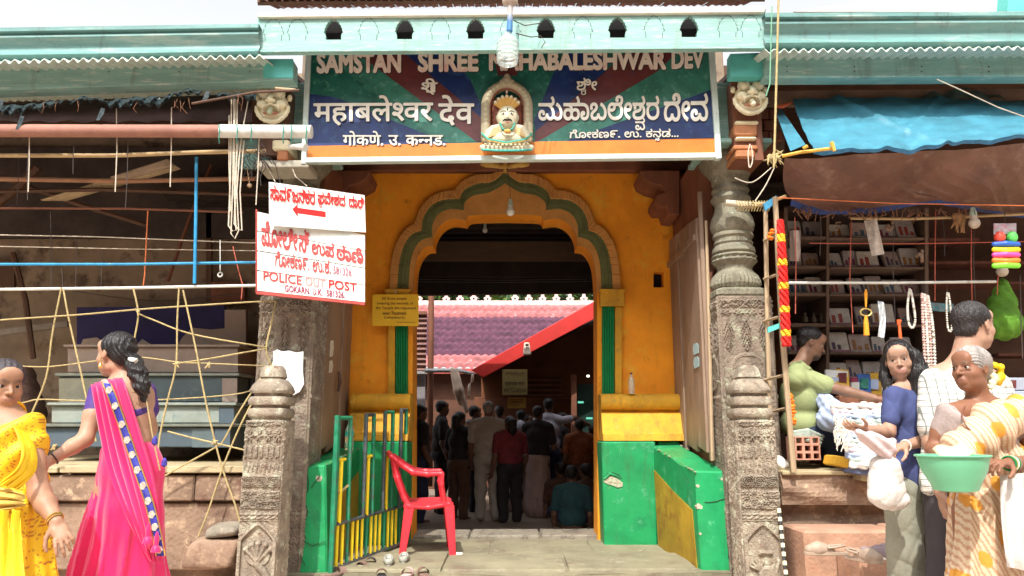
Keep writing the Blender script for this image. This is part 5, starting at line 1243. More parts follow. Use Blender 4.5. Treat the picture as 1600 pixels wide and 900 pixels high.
# stack of painted shutter boards
SB1 = M('shutter_pinkish', (.36, .28, .23), .8, .12, 4, .3, 20, [((.22, .26, .25), .2, 4)])
SB2 = M('shutter_blue_grey', (.10, .135, .145), .7, .15, 4, .25, 20, [((.30, .30, .26), .2, 5)])
SB3 = M('shutter_grey_green', (.28, .31, .27), .75, .15, 4, .3, 20, [((.14, .22, .24), .26, 5)])
SB4 = M('shutter_dark_blue', (.075, .105, .13), .7, .15, 4, .25, 20, [((.24, .26, .25), .18, 5)])
lab = ['pinkish grey plank box, topmost of the stack in the left stall', 'blue grey plank box, second from top of the stack in the left stall', 'grey green plank box, third from top of the stack in the left stall', 'dark blue plank box, lowest of the stack in the left stall']
for k, (x0, y0, x1, y1, Y, m1) in enumerate([(105, 540, 372, 582, 7.5, SB1), (92, 585, 371, 628, 7.25, SB2), (80, 631, 366, 661, 7.0, SB3), (66, 664, 360, 699, 6.8, SB4)]):
    t = thing('plank_box', lab[k], 'box', P((x0 + x1) / 2, y1, Y), 'stacked plank boxes')
    m_ = MB(); m_.pbox(x0, y0 + 3, x1, y1, Y, .9); m_.build('front_board', m1, t, bevel=.008)
    a = P(x0, y0 + 3, Y); b = P(x1, y0 + 3, Y)
    m_ = MB(); m_.box(a.x - .02, b.x + .03, Y - .04, Y + .9, a.z + .002, a.z + .028); m_.build('lid', SB1 if k == 0 else SB3, t, bevel=.006)
    m_ = MB(); m_.pbox(x1 - 24, y0 + 6, x1 - .5, y1, Y - .012, .01); m_.build('end_batten', SB1 if k in (0, 1) else SB4, t)
    if k == 1: m_ = MB(); m_.pbox(x0, y0 + 6, 170, y1, Y - .014, .012); m_.build('faded_end', M('shutter_olive', (.30, .29, .22), .8, .15, 5, .3), t)
    if k == 3: m_ = MB(); m_.pbox(300, y0 + 5, x1 - 26, y1, Y - .010, .009); m_.build('patch_board', SB2, t)
pc = thing('purple_board', 'dark purple painted board with broken plaster edges above the stacked boxes', 'board', P(250, 540, 8.2))
m_ = MB(); m_.prism([(120, 480), (351, 478), (351, 512), (330, 514), (300, 513), (284, 528), (276, 540), (120, 540)], [], lambda x, y: P(x, y, 8.2), (0, .04, 0)); m_.build('panel', M('deep_purple_paint', (.018, .012, .08), .7, .3, 4, .2), pc)
m_ = MB(); m_.prism([(351, 484), (384, 484), (384, 560), (276, 541), (285, 527), (300, 512), (330, 515), (351, 513)], [], lambda x, y: P(x, y, 8.19), (0, .06, 0)); m_.build('plaster_edge', SB1, pc)
m_ = MB(); m_.prism([(125, 541), (130, 530), (150, 527), (165, 536), (185, 541)], [], lambda x, y: P(x, y, 8.18), (0, .02, 0)); m_.prism([(210, 541), (222, 530), (235, 538), (240, 541)], [], lambda x, y: P(x, y, 8.18), (0, .02, 0)); m_.build('plaster_edge', SB1, pc)
# timber roof members and planks in the dark
m_ = MB(); m_.pquad([(62, 312), (100, 312), (280, 262), (262, 250)], [7.6, 7.6, 7.2, 7.2], .05); single('fallen_plank', m_, POLEW, 'long slanting pale plank under the left stall roof', 'plank', bevel=.006)
m_ = MB(); m_.pquad([(170, 276), (200, 279), (272, 258), (262, 247)], [7.0, 7.0, 6.9, 6.9], .04); single('short_plank', m_, M('grey_split_plank', (.34, .25, .18), .8, .25, 5, .6, 30), 'short split plank lying on the slanting one in the left stall', 'plank', bevel=.01)
m_ = MB(); m_.pquad([(-10, 516), (-10, 525), (105, 510), (105, 501)], 8.3, .04); single('leaning_slat', m_, M('grey_slat', (.26, .22, .18), .8, .2, 4), 'grey slat leaning on the back wall at the left edge', 'slat')
def pole(pts, Y, r_, mat, label, name='pole', cat='pole', n=10, group=None):
    Ys = Y if isinstance(Y, (list, tuple)) else [Y] * len(pts)
    m_ = MB(); m_.tube([P(a, b, y) for (a, b), y in zip(pts, Ys)], r_, n); return single(name, m_, mat, label, cat, group, smooth=True)
# large pipe
bp = thing('roller_pipe', 'thick pink and white pipe spanning the left stall just under the tarp', 'pipe', P(240, 216, 5.55))
m_ = MB(); m_.tube([P(-80, 204, 5.55), P(345, 205, 5.55)], .05, 16); m_.build('pipe', M('dusty_pink_pipe', (.31, .145, .105), .7, .15, 7, .2, 30, ((.18, .08, .06), .14, 4)), bp, smooth=True)
m_ = MB(); m_.tube([P(345, 205, 5.55), P(487, 206, 5.55)], .052, 16); m_.build('white_end', WHITEPIPE, bp, smooth=True)
m_ = MB()
for x in (342, 370, 392, 442, 455, 478): m_.tube([P(x, 194.5, 5.50), P(x + 1, 205, 5.49), P(x, 216.5, 5.50), P(x + 1, 224, 5.53)], .005, 5)
m_.build('tie', M('green_tie', (.06, .25, .2), .7, .2, 30, 0), bp)
t_ = MB(); t_.tube([P(452, 229, 5.60), P(478, 230, 5.52)], [.018, .030], 12); single('pipe_stub', t_, WHITEPIPE, 'short open white pipe end beside the left mask bracket', 'pipe', smooth=True)
pole([(-60, 243), (180, 243), (310, 238), (415, 236)], 5.75, .017, BAMBOO, 'pale bamboo cane under the thick pipe', group='canes and rods of the left stall')
pole([(-60, 279), (200, 283), (400, 279)], 6.2, .020, M('orange_brown_pole', (.30, .15, .08), .7, .2, 5), 'orange brown pole behind the hanging strings of the left stall', group='canes and rods of the left stall')
pole([(-60, 325), (200, 326), (380, 332)], 6.3, .010, WOODR, 'thin dark red rod in the shade of the left stall', group='canes and rods of the left stall')
pole([(-60, 366), (150, 370), (300, 376), (404, 380)], 6.2, .005, WIRE, 'upper slack cord crossing the left stall', 'cord', 'cord', 5)
pole([(-60, 384), (200, 389), (404, 392)], 6.3, .004, WIRE, 'lower thin cord crossing the left stall', 'cord', 'cord', 5)
pole([(307, 246), (306, 340), (304, 443)], 5.8, .013, BLUEPIPE, 'upright blue pipe in the left stall', 'blue_pipe', 'pipe')
pole([(-60, 413), (200, 413), (404, 410)], 5.85, .0115, BLUEPIPE, 'level blue pipe crossing the left stall', 'blue_pipe', 'pipe')
pole([(-60, 453), (200, 450), (408, 446)], 5.82, .012, WHITEPIPE, 'white rod from which the straw ropes hang, left stall', 'white_rod', 'rod')
pole([(-20, 330), (20, 300), (60, 262)], 7.8, .05, WOODD, 'dark slanting rafter at the far left of the stall', 'rafter', 'beam', 6)
pole([(430, 138), (462, 141)], 5.60, .012, POLEW, 'stick lashed across the left mask', 'stick', 'stick')
# blackish tarp along the beam
bt = thing('black_tarp', 'crumpled black plastic tarp hanging under the left fascia beam', 'tarp', P(150, 160, 5.6))
def tarp(u_, v_):
    x = -80 + 480 * u_; yt = 167 - 22 * u_ + 2 * math.sin(x * .05) + 1.5 * math.sin(x * .23)
    if 255 < x < 330: yt -= 12 * math.sin((x - 255) / 75 * math.pi)
    if 110 < x < 165: yt -= 7 * math.sin((x - 110) / 55 * math.pi)
    th_ = 9 + 5 * math.sin(x * .031 + 1) + 3 * math.sin(x * .11) + 2.5 * math.sin(x * .41)
    p = P(x, yt + v_ * th_, 5.56 - .05 * math.sin(v_ * math.pi) + .02 * math.sin(x * .33 + v_ * 6) + .012 * math.sin(x * .8 - v_ * 9)); return p
m_ = MB(); m_.grid(tarp, 320, 10); m_.build('sheet', BLACKTARP, bt, smooth=True)
m_ = MB(); m_.grid(lambda a, b: P(-80 + 474 * a, 164 + 26 * b - 18 * a * (1 - b) + 2 * math.sin(a * 60) * b, 5.7 + .35 * (1 - b)), 40, 4); m_.build('hanging_flap', M('brown_black_flap', (.075, .042, .04), .6, .25, 4, .3), bt, smooth=True)
for x, y, dy in ((32, 190, 24), (158, 178, 20), (322, 152, 18), (0, 165, 30)):
    m_ = MB(); m_.prism([(x, y - 10), (x + 6, y - 8), (x + 4, y), (x - 3, y + dy * .5), (x - 8, y + dy * .5)], [], lambda a, b: P(a, b, 5.5), (0, .004, 0)); m_.build('rag_end', BLACKTARP, bt)
m_ = MB()
for k in range(12):
    x = random.uniform(10, 400); y = 158 - x * .03 + random.uniform(0, 10); m_.tube([P(x, y, 5.49), P(x + random.uniform(-6, 6), y + random.uniform(4, 12), 5.48), P(x + random.uniform(-4, 4), y + random.uniform(10, 28), 5.5)], .002, 4)
tag(m_.build('string_ends', M('orange_twine', (.24, .11, .06), .8, .3, 30, 0), bt), kind='stuff')
pole([(300, 162), (400, 144), (468, 141)], 5.5, .010, WOODD, 'dark cane over the left mask', 'cane', 'cane')
# teal fragment and junk between pipe and sign
m_ = MB(); m_.pbox(360, 218, 420, 262, 5.95, .04); single('teal_board', m_, M('dirty_teal_board', (.16, .30, .27), .7, .2, 6, .3, 20, ((.12, .08, .06), .3, 10)), 'dirty teal board under the pipe beside the left mask', 'board')
m_ = MB(); m_.pbox(400, 250, 482, 262, 5.9, .3); single('cream_ledge', m_, M('dirty_cream_ledge', (.45, .42, .34), .7, .2, 6, .3, 20), 'dirty cream ledge above the arrow sign', 'ledge', bevel=.01)
# hanging strings
strings = [(46, 215, 44, 300), (46, 218, 43, 312), (182, 170, 180, 300), (268, 168, 266, 292), (200, 218, 196, 325), (358, 180, 360, 330), (368, 150, 366, 290), (389, 150, 372, 260), (116, 222, 114, 272), (79, 330, 80, 450), (122, 370, 118, 450), (158, 392, 158, 450), (344, 376, 344, 420), (405, 215, 400, 320), (30, 245, 26, 320), (96, 420, 98, 452)]
ORD = ['leftmost', 'second', 'third', 'fourth', 'fifth', 'sixth', 'seventh', 'eighth', 'ninth', 'tenth', 'eleventh', 'twelfth', 'thirteenth', 'fourteenth', 'fifteenth', 'rightmost']
strings.sort()
for i, (a, b, c, d) in enumerate(strings):
    Y = 5.6 if b < 240 else 6.15
    pole([(a, b), ((a + c) / 2 + random.uniform(-2, 2), (b + d) / 2), (c, d)], Y, .0045 if b < 216 else .003, WIRE if b < 216 else WIRED, '%s thin string from the left among those hanging in the left stall' % ORD[i], 'string', 'string', 5, 'thin strings hanging in the left stall')
for dx, l in ((0, 'middle'), (5, 'right'), (-4, 'left')):
    m_ = MB(); m_.tube([P(366 + dx, 150, 5.6), P(364 + dx, 280, 5.6), P(361 + dx, 365 - abs(dx) * 3, 5.6), P(367 + dx, 373 - abs(dx) * 3, 5.6), P(373 + dx, 360, 5.6), P(370 + dx, 300, 5.6), P(376 + dx, 220, 5.6)], .0055, 5)
    single('looped_cord', m_, WIRE, l + ' one of the looped pale cords hanging left of the arrow sign', 'cord', 'looped cords left of the arrow sign', smooth=True)
pole([(231, 330), (228, 390), (226, 430), (223, 452)], 6.0, .005, M('orange_cord', (.55, .15, .05), .8, .2, 30, 0), 'orange cord hanging between the blue pipes of the left stall', 'cord', 'cord', 5)
pole([(364, 385), (372, 420), (379, 444), (377, 468)], 5.9, .004, M('red_cord', (.5, .12, .08), .8, .2, 30, 0), 'reddish cord hanging just left of the police sign', 'cord', 'cord', 5)
# hook weight
m_ = MB(); m_.tube([P(344, 375, 5.9), P(344, 424, 5.9)], .004, 5)
for a in range(12):
    q0 = a / 12 * 6.283; q1 = (a + 1) / 12 * 6.283; c0 = P(344, 429, 5.9); m_.tube([c0 + Vector((.018 * math.cos(q0), 0, .018 * math.sin(q0))), c0 + Vector((.018 * math.cos(q1), 0, .018 * math.sin(q1)))], .006, 5)
single('ring_hook', m_, WHITEPIPE, 'cord with a white ring end hanging above the purple board', 'hook')
m_ = MB(); m_.lathe(P(390, 290, 5.7), [(.006, -.018), (.02, -.008), (.02, .008), (.006, .018)], 12); m_.tube([P(390, 288, 5.7), P(386, 262, 5.7)], .003, 5); single('small_bell', m_, M('dull_brass', (.45, .3, .18), .4, .2, 9, metal=.6), 'tiny brass bell on a wire left of the arrow sign', 'bell', smooth=True)
# wires tangle near the bracket
m_ = MB()
for k in range(16):
    x = random.uniform(366, 412); y = random.uniform(216, 250); pts = [(x, y)]
    for j in range(4): x += random.uniform(-10, 12); y += random.uniform(4, 17); pts.append((x, y))
    m_.tube([P(a, b, 5.7 + .02 * k / 16) for a, b in cat_rom(pts, 4)], .0035, 5)
tag(single('wire_tangle', m_, WIRED, 'tangle of dark wires under the left end of the pipe', 'wires', smooth=True), kind=None)
# straw ropes
ropes = [
 ([(-60, 505), (0, 500), (120, 492), (210, 484), (280, 479), (410, 471), (432, 472)], 'long straw rope sagging across the left stall, topmost'),
 ([(96, 449), (82, 520), (72, 590), (48, 650), (40, 680)], 'straw rope hanging down behind the yellow sari woman'),
 ([(99, 452), (108, 500), (126, 580), (139, 640), (150, 690)], 'straw rope slanting down to the pink sari woman'),
 ([(208, 449), (216, 490), (210, 530), (206, 560)], 'straw rope hanging behind the pink sari woman\'s hair'),
 ([(216, 490), (240, 500), (300, 522), (400, 540), (415, 542)], 'straw rope running right from the knot to the left column'),
 ([(280, 448), (277, 500), (275, 570), (262, 625), (250, 680), (246, 720)], 'straw rope falling through the knot in mid stall'),
 ([(286, 453), (305, 540), (320, 620), (336, 690), (350, 740), (371, 800), (380, 850), (376, 885)], 'straw rope falling to the rocks beside the left post'),
 ([(20, 571), (75, 573), (150, 564), (215, 558), (280, 566), (330, 568), (418, 572)], 'straw rope at the height of the pink sari woman\'s face'),
 ([(270, 569), (330, 560), (380, 551), (416, 545)], 'straw rope from the middle knot up to the left column'),
 ([(-60, 640), (30, 630), (62, 624), (130, 626), (240, 625), (380, 614), (420, 590)], 'straw rope running level behind both sari women'),
 ([(420, 572), (398, 605), (370, 650), (348, 690), (335, 700), (260, 742), (245, 756)], 'straw rope slanting from the left column to the plinth'),
 ([(425, 570), (405, 610), (378, 660), (350, 726), (325, 800), (310, 838)], 'straw rope slanting from the left column down to the rock'),
 ([(262, 674), (300, 684), (335, 692), (385, 704)], 'short straw rope under the lowest box'),
 ([(431, 471), (425, 500), (416, 545), (424, 572)], 'straw rope tied round the left column'),
]
for k, (pts, l) in enumerate(ropes):
    Y = 5.74 if k not in (0, 5, 6) else 5.70
    cp = cat_rom(pts, 5)
    m_ = MB(); m_.tube([P(a, b, (Y + .25 * max(0, (a - 380)) / 50) if k in (0, 4, 7, 8, 9, 10, 11, 13) else Y) for a, b in cp], .0066 if k not in (7, 9) else .0052, 6)
    single('rope', m_, ROPE, l, 'rope', 'straw ropes across the left stall', smooth=True)
for (x, y) in ((216, 487), (276, 568), (326, 570), (336, 690), (85, 697)):
    s = SDF(.006); c0 = P(x, y, 5.7)
    for j in range(7): s.cap(c0, c0 + Vector((random.uniform(-.03, .03), random.uniform(-.015, .015), random.uniform(-.035, .025))), .009, .004)
    l = {216: 'upper left', 276: 'middle', 326: 'frayed right', 336: 'lower right', 85: 'frayed far left'}[x]
    tag(s.build('rope_knot', .004, ROPE, None, loc=tuple(c0), color=False), l + ' knot of straw rope in the left stall', 'knot')
# rocks
for (x, y, Y, a, b, c, l, mt, tw) in ((336, 893, 5.62, .19, .16, .24, 'large pinkish squared rock at the foot of the left plinth', LATERITE, .1), (352, 838, 5.64, .135, .13, .10, 'smaller grey slab of rock lying on the big one', M('grey_rock', (.22, .19, .145), .9, .3, 6, .9, 40, ((.32, .26, .2), .3, 9)), -.2)):
    c0 = P(x, y, Y); r = random.Random(x); J = lambda: Vector((r.uniform(-.03, .03), r.uniform(-.03, .03), r.uniform(-.02, .02))); ct, st = math.cos(tw), math.sin(tw)
    K = lambda i, j, k: c0 + Vector((ct * a * i - st * b * j, st * a * i + ct * b * j, c * k)) + J() * (1 if k else 1.5)
    m_ = MB(); m_.hexa([K(-1, -1, 0), K(.9, -1, 0), K(1, -.9, 1), K(-.8, -.9, .9)], [K(-1, 1, 0), K(1, 1, 0), K(.9, 1, 1), K(-.9, .9, .95)])
    o_ = single('rock', m_, mt, l, 'rock', bevel=.03); sb_ = o_.modifiers.new('s', 'SUBSURF'); sb_.levels = sb_.render_levels = 2; sb_.subdivision_type = 'CATMULL_CLARK'
    for p_ in o_.data.polygons: p_.use_smooth = True
# more of the clutter in the shade of the left stall
for k, (pts, Y, r_, mt, l) in enumerate([([(-40, 262), (120, 318), (230, 352)], 7.9, .03, WOODD, 'dark beam sloping down to the right in the left stall'), ([(330, 258), (300, 330), (262, 440)], 8.2, .018, WOODR, 'thin brown prop leaning on the back wall of the left stall'), ([(20, 395), (40, 470), (52, 560)], 8.1, .03, WOODD, 'dark upright prop at the far left back wall'), ([(-40, 300), (160, 296), (420, 305)], 7.4, .022, WOODD, 'level dark beam behind the slanting planks'), ([(100, 452), (240, 470), (380, 458)], 7.9, .006, WIRED, 'dark slack cable on the back wall above the purple board')]):
    pole(cat_rom(pts, 5) if k == 4 else pts, Y, r_, mt, l, 'cable' if k == 4 else 'beam', 'cable' if k == 4 else 'beam', 6)
for k, (x0, y0, x1, y1, col, l) in enumerate([(10, 585, 66, 700, (.10, .055, .04), 'brown crumpled sack standing left of the stacked boxes'), (385, 600, 408, 700, (.05, .045, .05), 'dark rolled sheet standing right of the stacked boxes')]):
    s = SDF(.04); s.chain([P((x0 + x1) / 2, y1 - 12, 7.6), P((x0 + x1) / 2 + 3, (y0 + y1) / 2, 7.55), P((x0 + x1) / 2 - 4, y0, 7.6)], [(x1 - x0) * .0032, (x1 - x0) * .003, (x1 - x0) * .0018])
    tag(s.build('sack' if k == 0 else 'rolled_sheet', .012, M('stall_cloth_%d' % k, col, .85, .3, 6, .4), None, loc=tuple(P((x0 + x1) / 2, y1, 7.6)), color=False, disp=lambda X, Y, Z: .014 * np.sin(X * 40 + Z * 13) + .008 * np.sin(Z * 50 + Y * 30)), l, 'sack' if k == 0 else 'roll')
# =================================================================== BOOKSTALL ON THE RIGHT
zt = P(1280, 735, 5.75).z
rp = thing('stall_plinth', 'pinkish plastered plinth of the bookstall with a worn top', 'platform', (4.5, 6.3, 0))
m_ = MB(); m_.box(1.98, 9, 5.80, 8.9, -.12, zt - .03); m_.build('wall', LATERITE, rp)
zl = P(1280, 795, 5.62).z
m_ = MB(); m_.grid(lambda a, b: Vector((1.97 + 7 * a, 5.70 + .012 * math.sin(a * 60 + b * 9) - .02 * math.sin(b * 3.14), zl + .02 + (zt - zl - .02) * b)), 120, 8); m_.box(1.97, 8.97, 5.71, 5.81, zl + .02, zt - .01); m_.build('plastered_front', LATERITE, rp, smooth=False)
for i, (xa, xb) in enumerate([(1.97, 2.9), (2.91, 4.1), (4.11, 6.0), (6.01, 9)]):
    for j in range(4):
        m_ = MB(); m_.box(xa + .003, xb - .003, 5.66 + j * .6 + .003, 5.66 + j * .6 + .597, zt - .03, zt + .002 * ((i + j) % 3)); m_.build('top_slab', PLAT, rp, bevel=.006)
m_ = MB(); m_.pquad([(1345, 750), (1392, 760), (1392, 748), (1347, 738)], 5.55, .2); m_.build('ledge_board', PLAT, rp)
# orange steps
sp = thing('laterite_steps', 'orange laterite steps below the bookstall', 'steps', (2.9, 5.3, 0))
z1 = P(1300, 826, 5.42).z; z2 = P(1300, 866, 4.98).z
for i, (xa, xb) in enumerate([(1.96, 2.62), (2.63, 3.25), (3.26, 3.9), (3.91, 4.6)]):
    m_ = MB(); m_.box(xa + .004, xb - .004, 5.30 + .02 * (i % 2), 5.70, -.11, z1 + .006 * (i % 2)); m_.build('upper_step_block', STEPS, sp, bevel=.015)
for i, (xa, xb) in enumerate([(2.16, 2.50), (2.52, 2.86), (2.88, 3.30), (3.32, 3.8)]):
    m_ = MB(); m_.box(xa, xb, 4.92 + .03 * (i % 2), 5.28, -.11, z2 + .004 * (i % 3)); m_.build('lower_step_block', STEPS, sp, bevel=.015)
def jali(name, c, w_, d_, h_, nx, nz, label, yaw=0):
    t = thing(name, label, 'brick', c); c = Vector(c); ca, sa = math.cos(yaw), math.sin(yaw); ax = [(ca, sa, 0), (-sa, ca, 0), (0, 0, 1)]
    fn = lambda a, b: c + Vector((ca * a, sa * a, b)) + Vector((sa, -ca, 0)) * (d_ / 2)
    hs_ = []; bx_ = w_ / nx; bz_ = h_ / nz
    for i in range(nx):
        for j in range(nz): hs_.append([(-w_ / 2 + i * bx_ + bx_ * .16, j * bz_ + bz_ * .16), (-w_ / 2 + (i + 1) * bx_ - bx_ * .16, j * bz_ + bz_ * .16), (-w_ / 2 + (i + 1) * bx_ - bx_ * .16, (j + 1) * bz_ - bz_ * .16), (-w_ / 2 + i * bx_ + bx_ * .16, (j + 1) * bz_ - bz_ * .16)])
    m_ = MB(); m_.prism([(-w_ / 2, 0), (w_ / 2, 0), (w_ / 2, h_), (-w_ / 2, h_)], hs_, fn, (-sa * d_, ca * d_, 0)); m_.build('shell', M('hollow_clay', (.48, .24, .17), .9, .2, 9, .4), t)
    m_ = MB(); m_.obox(c + Vector((0, 0, h_ / 2)), ax, w_ * .46, d_ * .15, h_ * .46); m_.build('inner_web', WOODD, t)
    return t
jali('hollow_brick', P(1256, 718, 6.0), .19, .19, .175, 3, 3, 'hollow clay brick under the seat cloth in the bookstall')
g_ = G(1241, 905, -.10); jali('hollow_brick', (g_.x - .0, 5.02, -.11), .10, .2, .27, 2, 4, 'hollow clay brick standing beside the right carved post', R(30))
s = SDF(.02); a = P(1238, 681, 6.0); b = P(1284, 690, 6.0)
for k in range(4): s.chain([P(1236, 676 + k * 4.5, 6.0), P(1262, 673 + k * 4.5, 5.93), P(1286 - k * 2, 682 + k * 5, 6.0)], [.015, .02, .012], k=.006)
for k in range(3): s.chain([P(1236, 676 + k * 4.5, 6.2), P(1262, 675 + k * 4.5, 6.2), P(1286, 680 + k * 4, 6.2)], [.02] * 3); s.cap(P(1262, 676 + k * 4, 5.95), P(1262, 676 + k * 4, 6.2), .02)
tag(s.build('seat_cloth', .006, M('grey_green_cloth', (.34, .40, .34), .85, .15, 12, .3), None, loc=tuple(P(1260, 686, 6.0)), color=False), 'folded grey green cloth padding the hollow brick seat', 'cloth')
# side posts of the stall
lad = thing('stall_ladder', 'weathered wooden ladder-like frame at the left edge of the bookstall', 'ladder', P(1235, 735, 5.62))
m_ = MB(); m_.tube([P(1211, 308, 5.62), P(1222, 520, 5.62), P(1240, 738, 5.62)], [.020, .021, .022], 6); m_.build('front_pole', POLEW, lad)
m_ = MB(); m_.tube([P(1196, 325, 5.95), P(1199, 520, 5.95), P(1205, 700, 5.95)], [.018] * 3, 6); m_.build('rear_pole', POLEW, lad)
for y in (372, 432, 498, 590, 642):
    m_ = MB(); m_.tube([P(1194, y + 4, 5.96), P(1216 + (y - 400) * .05, y - 4, 5.66)], .012, 6); m_.build('rung', POLEW, lad)
m_ = MB(); m_.pquad([(1200, 520), (1218, 513), (1218, 505), (1200, 511)], 5.6, .02); m_.build('teal_clip', TEAL, lad)
m_ = MB(); m_.pquad([(1196, 330), (1213, 316), (1213, 305), (1193, 318)], 5.66, .02); m_.build('blue_clip', M('blue_clip', (.05, .25, .42), .5, .2, 9), lad)
rr = thing('rolled_paper', 'pale rolled sheet lashed across the neck of the right column', 'roll', P(1165, 322, 6.05))
m_ = MB(); m_.tube([P(1134, 317, 6.06), P(1180, 321, 6.02)], .028, 12); m_.build('roll', M('cream_roll', (.55, .48, .36), .7, .15, 12, .3), rr, smooth=True)
m_ = MB(); m_.tube([P(1176, 321, 6.0), P(1200, 318, 5.9), P(1228, 306, 5.75)], [.022, .018, .012], 8); m_.build('cane', BAMBOO, rr, smooth=True)
m_ = MB()
for k in range(12): x = 1150 + k * 4.4; m_.tube([P(x, 314, 5.98), P(x + 5, 322, 5.95), P(x + 2, 330, 5.98)], .006, 5)
m_.build('lashing', ROPE, rr)
pole([(1217, -20), (1214, 90), (1211, 200), (1209, 262)], 5.3, .0085, ROPE, 'straw rope hanging from the roof in front of the right eave', 'rope', 'rope', 6)
pole([(1206, 10), (1204, 90), (1203, 130), (1197, 150)], 5.35, .005, M('green_cord', (.15, .35, .22), .7, .1, 9, 0), 'thin green cord hanging beside the straw rope at the right eave', 'cord', 'cord', 5)
s = SDF(.006); c0 = P(1210, 242, 5.4)
for j in range(14): s.cap(c0 + Vector((random.uniform(-.05, .05), 0, random.uniform(-.03, .03))), c0 + Vector((random.uniform(-.12, .10), random.uniform(-.03, .03), random.uniform(-.12, .05))), .010, .004)
tag(s.build('rope_knot', .005, ROPE, None, loc=tuple(c0), color=False), 'frayed straw rope knot under the right mask bracket', 'knot')
for (pts, l) in (([(1172, 225), (1169, 240), (1171, 262), (1176, 250), (1174, 228)], 'pale loop of cord hanging under the right mask'), ([(1148, 278), (1175, 285), (1205, 262)], 'thin cord sagging from the right column capital'), ([(1210, 262), (1196, 290), (1180, 314)], 'thin cord from the knot down to the rolled sheet')):
    pole(cat_rom(pts, 5), 5.75, .005, WIRE, l, 'cord', 'cord', 5)
# brick courses beside the bracket
bwk = thing('brick_pier', 'red brick pier behind the right mask bracket', 'pier', P(1208, 235, 6.35))
for j in range(4):
    for i in range(2):
        m_ = MB(); x = 1180 + i * 22 - (j % 2) * 8; m_.pbox(x, 170 + j * 17, x + 21, 185.5 + j * 17, 6.3 + .01 * ((i + j) % 2), .2); m_.build('brick', M('old_red_brick', (.30, .12, .08), .85, .25, 9, .4, 40), bwk, bevel=.008)
m_ = MB(); m_.pbox(1160, 168, 1226, 240, 6.36, .2); m_.build('mortar_core', BROWNWALL, bwk)
# side / back walls
m_ = MB(); m_.box(1.92, 2.04, 6.75, 8.9, 0, 4.9); single('stall_partition', m_, BROWNWALL, 'brown partition between the porch and the bookstall', 'wall')
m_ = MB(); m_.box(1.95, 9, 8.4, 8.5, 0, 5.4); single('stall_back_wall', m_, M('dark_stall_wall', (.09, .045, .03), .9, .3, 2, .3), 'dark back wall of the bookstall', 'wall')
m_ = MB(); m_.box(8.8, 9, 5.9, 8.4, 0, 4.9); single('stall_end_wall', m_, BROWNWALL, 'far right end wall of the bookstall', 'wall')
m_ = MB(); m_.pquad([(1200, 163), (1700, 168), (1700, 138), (1200, 142)], 6.1, .06); single('wall_plate', m_, M('dusty_wall_plate', (.20, .13, .09), .9, .3, 3, .4), 'dusty brown wall plate under the right eave', 'beam')
# blue tarp awning
ba = thing('blue_tarp_awning', 'bright blue plastic tarp awning over the bookstall', 'awning', P(1420, 160, 5.9))
def bl(u_, v_):
    x0, y0 = 1238 + (1680 - 1238) * u_, 155 - 3 * math.sin(u_ * 5)
    x1, y1 = 1272 + (1690 - 1272) * u_, 234 - 12 * max(0, u_ - .05) ** 1. - 32 * max(0, u_ - .35) + 1.0 * math.sin(u_ * 31) + 5 * math.exp(-((u_ - .36) / .03) ** 2)
    p = P(x0, y0, 6.0).lerp(P(x1, y1, 5.15), v_)
    sag = -.045 * math.sin(v_ * math.pi) * (1 + .2 * math.sin(u_ * 17))
    fold = .022 * math.exp(-((u_ - .16 - .34 * v_) / .018) ** 2) + .012 * math.exp(-((u_ - .52 + .25 * v_) / .02) ** 2) + .002 * math.sin(u_ * 90 + v_ * 8) * v_ ** 4 + .004 * math.sin(u_ * 40 + v_ * 22)
    return p + Vector((0, -fold * .6, sag + fold))
m_ = MB(); m_.grid(bl, 190, 40); m_.grid(lambda a, b: bl(a, b) - Vector((0, .0, .005)), 190, 40); m_.build('sheet', BLUETARP, ba, smooth=True)
m_ = MB(); m_.grid(lambda a, b: bl(a, 1) + Vector((0, .002 * math.sin(a * 200) + .02 * b, -.022 * b * (1 + .15 * math.sin(a * 21)))), 190, 3); m_.build('hem', M('blue_tarp_hem', (.02, .17, .36), .35, .2, 12, .4), ba, smooth=True)
m_ = MB(); m_.grid(lambda a, b: P(1213 + 22 * b + 6 * a + 18 * b * a, 178 + 58 * b - 10 * a, 5.9 - .6 * b + .1 * a), 6, 20); m_.build('side_fold', BLUETARP, ba, smooth=True)
m_ = MB(); m_.grid(lambda a, b: P(1206 + 34 * a, 166 - 8 * a + 7 * b * math.sin(a * 3.1), 5.9 - .1 * b), 8, 3); m_.build('red_corner', M('orange_red_cloth', (.6, .12, .05), .6, .1, 9), ba)
m_ = MB(); m_.grid(lambda a, b: P(1425 + 150 * a, 154 - 16 * math.sin(a * 3.14) * b + 2 * math.sin(a * 20), 6.02 + .1 * b + .03 * math.sin(a * 25)), 40, 6); m_.build('spare_sheet', M('grey_green_sheet', (.14, .24, .22), .4, .3, 7, .4), ba, smooth=True)
m_ = MB(); m_.tube([P(1222, 244, 5.2), P(1250, 238, 5.15), P(1300, 232, 5.13)], .012, 6); m_.tube([P(1255, 232, 5.12), P(1262, 228, 5.1)], .012, 6); m_.tube([P(1299, 222, 5.1), P(1304, 236, 5.1)], [.016, .012], 8); m_.build('yellow_cord', M('yellow_cord', (.65, .38, .06), .6, .2, 20), ba)
pole([(1464, 124), (1500, 140), (1560, 168), (1690, 214)], 5.1, .004, WIRE, 'thin white cord slanting over the blue tarp', 'cord', 'cord', 5)
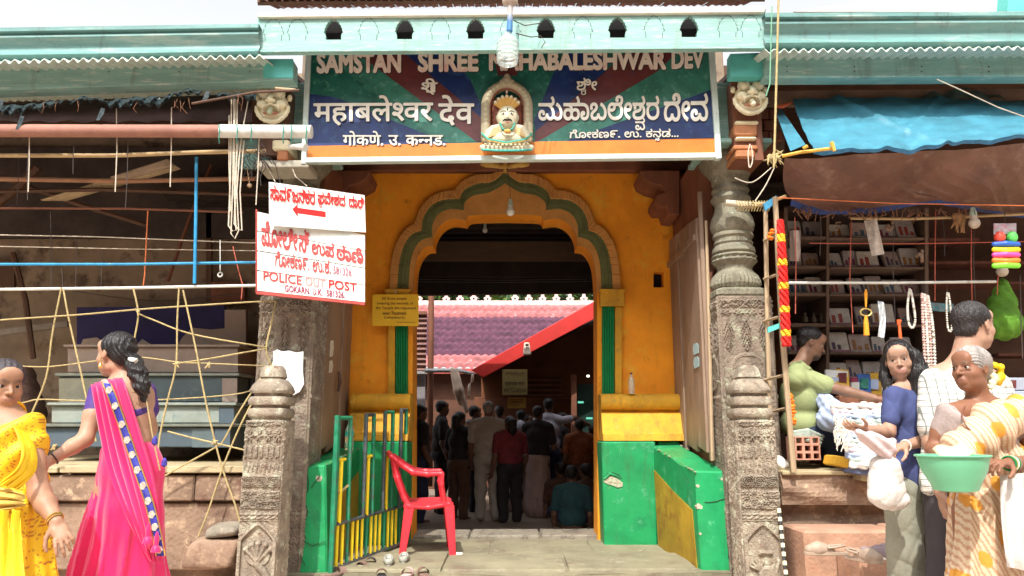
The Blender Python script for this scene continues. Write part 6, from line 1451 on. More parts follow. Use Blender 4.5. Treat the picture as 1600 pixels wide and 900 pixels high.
# brown tarp
br_ = thing('brown_tarp', 'dark brown tarp hanging in folds under the blue awning', 'tarp', P(1420, 330, 5.7))
def bn(u_, v_):
    x = 1226 + 470 * u_; yt = 246 - 20 * u_ - 18 * max(0, u_ - .4); yb_ = 315 + 12 * u_ + 5 * math.sin(u_ * 9)
    p = P(x + 8 * v_, yt + (yb_ - yt) * v_, 5.28 + .55 * v_)
    f_ = .05 * math.sin(u_ * 14 + v_ * 4.4 + .8 * math.sin(u_ * 7)) + .05 * abs(math.sin(u_ * 13 - v_ * 3.2)) ** .5 + .02 * abs(math.sin(u_ * 41 - v_ * 7)) + .03 * math.sin(v_ * 6 + u_ * 11)
    return p + Vector((0, f_ * (.35 + .65 * v_), -.04 * math.sin(v_ * math.pi)))
m_ = MB(); m_.grid(bn, 160, 40); m_.build('sheet', BROWNTARP, br_, smooth=True)
m_ = MB(); m_.grid(lambda a, b: bn(a, 1) + Vector((0, .02 * b, -.05 * b * (1 - a * .7) * (.8 + .3 * math.sin(a * 25)))), 120, 4); m_.build('blue_lining', DKBLUE, br_, smooth=True)
m_ = MB()
for k in range(60):
    x = random.uniform(1240, 1520); y = 326 + random.uniform(-3, 4); pts = [P(x, y, 5.85), P(x + random.uniform(-7, 7), y + random.uniform(3, 9), 5.83), P(x + random.uniform(-12, 12), y + random.uniform(4, 20), 5.84)]; m_.tube(pts, .0035, 4)
tag(m_.build('frayed_threads', M('dry_twine', (.25, .13, .08), .9, .3, 30, 0), br_), kind='stuff')
pole([(1329, 341), (1420, 342), (1480, 340), (1690, 330)], 5.9, .012, BAMBOO, 'bamboo cane under the brown tarp in the bookstall', 'cane', 'cane')
pole([(1215, 309), (1400, 318), (1690, 323)], 5.45, .004, M('orange_cord', (.55, .15, .05), .8, .2), 'thin orange cord along the foot of the brown tarp', 'cord', 'cord', 5)
pole([(1265, 380), (1420, 381), (1690, 376)], 5.95, .004, M('red_cord', (.5, .12, .08)), 'thin red cord crossing the bookstall', 'cord', 'cord', 5)
pole([(1232, 442), (1400, 442), (1556, 440)], 5.9, .011, WHITEPIPE, 'white rod crossing the bookstall', 'white_rod', 'rod')
# shelves
sh = thing('wooden_shelves', 'dusty wooden wall shelves of the bookstall', 'shelves', P(1335, 600, 7.9))
SY_ = 7.6
for x, w_ in ((1225, 6), (1291, 5), (1445, 6)):
    m_ = MB(); m_.pbox(x, 325, x + w_, 610, SY_, .5); m_.build('upright', SHELF, sh, bevel=.004)
for y in (371, 417, 459, 507, 550, 592):
    for xa, xb in ((1231.5, 1290.5), (1296.5, 1444.5)):
        m_ = MB(); m_.pbox(xa, y - (2 if xa < 1290 else 0), xb, y + 3.5, SY_ + .004, .48); m_.build('shelf', SHELF, sh, bevel=.003)
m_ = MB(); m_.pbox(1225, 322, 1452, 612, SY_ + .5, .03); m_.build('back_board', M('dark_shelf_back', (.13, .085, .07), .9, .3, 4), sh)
for (x0, y, x1) in ((1452, 372, 1530), (1452, 408, 1700), (1452, 440, 1700), (1560, 552, 1700), (1560, 594, 1700)):
    m_ = MB(); m_.pbox(x0, y, x1, y + 4, SY_ + .1, .3); m_.build('side_shelf', M('red_brown_shelf', (.14, .05, .035), .8, .3, 4), sh)
def packet(x0, y1, w_, h_, Y, label, lean=.03, seed=0, mat=None):
    r = random.Random(seed); c = P(x0 + w_ / 2, y1, Y); t = thing('picture_packet', label, 'packet', c, 'clear packets on the bookstall shelves')
    k = Y / 1180; W = w_ * k; H = h_ * k
    fn = lambda a, b: c + Vector(((a - .5) * W, b * lean - (0), b * H))
    m_ = MB(); m_.prism([(0, 0), (1, 0), (1, .93), (.96, 1), (.05, 1), (0, .95)], [], fn, (0, .05, 0)); m_.build('packet', mat or M('clear_packet_%d' % (seed % 4), [(.44, .41, .38), (.34, .30, .29), (.50, .46, .40), (.36, .27, .24)][seed % 4], .3, .2, 14, .3, 30), t, bevel=.006)
    m_ = MB()
    for j in range(r.choice([2, 3])):
        a = .08 + j * .28 + r.uniform(0, .08); hh = r.uniform(.2, .58); m_.prism([(a, .12), (a + .17, .12), (a + .17, .12 + hh), (a, .12 + hh)], [], lambda p, q_: fn(p, q_) - Vector((0, .003, 0)), (0, .002, 0))
    m_.build('printed_picture', M('packet_print_%d' % (seed % 5), [(.26, .04, .03), (.07, .05, .09), (.30, .14, .04), (.05, .10, .16), (.20, .03, .08)][seed % 5], .5, .5, 60, 0, 20, ((.45, .35, .2), .2, 90)), t)
    m_ = MB(); m_.prism([(.0, .0), (1, .0), (1, .10), (0, .10)], [], lambda p, q_: fn(p, q_) - Vector((0, .006, 0)), (0, .004, 0)); m_.build('folded_cloth_edge', M('mauve_cloth_%d' % (seed % 2), [(.26, .12, .17), (.35, .32, .30)][seed % 2], .8, .2, 30), t)
k = 0
rown = {371: 'top', 417: 'second', 459: 'third', 507: 'fourth', 550: 'fifth', 592: 'lowest'}
rs = random.Random(21)
for y, hs_ in ((371, 33), (417, 33), (459, 31), (507, 37), (550, 33), (592, 32)):
    for bay, xa, xb in (('left', 1233, 1289), ('right', 1298, 1443)):
        if bay == 'left' and y in (507, 592): continue
        x = xa; i = 0
        while x < xb - 16:
            w_ = min(rs.uniform(19, 36), xb - x); packet(x, y, w_, hs_ * rs.uniform(.72, 1.0), SY_ + .06 + rs.uniform(0, .08), 'clear picture packet, %s from left on the %s shelf, %s bay' % (ORD[i], rown[y], bay), lean=rs.uniform(.02, .09), seed=k); k += 1; i += 1
            x += w_ + rs.choice([1, 1, 2, 9])
for i, x in enumerate((1258, 1272, 1284)):
    m_ = MB(); m_.lathe(P(x, 504, SY_ + .1), [(.03, 0), (.035, .02), (.03, .06), (.015, .07), (.018, .10)], 14); single('small_jar', m_, M('dark_brass_jar', (.10, .08, .06), .35, .2, 9, metal=.5), '%s dark little jar on the left shelf of the bookstall' % ['leftmost', 'middle', 'rightmost'][i], 'jar', 'dark jars on the left shelf', smooth=True)
# hanging goods
def beads(pts, Y, r_, mat, label, tassel=None, name='bead_necklace', gap=2.1):
    c0 = P(pts[0][0], max(p[1] for p in pts), Y); t = thing(name, label, 'necklace', c0)
    cp = cat_rom(pts, 10); m_ = MB(); last = None
    for q in cp:
        if last is None or math.hypot(q[0] - last[0], q[1] - last[1]) > gap:
            c = P(q[0], q[1], Y + random.uniform(-.01, .01)); m_.lathe(c, [(r_ * .5, -r_ * .85), (r_, -r_ * .2), (r_, r_ * .3), (r_ * .4, r_ * .9)], 7); last = q
    m_.build('beads', mat, t, smooth=True)
    m_ = MB(); top = pts[0]; m_.tube([P(top[0], 441, 5.9), P(top[0], top[1], Y)], .002, 4); m_.build('thread', WIRED, t)
    return t
PEARL = M('white_beads', (.70, .68, .60), .5, .1, 20, 0); REDB = M('red_white_beads', (.62, .42, .38), .6, .3, 60, 0)
beads([(1421, 452), (1418, 480), (1420, 505), (1426, 512), (1430, 500), (1427, 475), (1423, 453)], 5.88, .010, PEARL, 'white bead necklace hanging from the white rod, above the girl')
beads([(1480, 458), (1479, 480), (1481, 512), (1486, 517), (1487, 500), (1484, 470), (1482, 458)], 5.88, .008, PEARL, 'narrow pale bead necklace hanging just left of the man\'s head')
for i, (dx, m__, l) in enumerate(((0, REDB, 'left'), (5, PEARL, 'second'), (9, REDB, 'third'), (14, PEARL, 'right'))):
    beads([(1441 + dx * .6, 460 + i), (1442 + dx, 500), (1444 + dx * 1.1, 540), (1446 + dx * 1.1, 585)], 5.85 + .01 * i, .013, m__, l + ' strand of the thick red and white bead bunch behind the girl')
def tassel(x, y0, y1, label, mat):
    t = thing('tassel_charm', label, 'tassel', P(x, y1, 5.87))
    m_ = MB(); m_.tube([P(x, y0, 5.87), P(x, y0 + 6, 5.87), P(x, y0 + 28, 5.87)], [.004, .014, .006], 8); m_.build('plume', mat, t, smooth=True)
    m_ = MB()
    for k in range(10):
        a = k / 10 * 6.283; b = (k + 1) / 10 * 6.283; c = P(x, y0 + 36, 5.87); m_.tube([c + Vector((.045 * math.cos(a), 0, .03 * math.sin(a))), c + Vector((.045 * math.cos(b), 0, .03 * math.sin(b)))], .006, 5)
    m_.build('gold_ring', M('gold_thread', (.6, .45, .15), .4, .2, 20, metal=.4), t)
    m_ = MB(); m_.tube([P(x, y0 + 42, 5.87), P(x, y0 + 50, 5.87), P(x + 1, y1, 5.87)], [.01, .018, .022], 10); m_.build('tassel', mat, t, smooth=True)
tassel(1353, 452, 524, 'orange tassel charm hanging from the white rod', M('orange_tassel', (.72, .30, .02), .8, .2, 40))
m_ = MB(); m_.grid(lambda a, b: P(1371 + 10 * a + 3 * math.sin(b * 3), 470 + 56 * b + 2 * a, 5.88 + .02 * math.sin(a * 6 + b * 5)), 6, 20); m_.grid(lambda a, b: P(1371 + 10 * a + 3 * math.sin(b * 3), 470 + 56 * b + 2 * a, 5.91 - .02 * math.sin(a * 6 + b * 5)), 6, 20)
single('plastic_sleeve', m_, M('shiny_sleeve', (.62, .66, .68), .2, .3, 40, .3), 'silvery plastic sleeve of trinkets hanging beside the orange tassel', 'packet', smooth=True)
m_ = MB(); m_.grid(lambda a, b: P(1350 + 20 * a + 12 * b, 345 + 55 * b - 3 * a, 5.8 + .03 * math.sin(a * 5 + b * 3)), 6, 16)
single('hanging_packet', m_, M('crumpled_clear_plastic', (.50, .44, .38), .2, .25, 20, .5), 'crumpled silvery packet hanging at an angle from the bamboo cane', 'packet', smooth=True)
m_ = MB(); m_.grid(lambda a, b: P(1234 + 17 * a, 360 + 48 * b, 6.1 + .05 * math.sin(a * 3.1)), 6, 10)
single('clear_bag', m_, M('dusty_clear_bag', (.26, .20, .17), .3, .2, 20, .5), 'dusty plastic bag hanging beside the marigold garland', 'bag', smooth=True)
m_ = MB(); m_.tube([P(1405, 500, 5.88), P(1404, 508, 5.88)], [.02, .012], 8); m_.tube([P(1405, 506, 5.88), P(1407, 530, 5.88)], [.010, .014], 8); single('orange_charm', m_, M('red_orange_charm', (.65, .12, .03), .7, .2, 40), 'small red orange thread charm above the girl\'s hair', 'tassel', smooth=True)
m_ = MB(); m_.grid(lambda a, b: P(1448 + 42 * a, 472 + 3 * a + 13 * b, 6.2 + .02 * math.sin(a * 9)), 20, 3); single('printed_ribbon', m_, M('teal_red_ribbon', (.10, .28, .32), .8, .2, 12, .2, 20, ((.40, .12, .12), .35, 60)), 'teal ribbon with red motifs strung behind the bead bunch', 'ribbon')
m_ = MB(); m_.grid(lambda a, b: P(1432 + 14 * a, 385 + 24 * b, 6.0), 4, 6)
for k, (x, y0, y1) in enumerate(sorted([(1330, 345, 520), (1396, 345, 500), (1462, 330, 470), (1473, 335, 400), (1518, 350, 470), (1522, 350, 468), (1560, 430, 460), (1594, 430, 560), (1281, 330, 400), (1242, 340, 490)])):
    pole([(x, y0), (x + random.uniform(-3, 3), (y0 + y1) / 2), (x + random.uniform(-2, 4), y1)], 6.0, .004, WIRED if k % 2 else M('red_cord', (.5, .12, .08)), '%s thin cord from the left among those hanging in the bookstall' % (ORD[:9] + ['rightmost'])[k], 'string', 'string', 5, 'thin cords hanging in the bookstall')
s = SDF(.01)
for j in range(10): a = P(1500 + random.uniform(-10, 8), 335 + random.uniform(0, 6), 5.85); s.cap(a, P(1497 + random.uniform(-12, 10), 352 + random.uniform(0, 16), 5.85 + random.uniform(-.04, .04)), .016, .006)
tag(s.build('dried_leaf_bunch', .006, M('dry_leaf', (.32, .18, .08), .9, .3, 20, .4), None, loc=tuple(P(1498, 370, 5.85)), color=False), 'dried brown leaf bunch tied to the cane beside the bulb', 'leaves')
for k, (x, y, r_) in enumerate([(1388, 352, .03), (1312, 350, .018), (1438, 398, .03)]):
    s = SDF(.008); c0 = P(x, y, 5.95)
    for j in range(8): s.ell(c0 + Vector((random.uniform(-.03, .03), random.uniform(-.02, .02), random.uniform(-.06, .04))), (r_ * .5, r_ * .4, r_ * .6))
    tag(s.build('trinket_bunch', .006, M('dark_trinkets', (.20, .13, .09), .6, .4, 40), None, loc=tuple(c0), color=False), ['dark trinket bunch hanging mid bookstall above the second shelf', 'tiny dark trinket hanging from the frayed tarp hem', 'brown trinket bunch at the right end of the shelves'][k], 'trinkets')
bulb(1522.5, 349, 5.75, .042, 'dusty bulb hanging under the brown tarp', P(1521, 322, 5.7), mat=M('dusty_bulb_glass', (.55, .47, .38), .3, .1, 10, 0))
bulb(1566, 424, 6.1, .045, 'dusty bulb hidden behind the coloured toy pack', P(1566, 395, 6.1), mat=M('dusty_bulb_glass', (.5, .4, .3)))
# toy pack
tp = thing('toy_pack', 'hanging pack of bright coloured toy dough and balls', 'toy', P(1572, 420, 5.6))
m_ = MB(); m_.pbox(1553, 349, 1588, 366, 5.62, .006); m_.build('printed_card', M('toy_card', (.45, .40, .42), .4, .3, 30, 0, 20, ((.6, .1, .2), .3, 25)), tp)
cl = {'red': (.75, .08, .05), 'green': (.12, .62, .12), 'blue': (.03, .12, .50), 'yellow': (.85, .6, .02), 'pink': (.80, .08, .35), 'orange': (.80, .22, .03), 'lime': (.22, .80, .05)}
tc = lambda n: M('toy_' + n, cl[n], .35, .05, 10, 0)
for x, n in ((1562, 'red'), (1581, 'green')):
    s = SDF(.01); s.ell(P(x, 371, 5.62), (.04, .04, .048)); s.build('ball', .007, tc(n), tp, color=False)
for j, n in enumerate(('blue', 'yellow', 'pink', 'orange', 'lime')):
    s = SDF(.006); y = 382 + j * 8.3; s.chain([P(1554, y, 5.62), P(1572, y + (1.5 if j % 2 else -1), 5.60), P(1590, y, 5.62)], [.021, .024, .021]); s.build('dough_strip', .006, tc(n), tp, color=False)
m_ = MB(); m_.tube([P(1570, 349, 5.62), P(1570, 326, 5.7)], .003, 4); m_.build('string', WIRED, tp)
s = SDF(.03); s.chain([P(1567, 445, 6.2), P(1566, 475, 6.2), P(1566, 505, 6.15)], [.05, .10, .14]); s.ell(P(1570, 505, 6.15), (.15, .1, .12))
tag(s.build('net_bag', .010, M('green_net', (.10, .26, .02), .8, .3, 10, .8, 120), None, loc=tuple(P(1566, 525, 6.15)), color=False, disp=lambda X, Y, Z: .008 * np.sin(X * 70 + Z * 30) + 0 * Y), 'green net bag hanging behind the plaid-shirted man', 'bag')
# garlands
def garland(x0, y0, x1, y1, Y, label, cols, r_=.026):
    t = thing('garland', label, 'garland', P(x1, y1, Y)); n = int((y1 - y0) / 4.4); mbs = {c: MB() for c in cols}
    for k in range(n):
        f_ = k / n; c = cols[0] if int(f_ * len(cols) * 3) % 2 == 0 else cols[1]
        p = P(x0 + (x1 - x0) * f_, y0 + (y1 - y0) * f_, Y)
        for j in range(3):
            o = p + Vector((random.uniform(-.014, .014), random.uniform(-.012, .012), random.uniform(-.01, .01)))
            mbs[c].lathe(o, [(r_ * .3, -r_ * .7), (r_ * random.uniform(.8, 1.1), -r_ * .1), (r_ * .8, r_ * .3), (r_ * .2, r_ * .6)], 8)
    for c, m_ in mbs.items():
        if m_.v: m_.build('flowers', c, t)
GRED = M('garland_red', (.66, .015, .01), .7, .2, 40, .3, 90); GYEL = M('garland_yellow', (.85, .50, .02), .7, .2, 40, .3, 90); GOR = M('garland_orange', (.85, .20, .01), .7, .2, 40, .3, 90)
t = thing('garland', 'long red garland with yellow bands hanging at the stall frame', 'garland', P(1229, 541, 5.5))
rd, yl = MB(), MB()
for k in range(80):
    f_ = k / 80; y = 345 + 196 * f_; band = any(abs(y - b) < 5 for b in (372, 410, 447, 484, 520)); r_ = .020 + .012 * min(1, f_ * 3)
    for j in range(4):
        a = k * 1.9 + j * 1.57; o = P(1219 + 10 * f_, y, 5.5) + Vector((r_ * .7 * math.cos(a), r_ * .7 * math.sin(a), 0)); (yl if band else rd).lathe(o, [(.003, -.016), (.016, -.004), (.012, .006), (.002, .012)], 6)
rd.build('red_flowers', GRED, t); yl.build('yellow_flowers', GYEL, t)
garland(1234, 618, 1238, 666, 5.66, 'short orange garland on the lower stall frame', [GOR, GOR])
garland(1204, 360, 1206, 376, 5.6, 'tiny orange flower tuft on the rear pole of the frame', [GOR, GYEL], .02)
# counter goods
CL = [M('folded_white_cloth', (.62, .62, .56), .85, .1, 9, .4, 60), M('folded_grey_green_cloth', (.38, .44, .40), .85, .15, 9, .4, 60), M('folded_blue_cloth', (.35, .42, .58), .85, .15, 9, .4, 60), M('folded_pink_cloth', (.62, .50, .50), .85, .1, 9, .4, 60)]
names = ['white', 'grey green', 'pale blue', 'pinkish white']
r2 = random.Random(3)
for k in range(13):
    y = 727 - k * 7.6; x0 = 1334 - k * 2.2 + r2.uniform(-4, 4); x1 = 1400 + r2.uniform(-4, 8); Y = 5.50 + .02 * k
    if k > 9: x0 -= 8
    s = SDF(.012)
    s.chain([P(x0, y, Y), P((x0 + x1) / 2, y + r2.uniform(-2, 2), Y - .05), P(x1, y, Y)], [.022, .026, .022])
    s.chain([P(x0 + 4, y, Y + .12), P((x0 + x1) / 2, y, Y + .16), P(x1, y, Y + .12)], [.024] * 3); s.chain([P(x0 + 3, y, Y + .28), P(x1, y, Y + .28)], [.024] * 2)
    c = P((x0 + x1) / 2, y, Y + .14); s.ell(c, ((x1 - x0) * .5 * Y / 1180, .17, .022))
    pat = k % 4
    o_ = s.build('folded_cloth', .008, CL[pat], None, loc=tuple(P((x0 + x1) / 2, y + 4, Y)), color=False, disp=lambda X, Y_, Z: .006 * np.sin(X * 90 + Y_ * 30) + .004 * np.sin(X * 37 + Z * 200))
    tag(o_, 'folded %s cloth in plastic, %s in the counter pile counted from the bottom' % (names[pat], (['lowest'] + ORD[1:12] + ['topmost'])[k]), 'cloth', 'folded cloths piled on the bookstall counter')
fr = MB()
for k in range(70):
    x = r2.uniform(1308, 1330); y = r2.uniform(640, 690); fr.tube([P(x, y, 5.48), P(x - r2.uniform(2, 8), y + r2.uniform(4, 9), 5.46), P(x - r2.uniform(2, 10), y + r2.uniform(10, 22), 5.47)], .004, 4)
tag(single('fringe', fr, M('cream_fringe', (.62, .60, .52), .9, .15, 20, 0), 'cream fringes of shawls hanging over the left side of the counter pile', 'fringe'), kind='stuff')
m_ = MB(); m_.pquad([(1302, 727), (1332, 733), (1333, 716), (1305, 711)], [5.7, 5.55, 5.55, 5.7], .2); single('yellow_box', m_, M('mustard_card', (.60, .34, .03), .7, .15, 6, .2), 'mustard yellow box under the counter pile', 'box', bevel=.008)
m_ = MB(); m_.pquad([(1333, 740), (1362, 744), (1362, 730), (1334, 724)], 5.5, .2); single('blue_box', m_, M('slate_blue_card', (.12, .15, .26), .7, .15, 6, .2), 'slate blue box under the right of the counter pile', 'box', bevel=.008)
bks = [((1288, 612), (1322, 616), (1325, 580), (1290, 577), M('white_book', (.68, .68, .66), .5, .1, 8), 'white book with a small picture propped on the counter'),
       ((1306, 600), (1328, 604), (1326, 578), (1308, 576), M('gold_book', (.62, .38, .06), .5, .15, 8), 'gold bordered book leaning behind the white one'),
       ((1328, 618), (1345, 620), (1344, 590), (1330, 589), M('maroon_book', (.28, .05, .09), .5, .2, 20), 'maroon patterned book on the counter'),
       ((1342, 612), (1362, 614), (1360, 584), (1340, 584), M('blue_cover', (.06, .14, .38), .4, .3, 12), 'blue picture book on the counter'),
       ((1356, 616), (1379, 618), (1376, 582), (1357, 583), M('mustard_book', (.55, .33, .05), .5, .15, 8), 'mustard book leaning at the right of the counter'),
       ((1378, 612), (1398, 614), (1392, 576), (1374, 577), M('pale_print', (.55, .58, .60), .5, .15, 8), 'pale picture card leaning behind the girl')]
for k, (a, b, c, d, mm, l) in enumerate(bks):
    t = thing('book', l, 'book', P(a[0], a[1], 6.35 + .04 * k)); m_ = MB(); m_.pquad([a, b, c, d], [6.3 + .04 * k, 6.3 + .04 * k, 6.5 + .04 * k, 6.5 + .04 * k], .03); m_.build('cover', mm, t, bevel=.004)
    cx = (a[0] + b[0] + c[0] + d[0]) / 4; cy = (a[1] + b[1] + c[1] + d[1]) / 4; m_ = MB(); m_.pquad([(cx - 6, cy + 8), (cx + 6, cy + 8.5), (cx + 6, cy - 7), (cx - 6, cy - 7)], [6.32 + .04 * k, 6.32 + .04 * k, 6.42 + .04 * k, 6.42 + .04 * k], .03); m_.build('picture', [CL[2], MAROON, CL[0], SGREEN2][k % 4], t)
m_ = MB(); m_.box(P(1285, 625, 6.6).x, 5.2, 6.25, 7.0, zt + .001, P(1300, 618, 6.3).z); single('counter', m_, WOODR, 'red brown wooden counter of the bookstall', 'counter', bevel=.01)
s = SDF(.02); s.chain([P(1280, 618, 6.1), P(1300, 640, 5.95), P(1330, 655, 5.8)], [.05, .08, .07]); s.ell(P(1300, 655, 5.95), (.12, .1, .10))
tag(s.build('blue_bundle', .009, CL[2], None, loc=tuple(P(1300, 676, 5.95)), color=False, disp=lambda X, Y, Z: .01 * np.sin(X * 60 + Z * 70) * np.sin(Y * 50)), 'pale blue plastic wrapped bundle in front of the seller', 'bundle')
# shelf boxes at far right
for k, (x0, y0, x1, y1, mm, l) in enumerate([(1572, 590, 1606, 610, M('grey_box', (.30, .33, .40), .6, .1, 6), 'grey picture box at the far right of the bookstall'), (1576, 611, 1612, 624, CL[2], 'pale blue flat box at the far right'), (1578, 626, 1616, 650, M('olive_box', (.28, .22, .07), .6, .1, 6), 'olive carton at the far right of the bookstall')]):
    t = thing('box', l, 'box', P((x0 + x1) / 2, y1, 5.9)); m_ = MB(); m_.pbox(x0, y0, x1, y1, 5.9, .25); m_.build('carton', mm, t, bevel=.006); m_ = MB(); m_.pbox(x0 + 5, y0 + 4, x0 + 16, y1 - 4, 5.896, .003); m_.build('label_print', [MAROON, PACK, GYEL][k], t)
# small things beside the right post
s = SDF(.02); s.ell(P(1215, 722, 5.95), (.06, .06, .045)); s.ell(P(1221, 727, 5.9), (.05, .05, .035)); tag(s.build('plastic_bag', .008, M('white_plastic', (.72, .70, .66), .4, .1, 9, .4), None, loc=tuple(P(1216, 735, 5.9)), color=False, disp=lambda X, Y, Z: .007 * np.sin(X * 80 + Z * 60)), 'small crumpled white plastic bag behind the right carved post', 'bag')
t = thing('striped_stick', 'black and white striped stick leaning by the right carved post', 'stick', P(1227, 905, 5.3))
for k in range(16):
    a = P(1217, 795, 5.5); b = P(1229, 905, 5.35); m_ = MB(); m_.tube([a.lerp(b, k / 16), a.lerp(b, (k + .97) / 16)], .014, 8); m_.build('black_band' if k % 2 else 'white_band', BLACK if k % 2 else CREAM, t)
# =================================================================== GATE
gt = thing('iron_gate', 'green and yellow painted iron bar gate standing open at the left of the doorway', 'gate', P(517, 885, 6.08))
A = P(517, 880, 6.08); A.z = 0.03; B = P(630, 820, 7.28); B.z = .07
def gp(u_, z): p = A.lerp(B, u_); return Vector((p.x, p.y, p.z + z))
m_ = MB(); m_.tube([gp(0, -.02), gp(0, 1.18)], .021, 8); m_.build('post', GATEGREEN, gt)
m_ = MB(); m_.tube([gp(0, .01), gp(1, .01)], .018, 8); m_.build('bottom_rail', GATEDARK, gt)
m_ = MB(); m_.tube([gp(0, .34), gp(1, .34)], .016, 8); m_.build('middle_rail', GATEDARK, gt)
n = 16
for i in range(1, n):
    m_ = MB(); m_.tube([gp(i / n, .02), gp(i / n, .34)], .0125, 7); m_.build('yellow_bar' if i % 4 != 3 else 'green_bar', BRIGHT_YEL if i % 4 != 3 else GATEGREEN, gt)
for k, (a, b) in enumerate(((.02, .17), (.38, .49), (.66, .78), (.92, 1.0))):
    z = 1.17 + .02 * k
    m_ = MB(); m_.tube([gp(a, .34), gp(a, z)], .018, 8); m_.build('tall_bar', GATEDARK if k else GATEGREEN, gt)
    m_ = MB(); m_.tube([gp(b + .015, .34), gp(b, z)], .018, 8); m_.build('tall_bar', GATEGREEN, gt)
    m_ = MB(); m_.tube([gp(a, z - .012), gp(b, z - .012)], .016, 8); m_.build('top_link', GATEDARK if k % 2 else GATEGREEN, gt)
    c = a + .055 if k == 0 else a + .05
    if k < 3:
        m_ = MB(); m_.tube([gp(c, .34), gp(c, .82)], .016, 8); m_.tube([gp(c - .03, .83), gp(c + .045, .83)], .014, 6); m_.build('yellow_bar', BRIGHT_YEL, gt)
m_ = MB(); m_.tube([gp(.0, .60), gp(.08, .58), gp(.17, .62), gp(.2, .63)], .011, 6); m_.build('twisted_wire', ROPE, gt)

# =================================================================== RED CHAIR
ch = thing('plastic_chair', 'faded red plastic armchair standing on the porch', 'chair', G(668, 866, .05))
cx, cy = G(668, 862, .05).x, G(668, 862, .05).y
vw = Vector((cx, cy, 0)).normalized(); fw = Vector((vw.y, -vw.x, 0)); lat = vw     # seen side-on, seat faces right
fw = (fw * math.cos(R(1)) + lat * math.sin(R(1))).normalized(); lat = Vector((-fw.y, fw.x, 0))
O = Vector((cx, cy, .045)); k = 6.45 / 1180
def C_(f_, l_, z): return O + fw * f_ + lat * l_ + Vector((0, 0, z))
fx2 = lambda px: (px - 668) * k
fz = lambda py: (868 - py) * k
hw_ = .21
for sl in (-1, 1):
    a, l_ = (hw_ + .035) * sl, hw_ * sl
    # legs: flat U-shaped channels, wide at the seat
    for (f0, f1, nm) in ((fx2(638), fx2(628), 'rear_leg'), (fx2(700), fx2(706), 'front_leg')):
        m_ = MB(); z0 = fz(792)
        w0, w1 = (.088, .054)
        d0 = .018
        m_.hexa([C_(f1 - w1 / 2, a * 1.08 - d0, .0), C_(f1 + w1 / 2, a * 1.08 - d0, .0), C_(f0 + w0 / 2, l_ - d0, z0), C_(f0 - w0 / 2, l_ - d0, z0)], [C_(f1 - w1 / 2, a * 1.08 + d0, .0), C_(f1 + w1 / 2, a * 1.08 + d0, .0), C_(f0 + w0 / 2, l_ + d0, z0), C_(f0 - w0 / 2, l_ + d0, z0)])
        m_.build('leg', REDPL, ch, bevel=.006)
s = SDF(.015)
for sl in (-1, 1):
    l_ = hw_ * sl; ar_ = (hw_ + .03) * sl
    s.chain([C_(fx2(608), l_ * .75, fz(716)), C_(fx2(622), l_ * 1.0, fz(728)), C_(fx2(642), ar_, fz(741)), C_(fx2(665), ar_, fz(744)), C_(fx2(686), ar_, fz(743))], [.020, .026, .026, .024, .020])
    s.chain([C_(fx2(688), ar_, fz(744)), C_(fx2(687), ar_, fz(760)), C_(fx2(692), l_, fz(786))], [.020, .022, .024])
    s.chain([C_(fx2(609), l_ * .75, fz(718)), C_(fx2(618), l_ * .9, fz(750)), C_(fx2(630), l_ * .95, fz(782)), C_(fx2(638), l_, fz(794))], [.018, .018, .022, .026])
    s.chain([C_(fx2(632), l_, fz(793)), C_(fx2(668), l_, fz(795)), C_(fx2(700), l_, fz(790))], [.022, .022, .024])
s.chain([C_(fx2(606), -hw_ * .75, fz(717)), C_(fx2(602), 0, fz(712)), C_(fx2(606), hw_ * .75, fz(717))], [.020] * 3)
for j in range(-3, 4): s.chain([C_(fx2(604) - .0 + abs(j) * .004, j * .045, fz(716)), C_(fx2(613), j * .05, fz(748)), C_(fx2(628), j * .053, fz(786))], [.010, .012, .012], k=.006)
s.build('arm_and_back_frame', .0065, REDPL, ch, color=False)
m_ = MB()
def seat(u_, v_):
    f_ = fx2(630) + (fx2(706) - fx2(630)) * u_; l_ = (-hw_ - .02) + (2 * hw_ + .04) * v_
    return C_(f_, l_, fz(789) + .012 * math.cos((v_ - .5) * 5) * -1 + .010 * u_ - .03 * max(0, u_ - .85) ** 2 * 20)
m_.grid(seat, 16, 12); m_.grid(lambda a, b: seat(a, b) - Vector((0, 0, .012)), 16, 12)
m_.build('seat', REDPL, ch, smooth=True)
m_ = MB()
for v_ in (0, 1): m_.grid(lambda a, b: seat(a, v_) - Vector((0, 0, .045 * b)), 16, 2)
m_.grid(lambda a, b: seat(1, a) - Vector((0, 0, .045 * b)), 12, 2); m_.grid(lambda a, b: seat(0, a) - Vector((0, 0, .045 * b)), 12, 2); m_.build('seat_skirt', REDPL, ch, smooth=True)

# =================================================================== BOTTLES
def bottle(px, py, Y, h_, label, cap, body, label_mat=None):
    c = P(px, py, Y); t = thing('bottle', label, 'bottle', c); r_ = h_ * .145
    pr = [(r_ * .9, 0), (r_, .01), (r_, h_ * .2), (r_ * .92, h_ * .24), (r_, h_ * .28), (r_, h_ * .62), (r_ * .85, h_ * .70), (r_ * .42, h_ * .84), (r_ * .40, h_ * .93)]
    m_ = MB(); m_.lathe(c, pr, 18); m_.build('body', body, t, smooth=True)
    m_ = MB(); m_.lathe(c + Vector((0, 0, h_ * .93)), [(r_ * .46, 0), (r_ * .46, h_ * .08)], 12); m_.build('cap', cap, t)
    if label_mat: m_ = MB(); m_.lathe(c + Vector((0, 0, h_ * .44)), [(r_ * 1.02, 0), (r_ * 1.02, h_ * .16)], 18); m_.build('wrapper', label_mat, t)
CLR = M('clear_bottle_plastic', (.80, .86, .80), .12, .03, 10, 0, trans=.75)
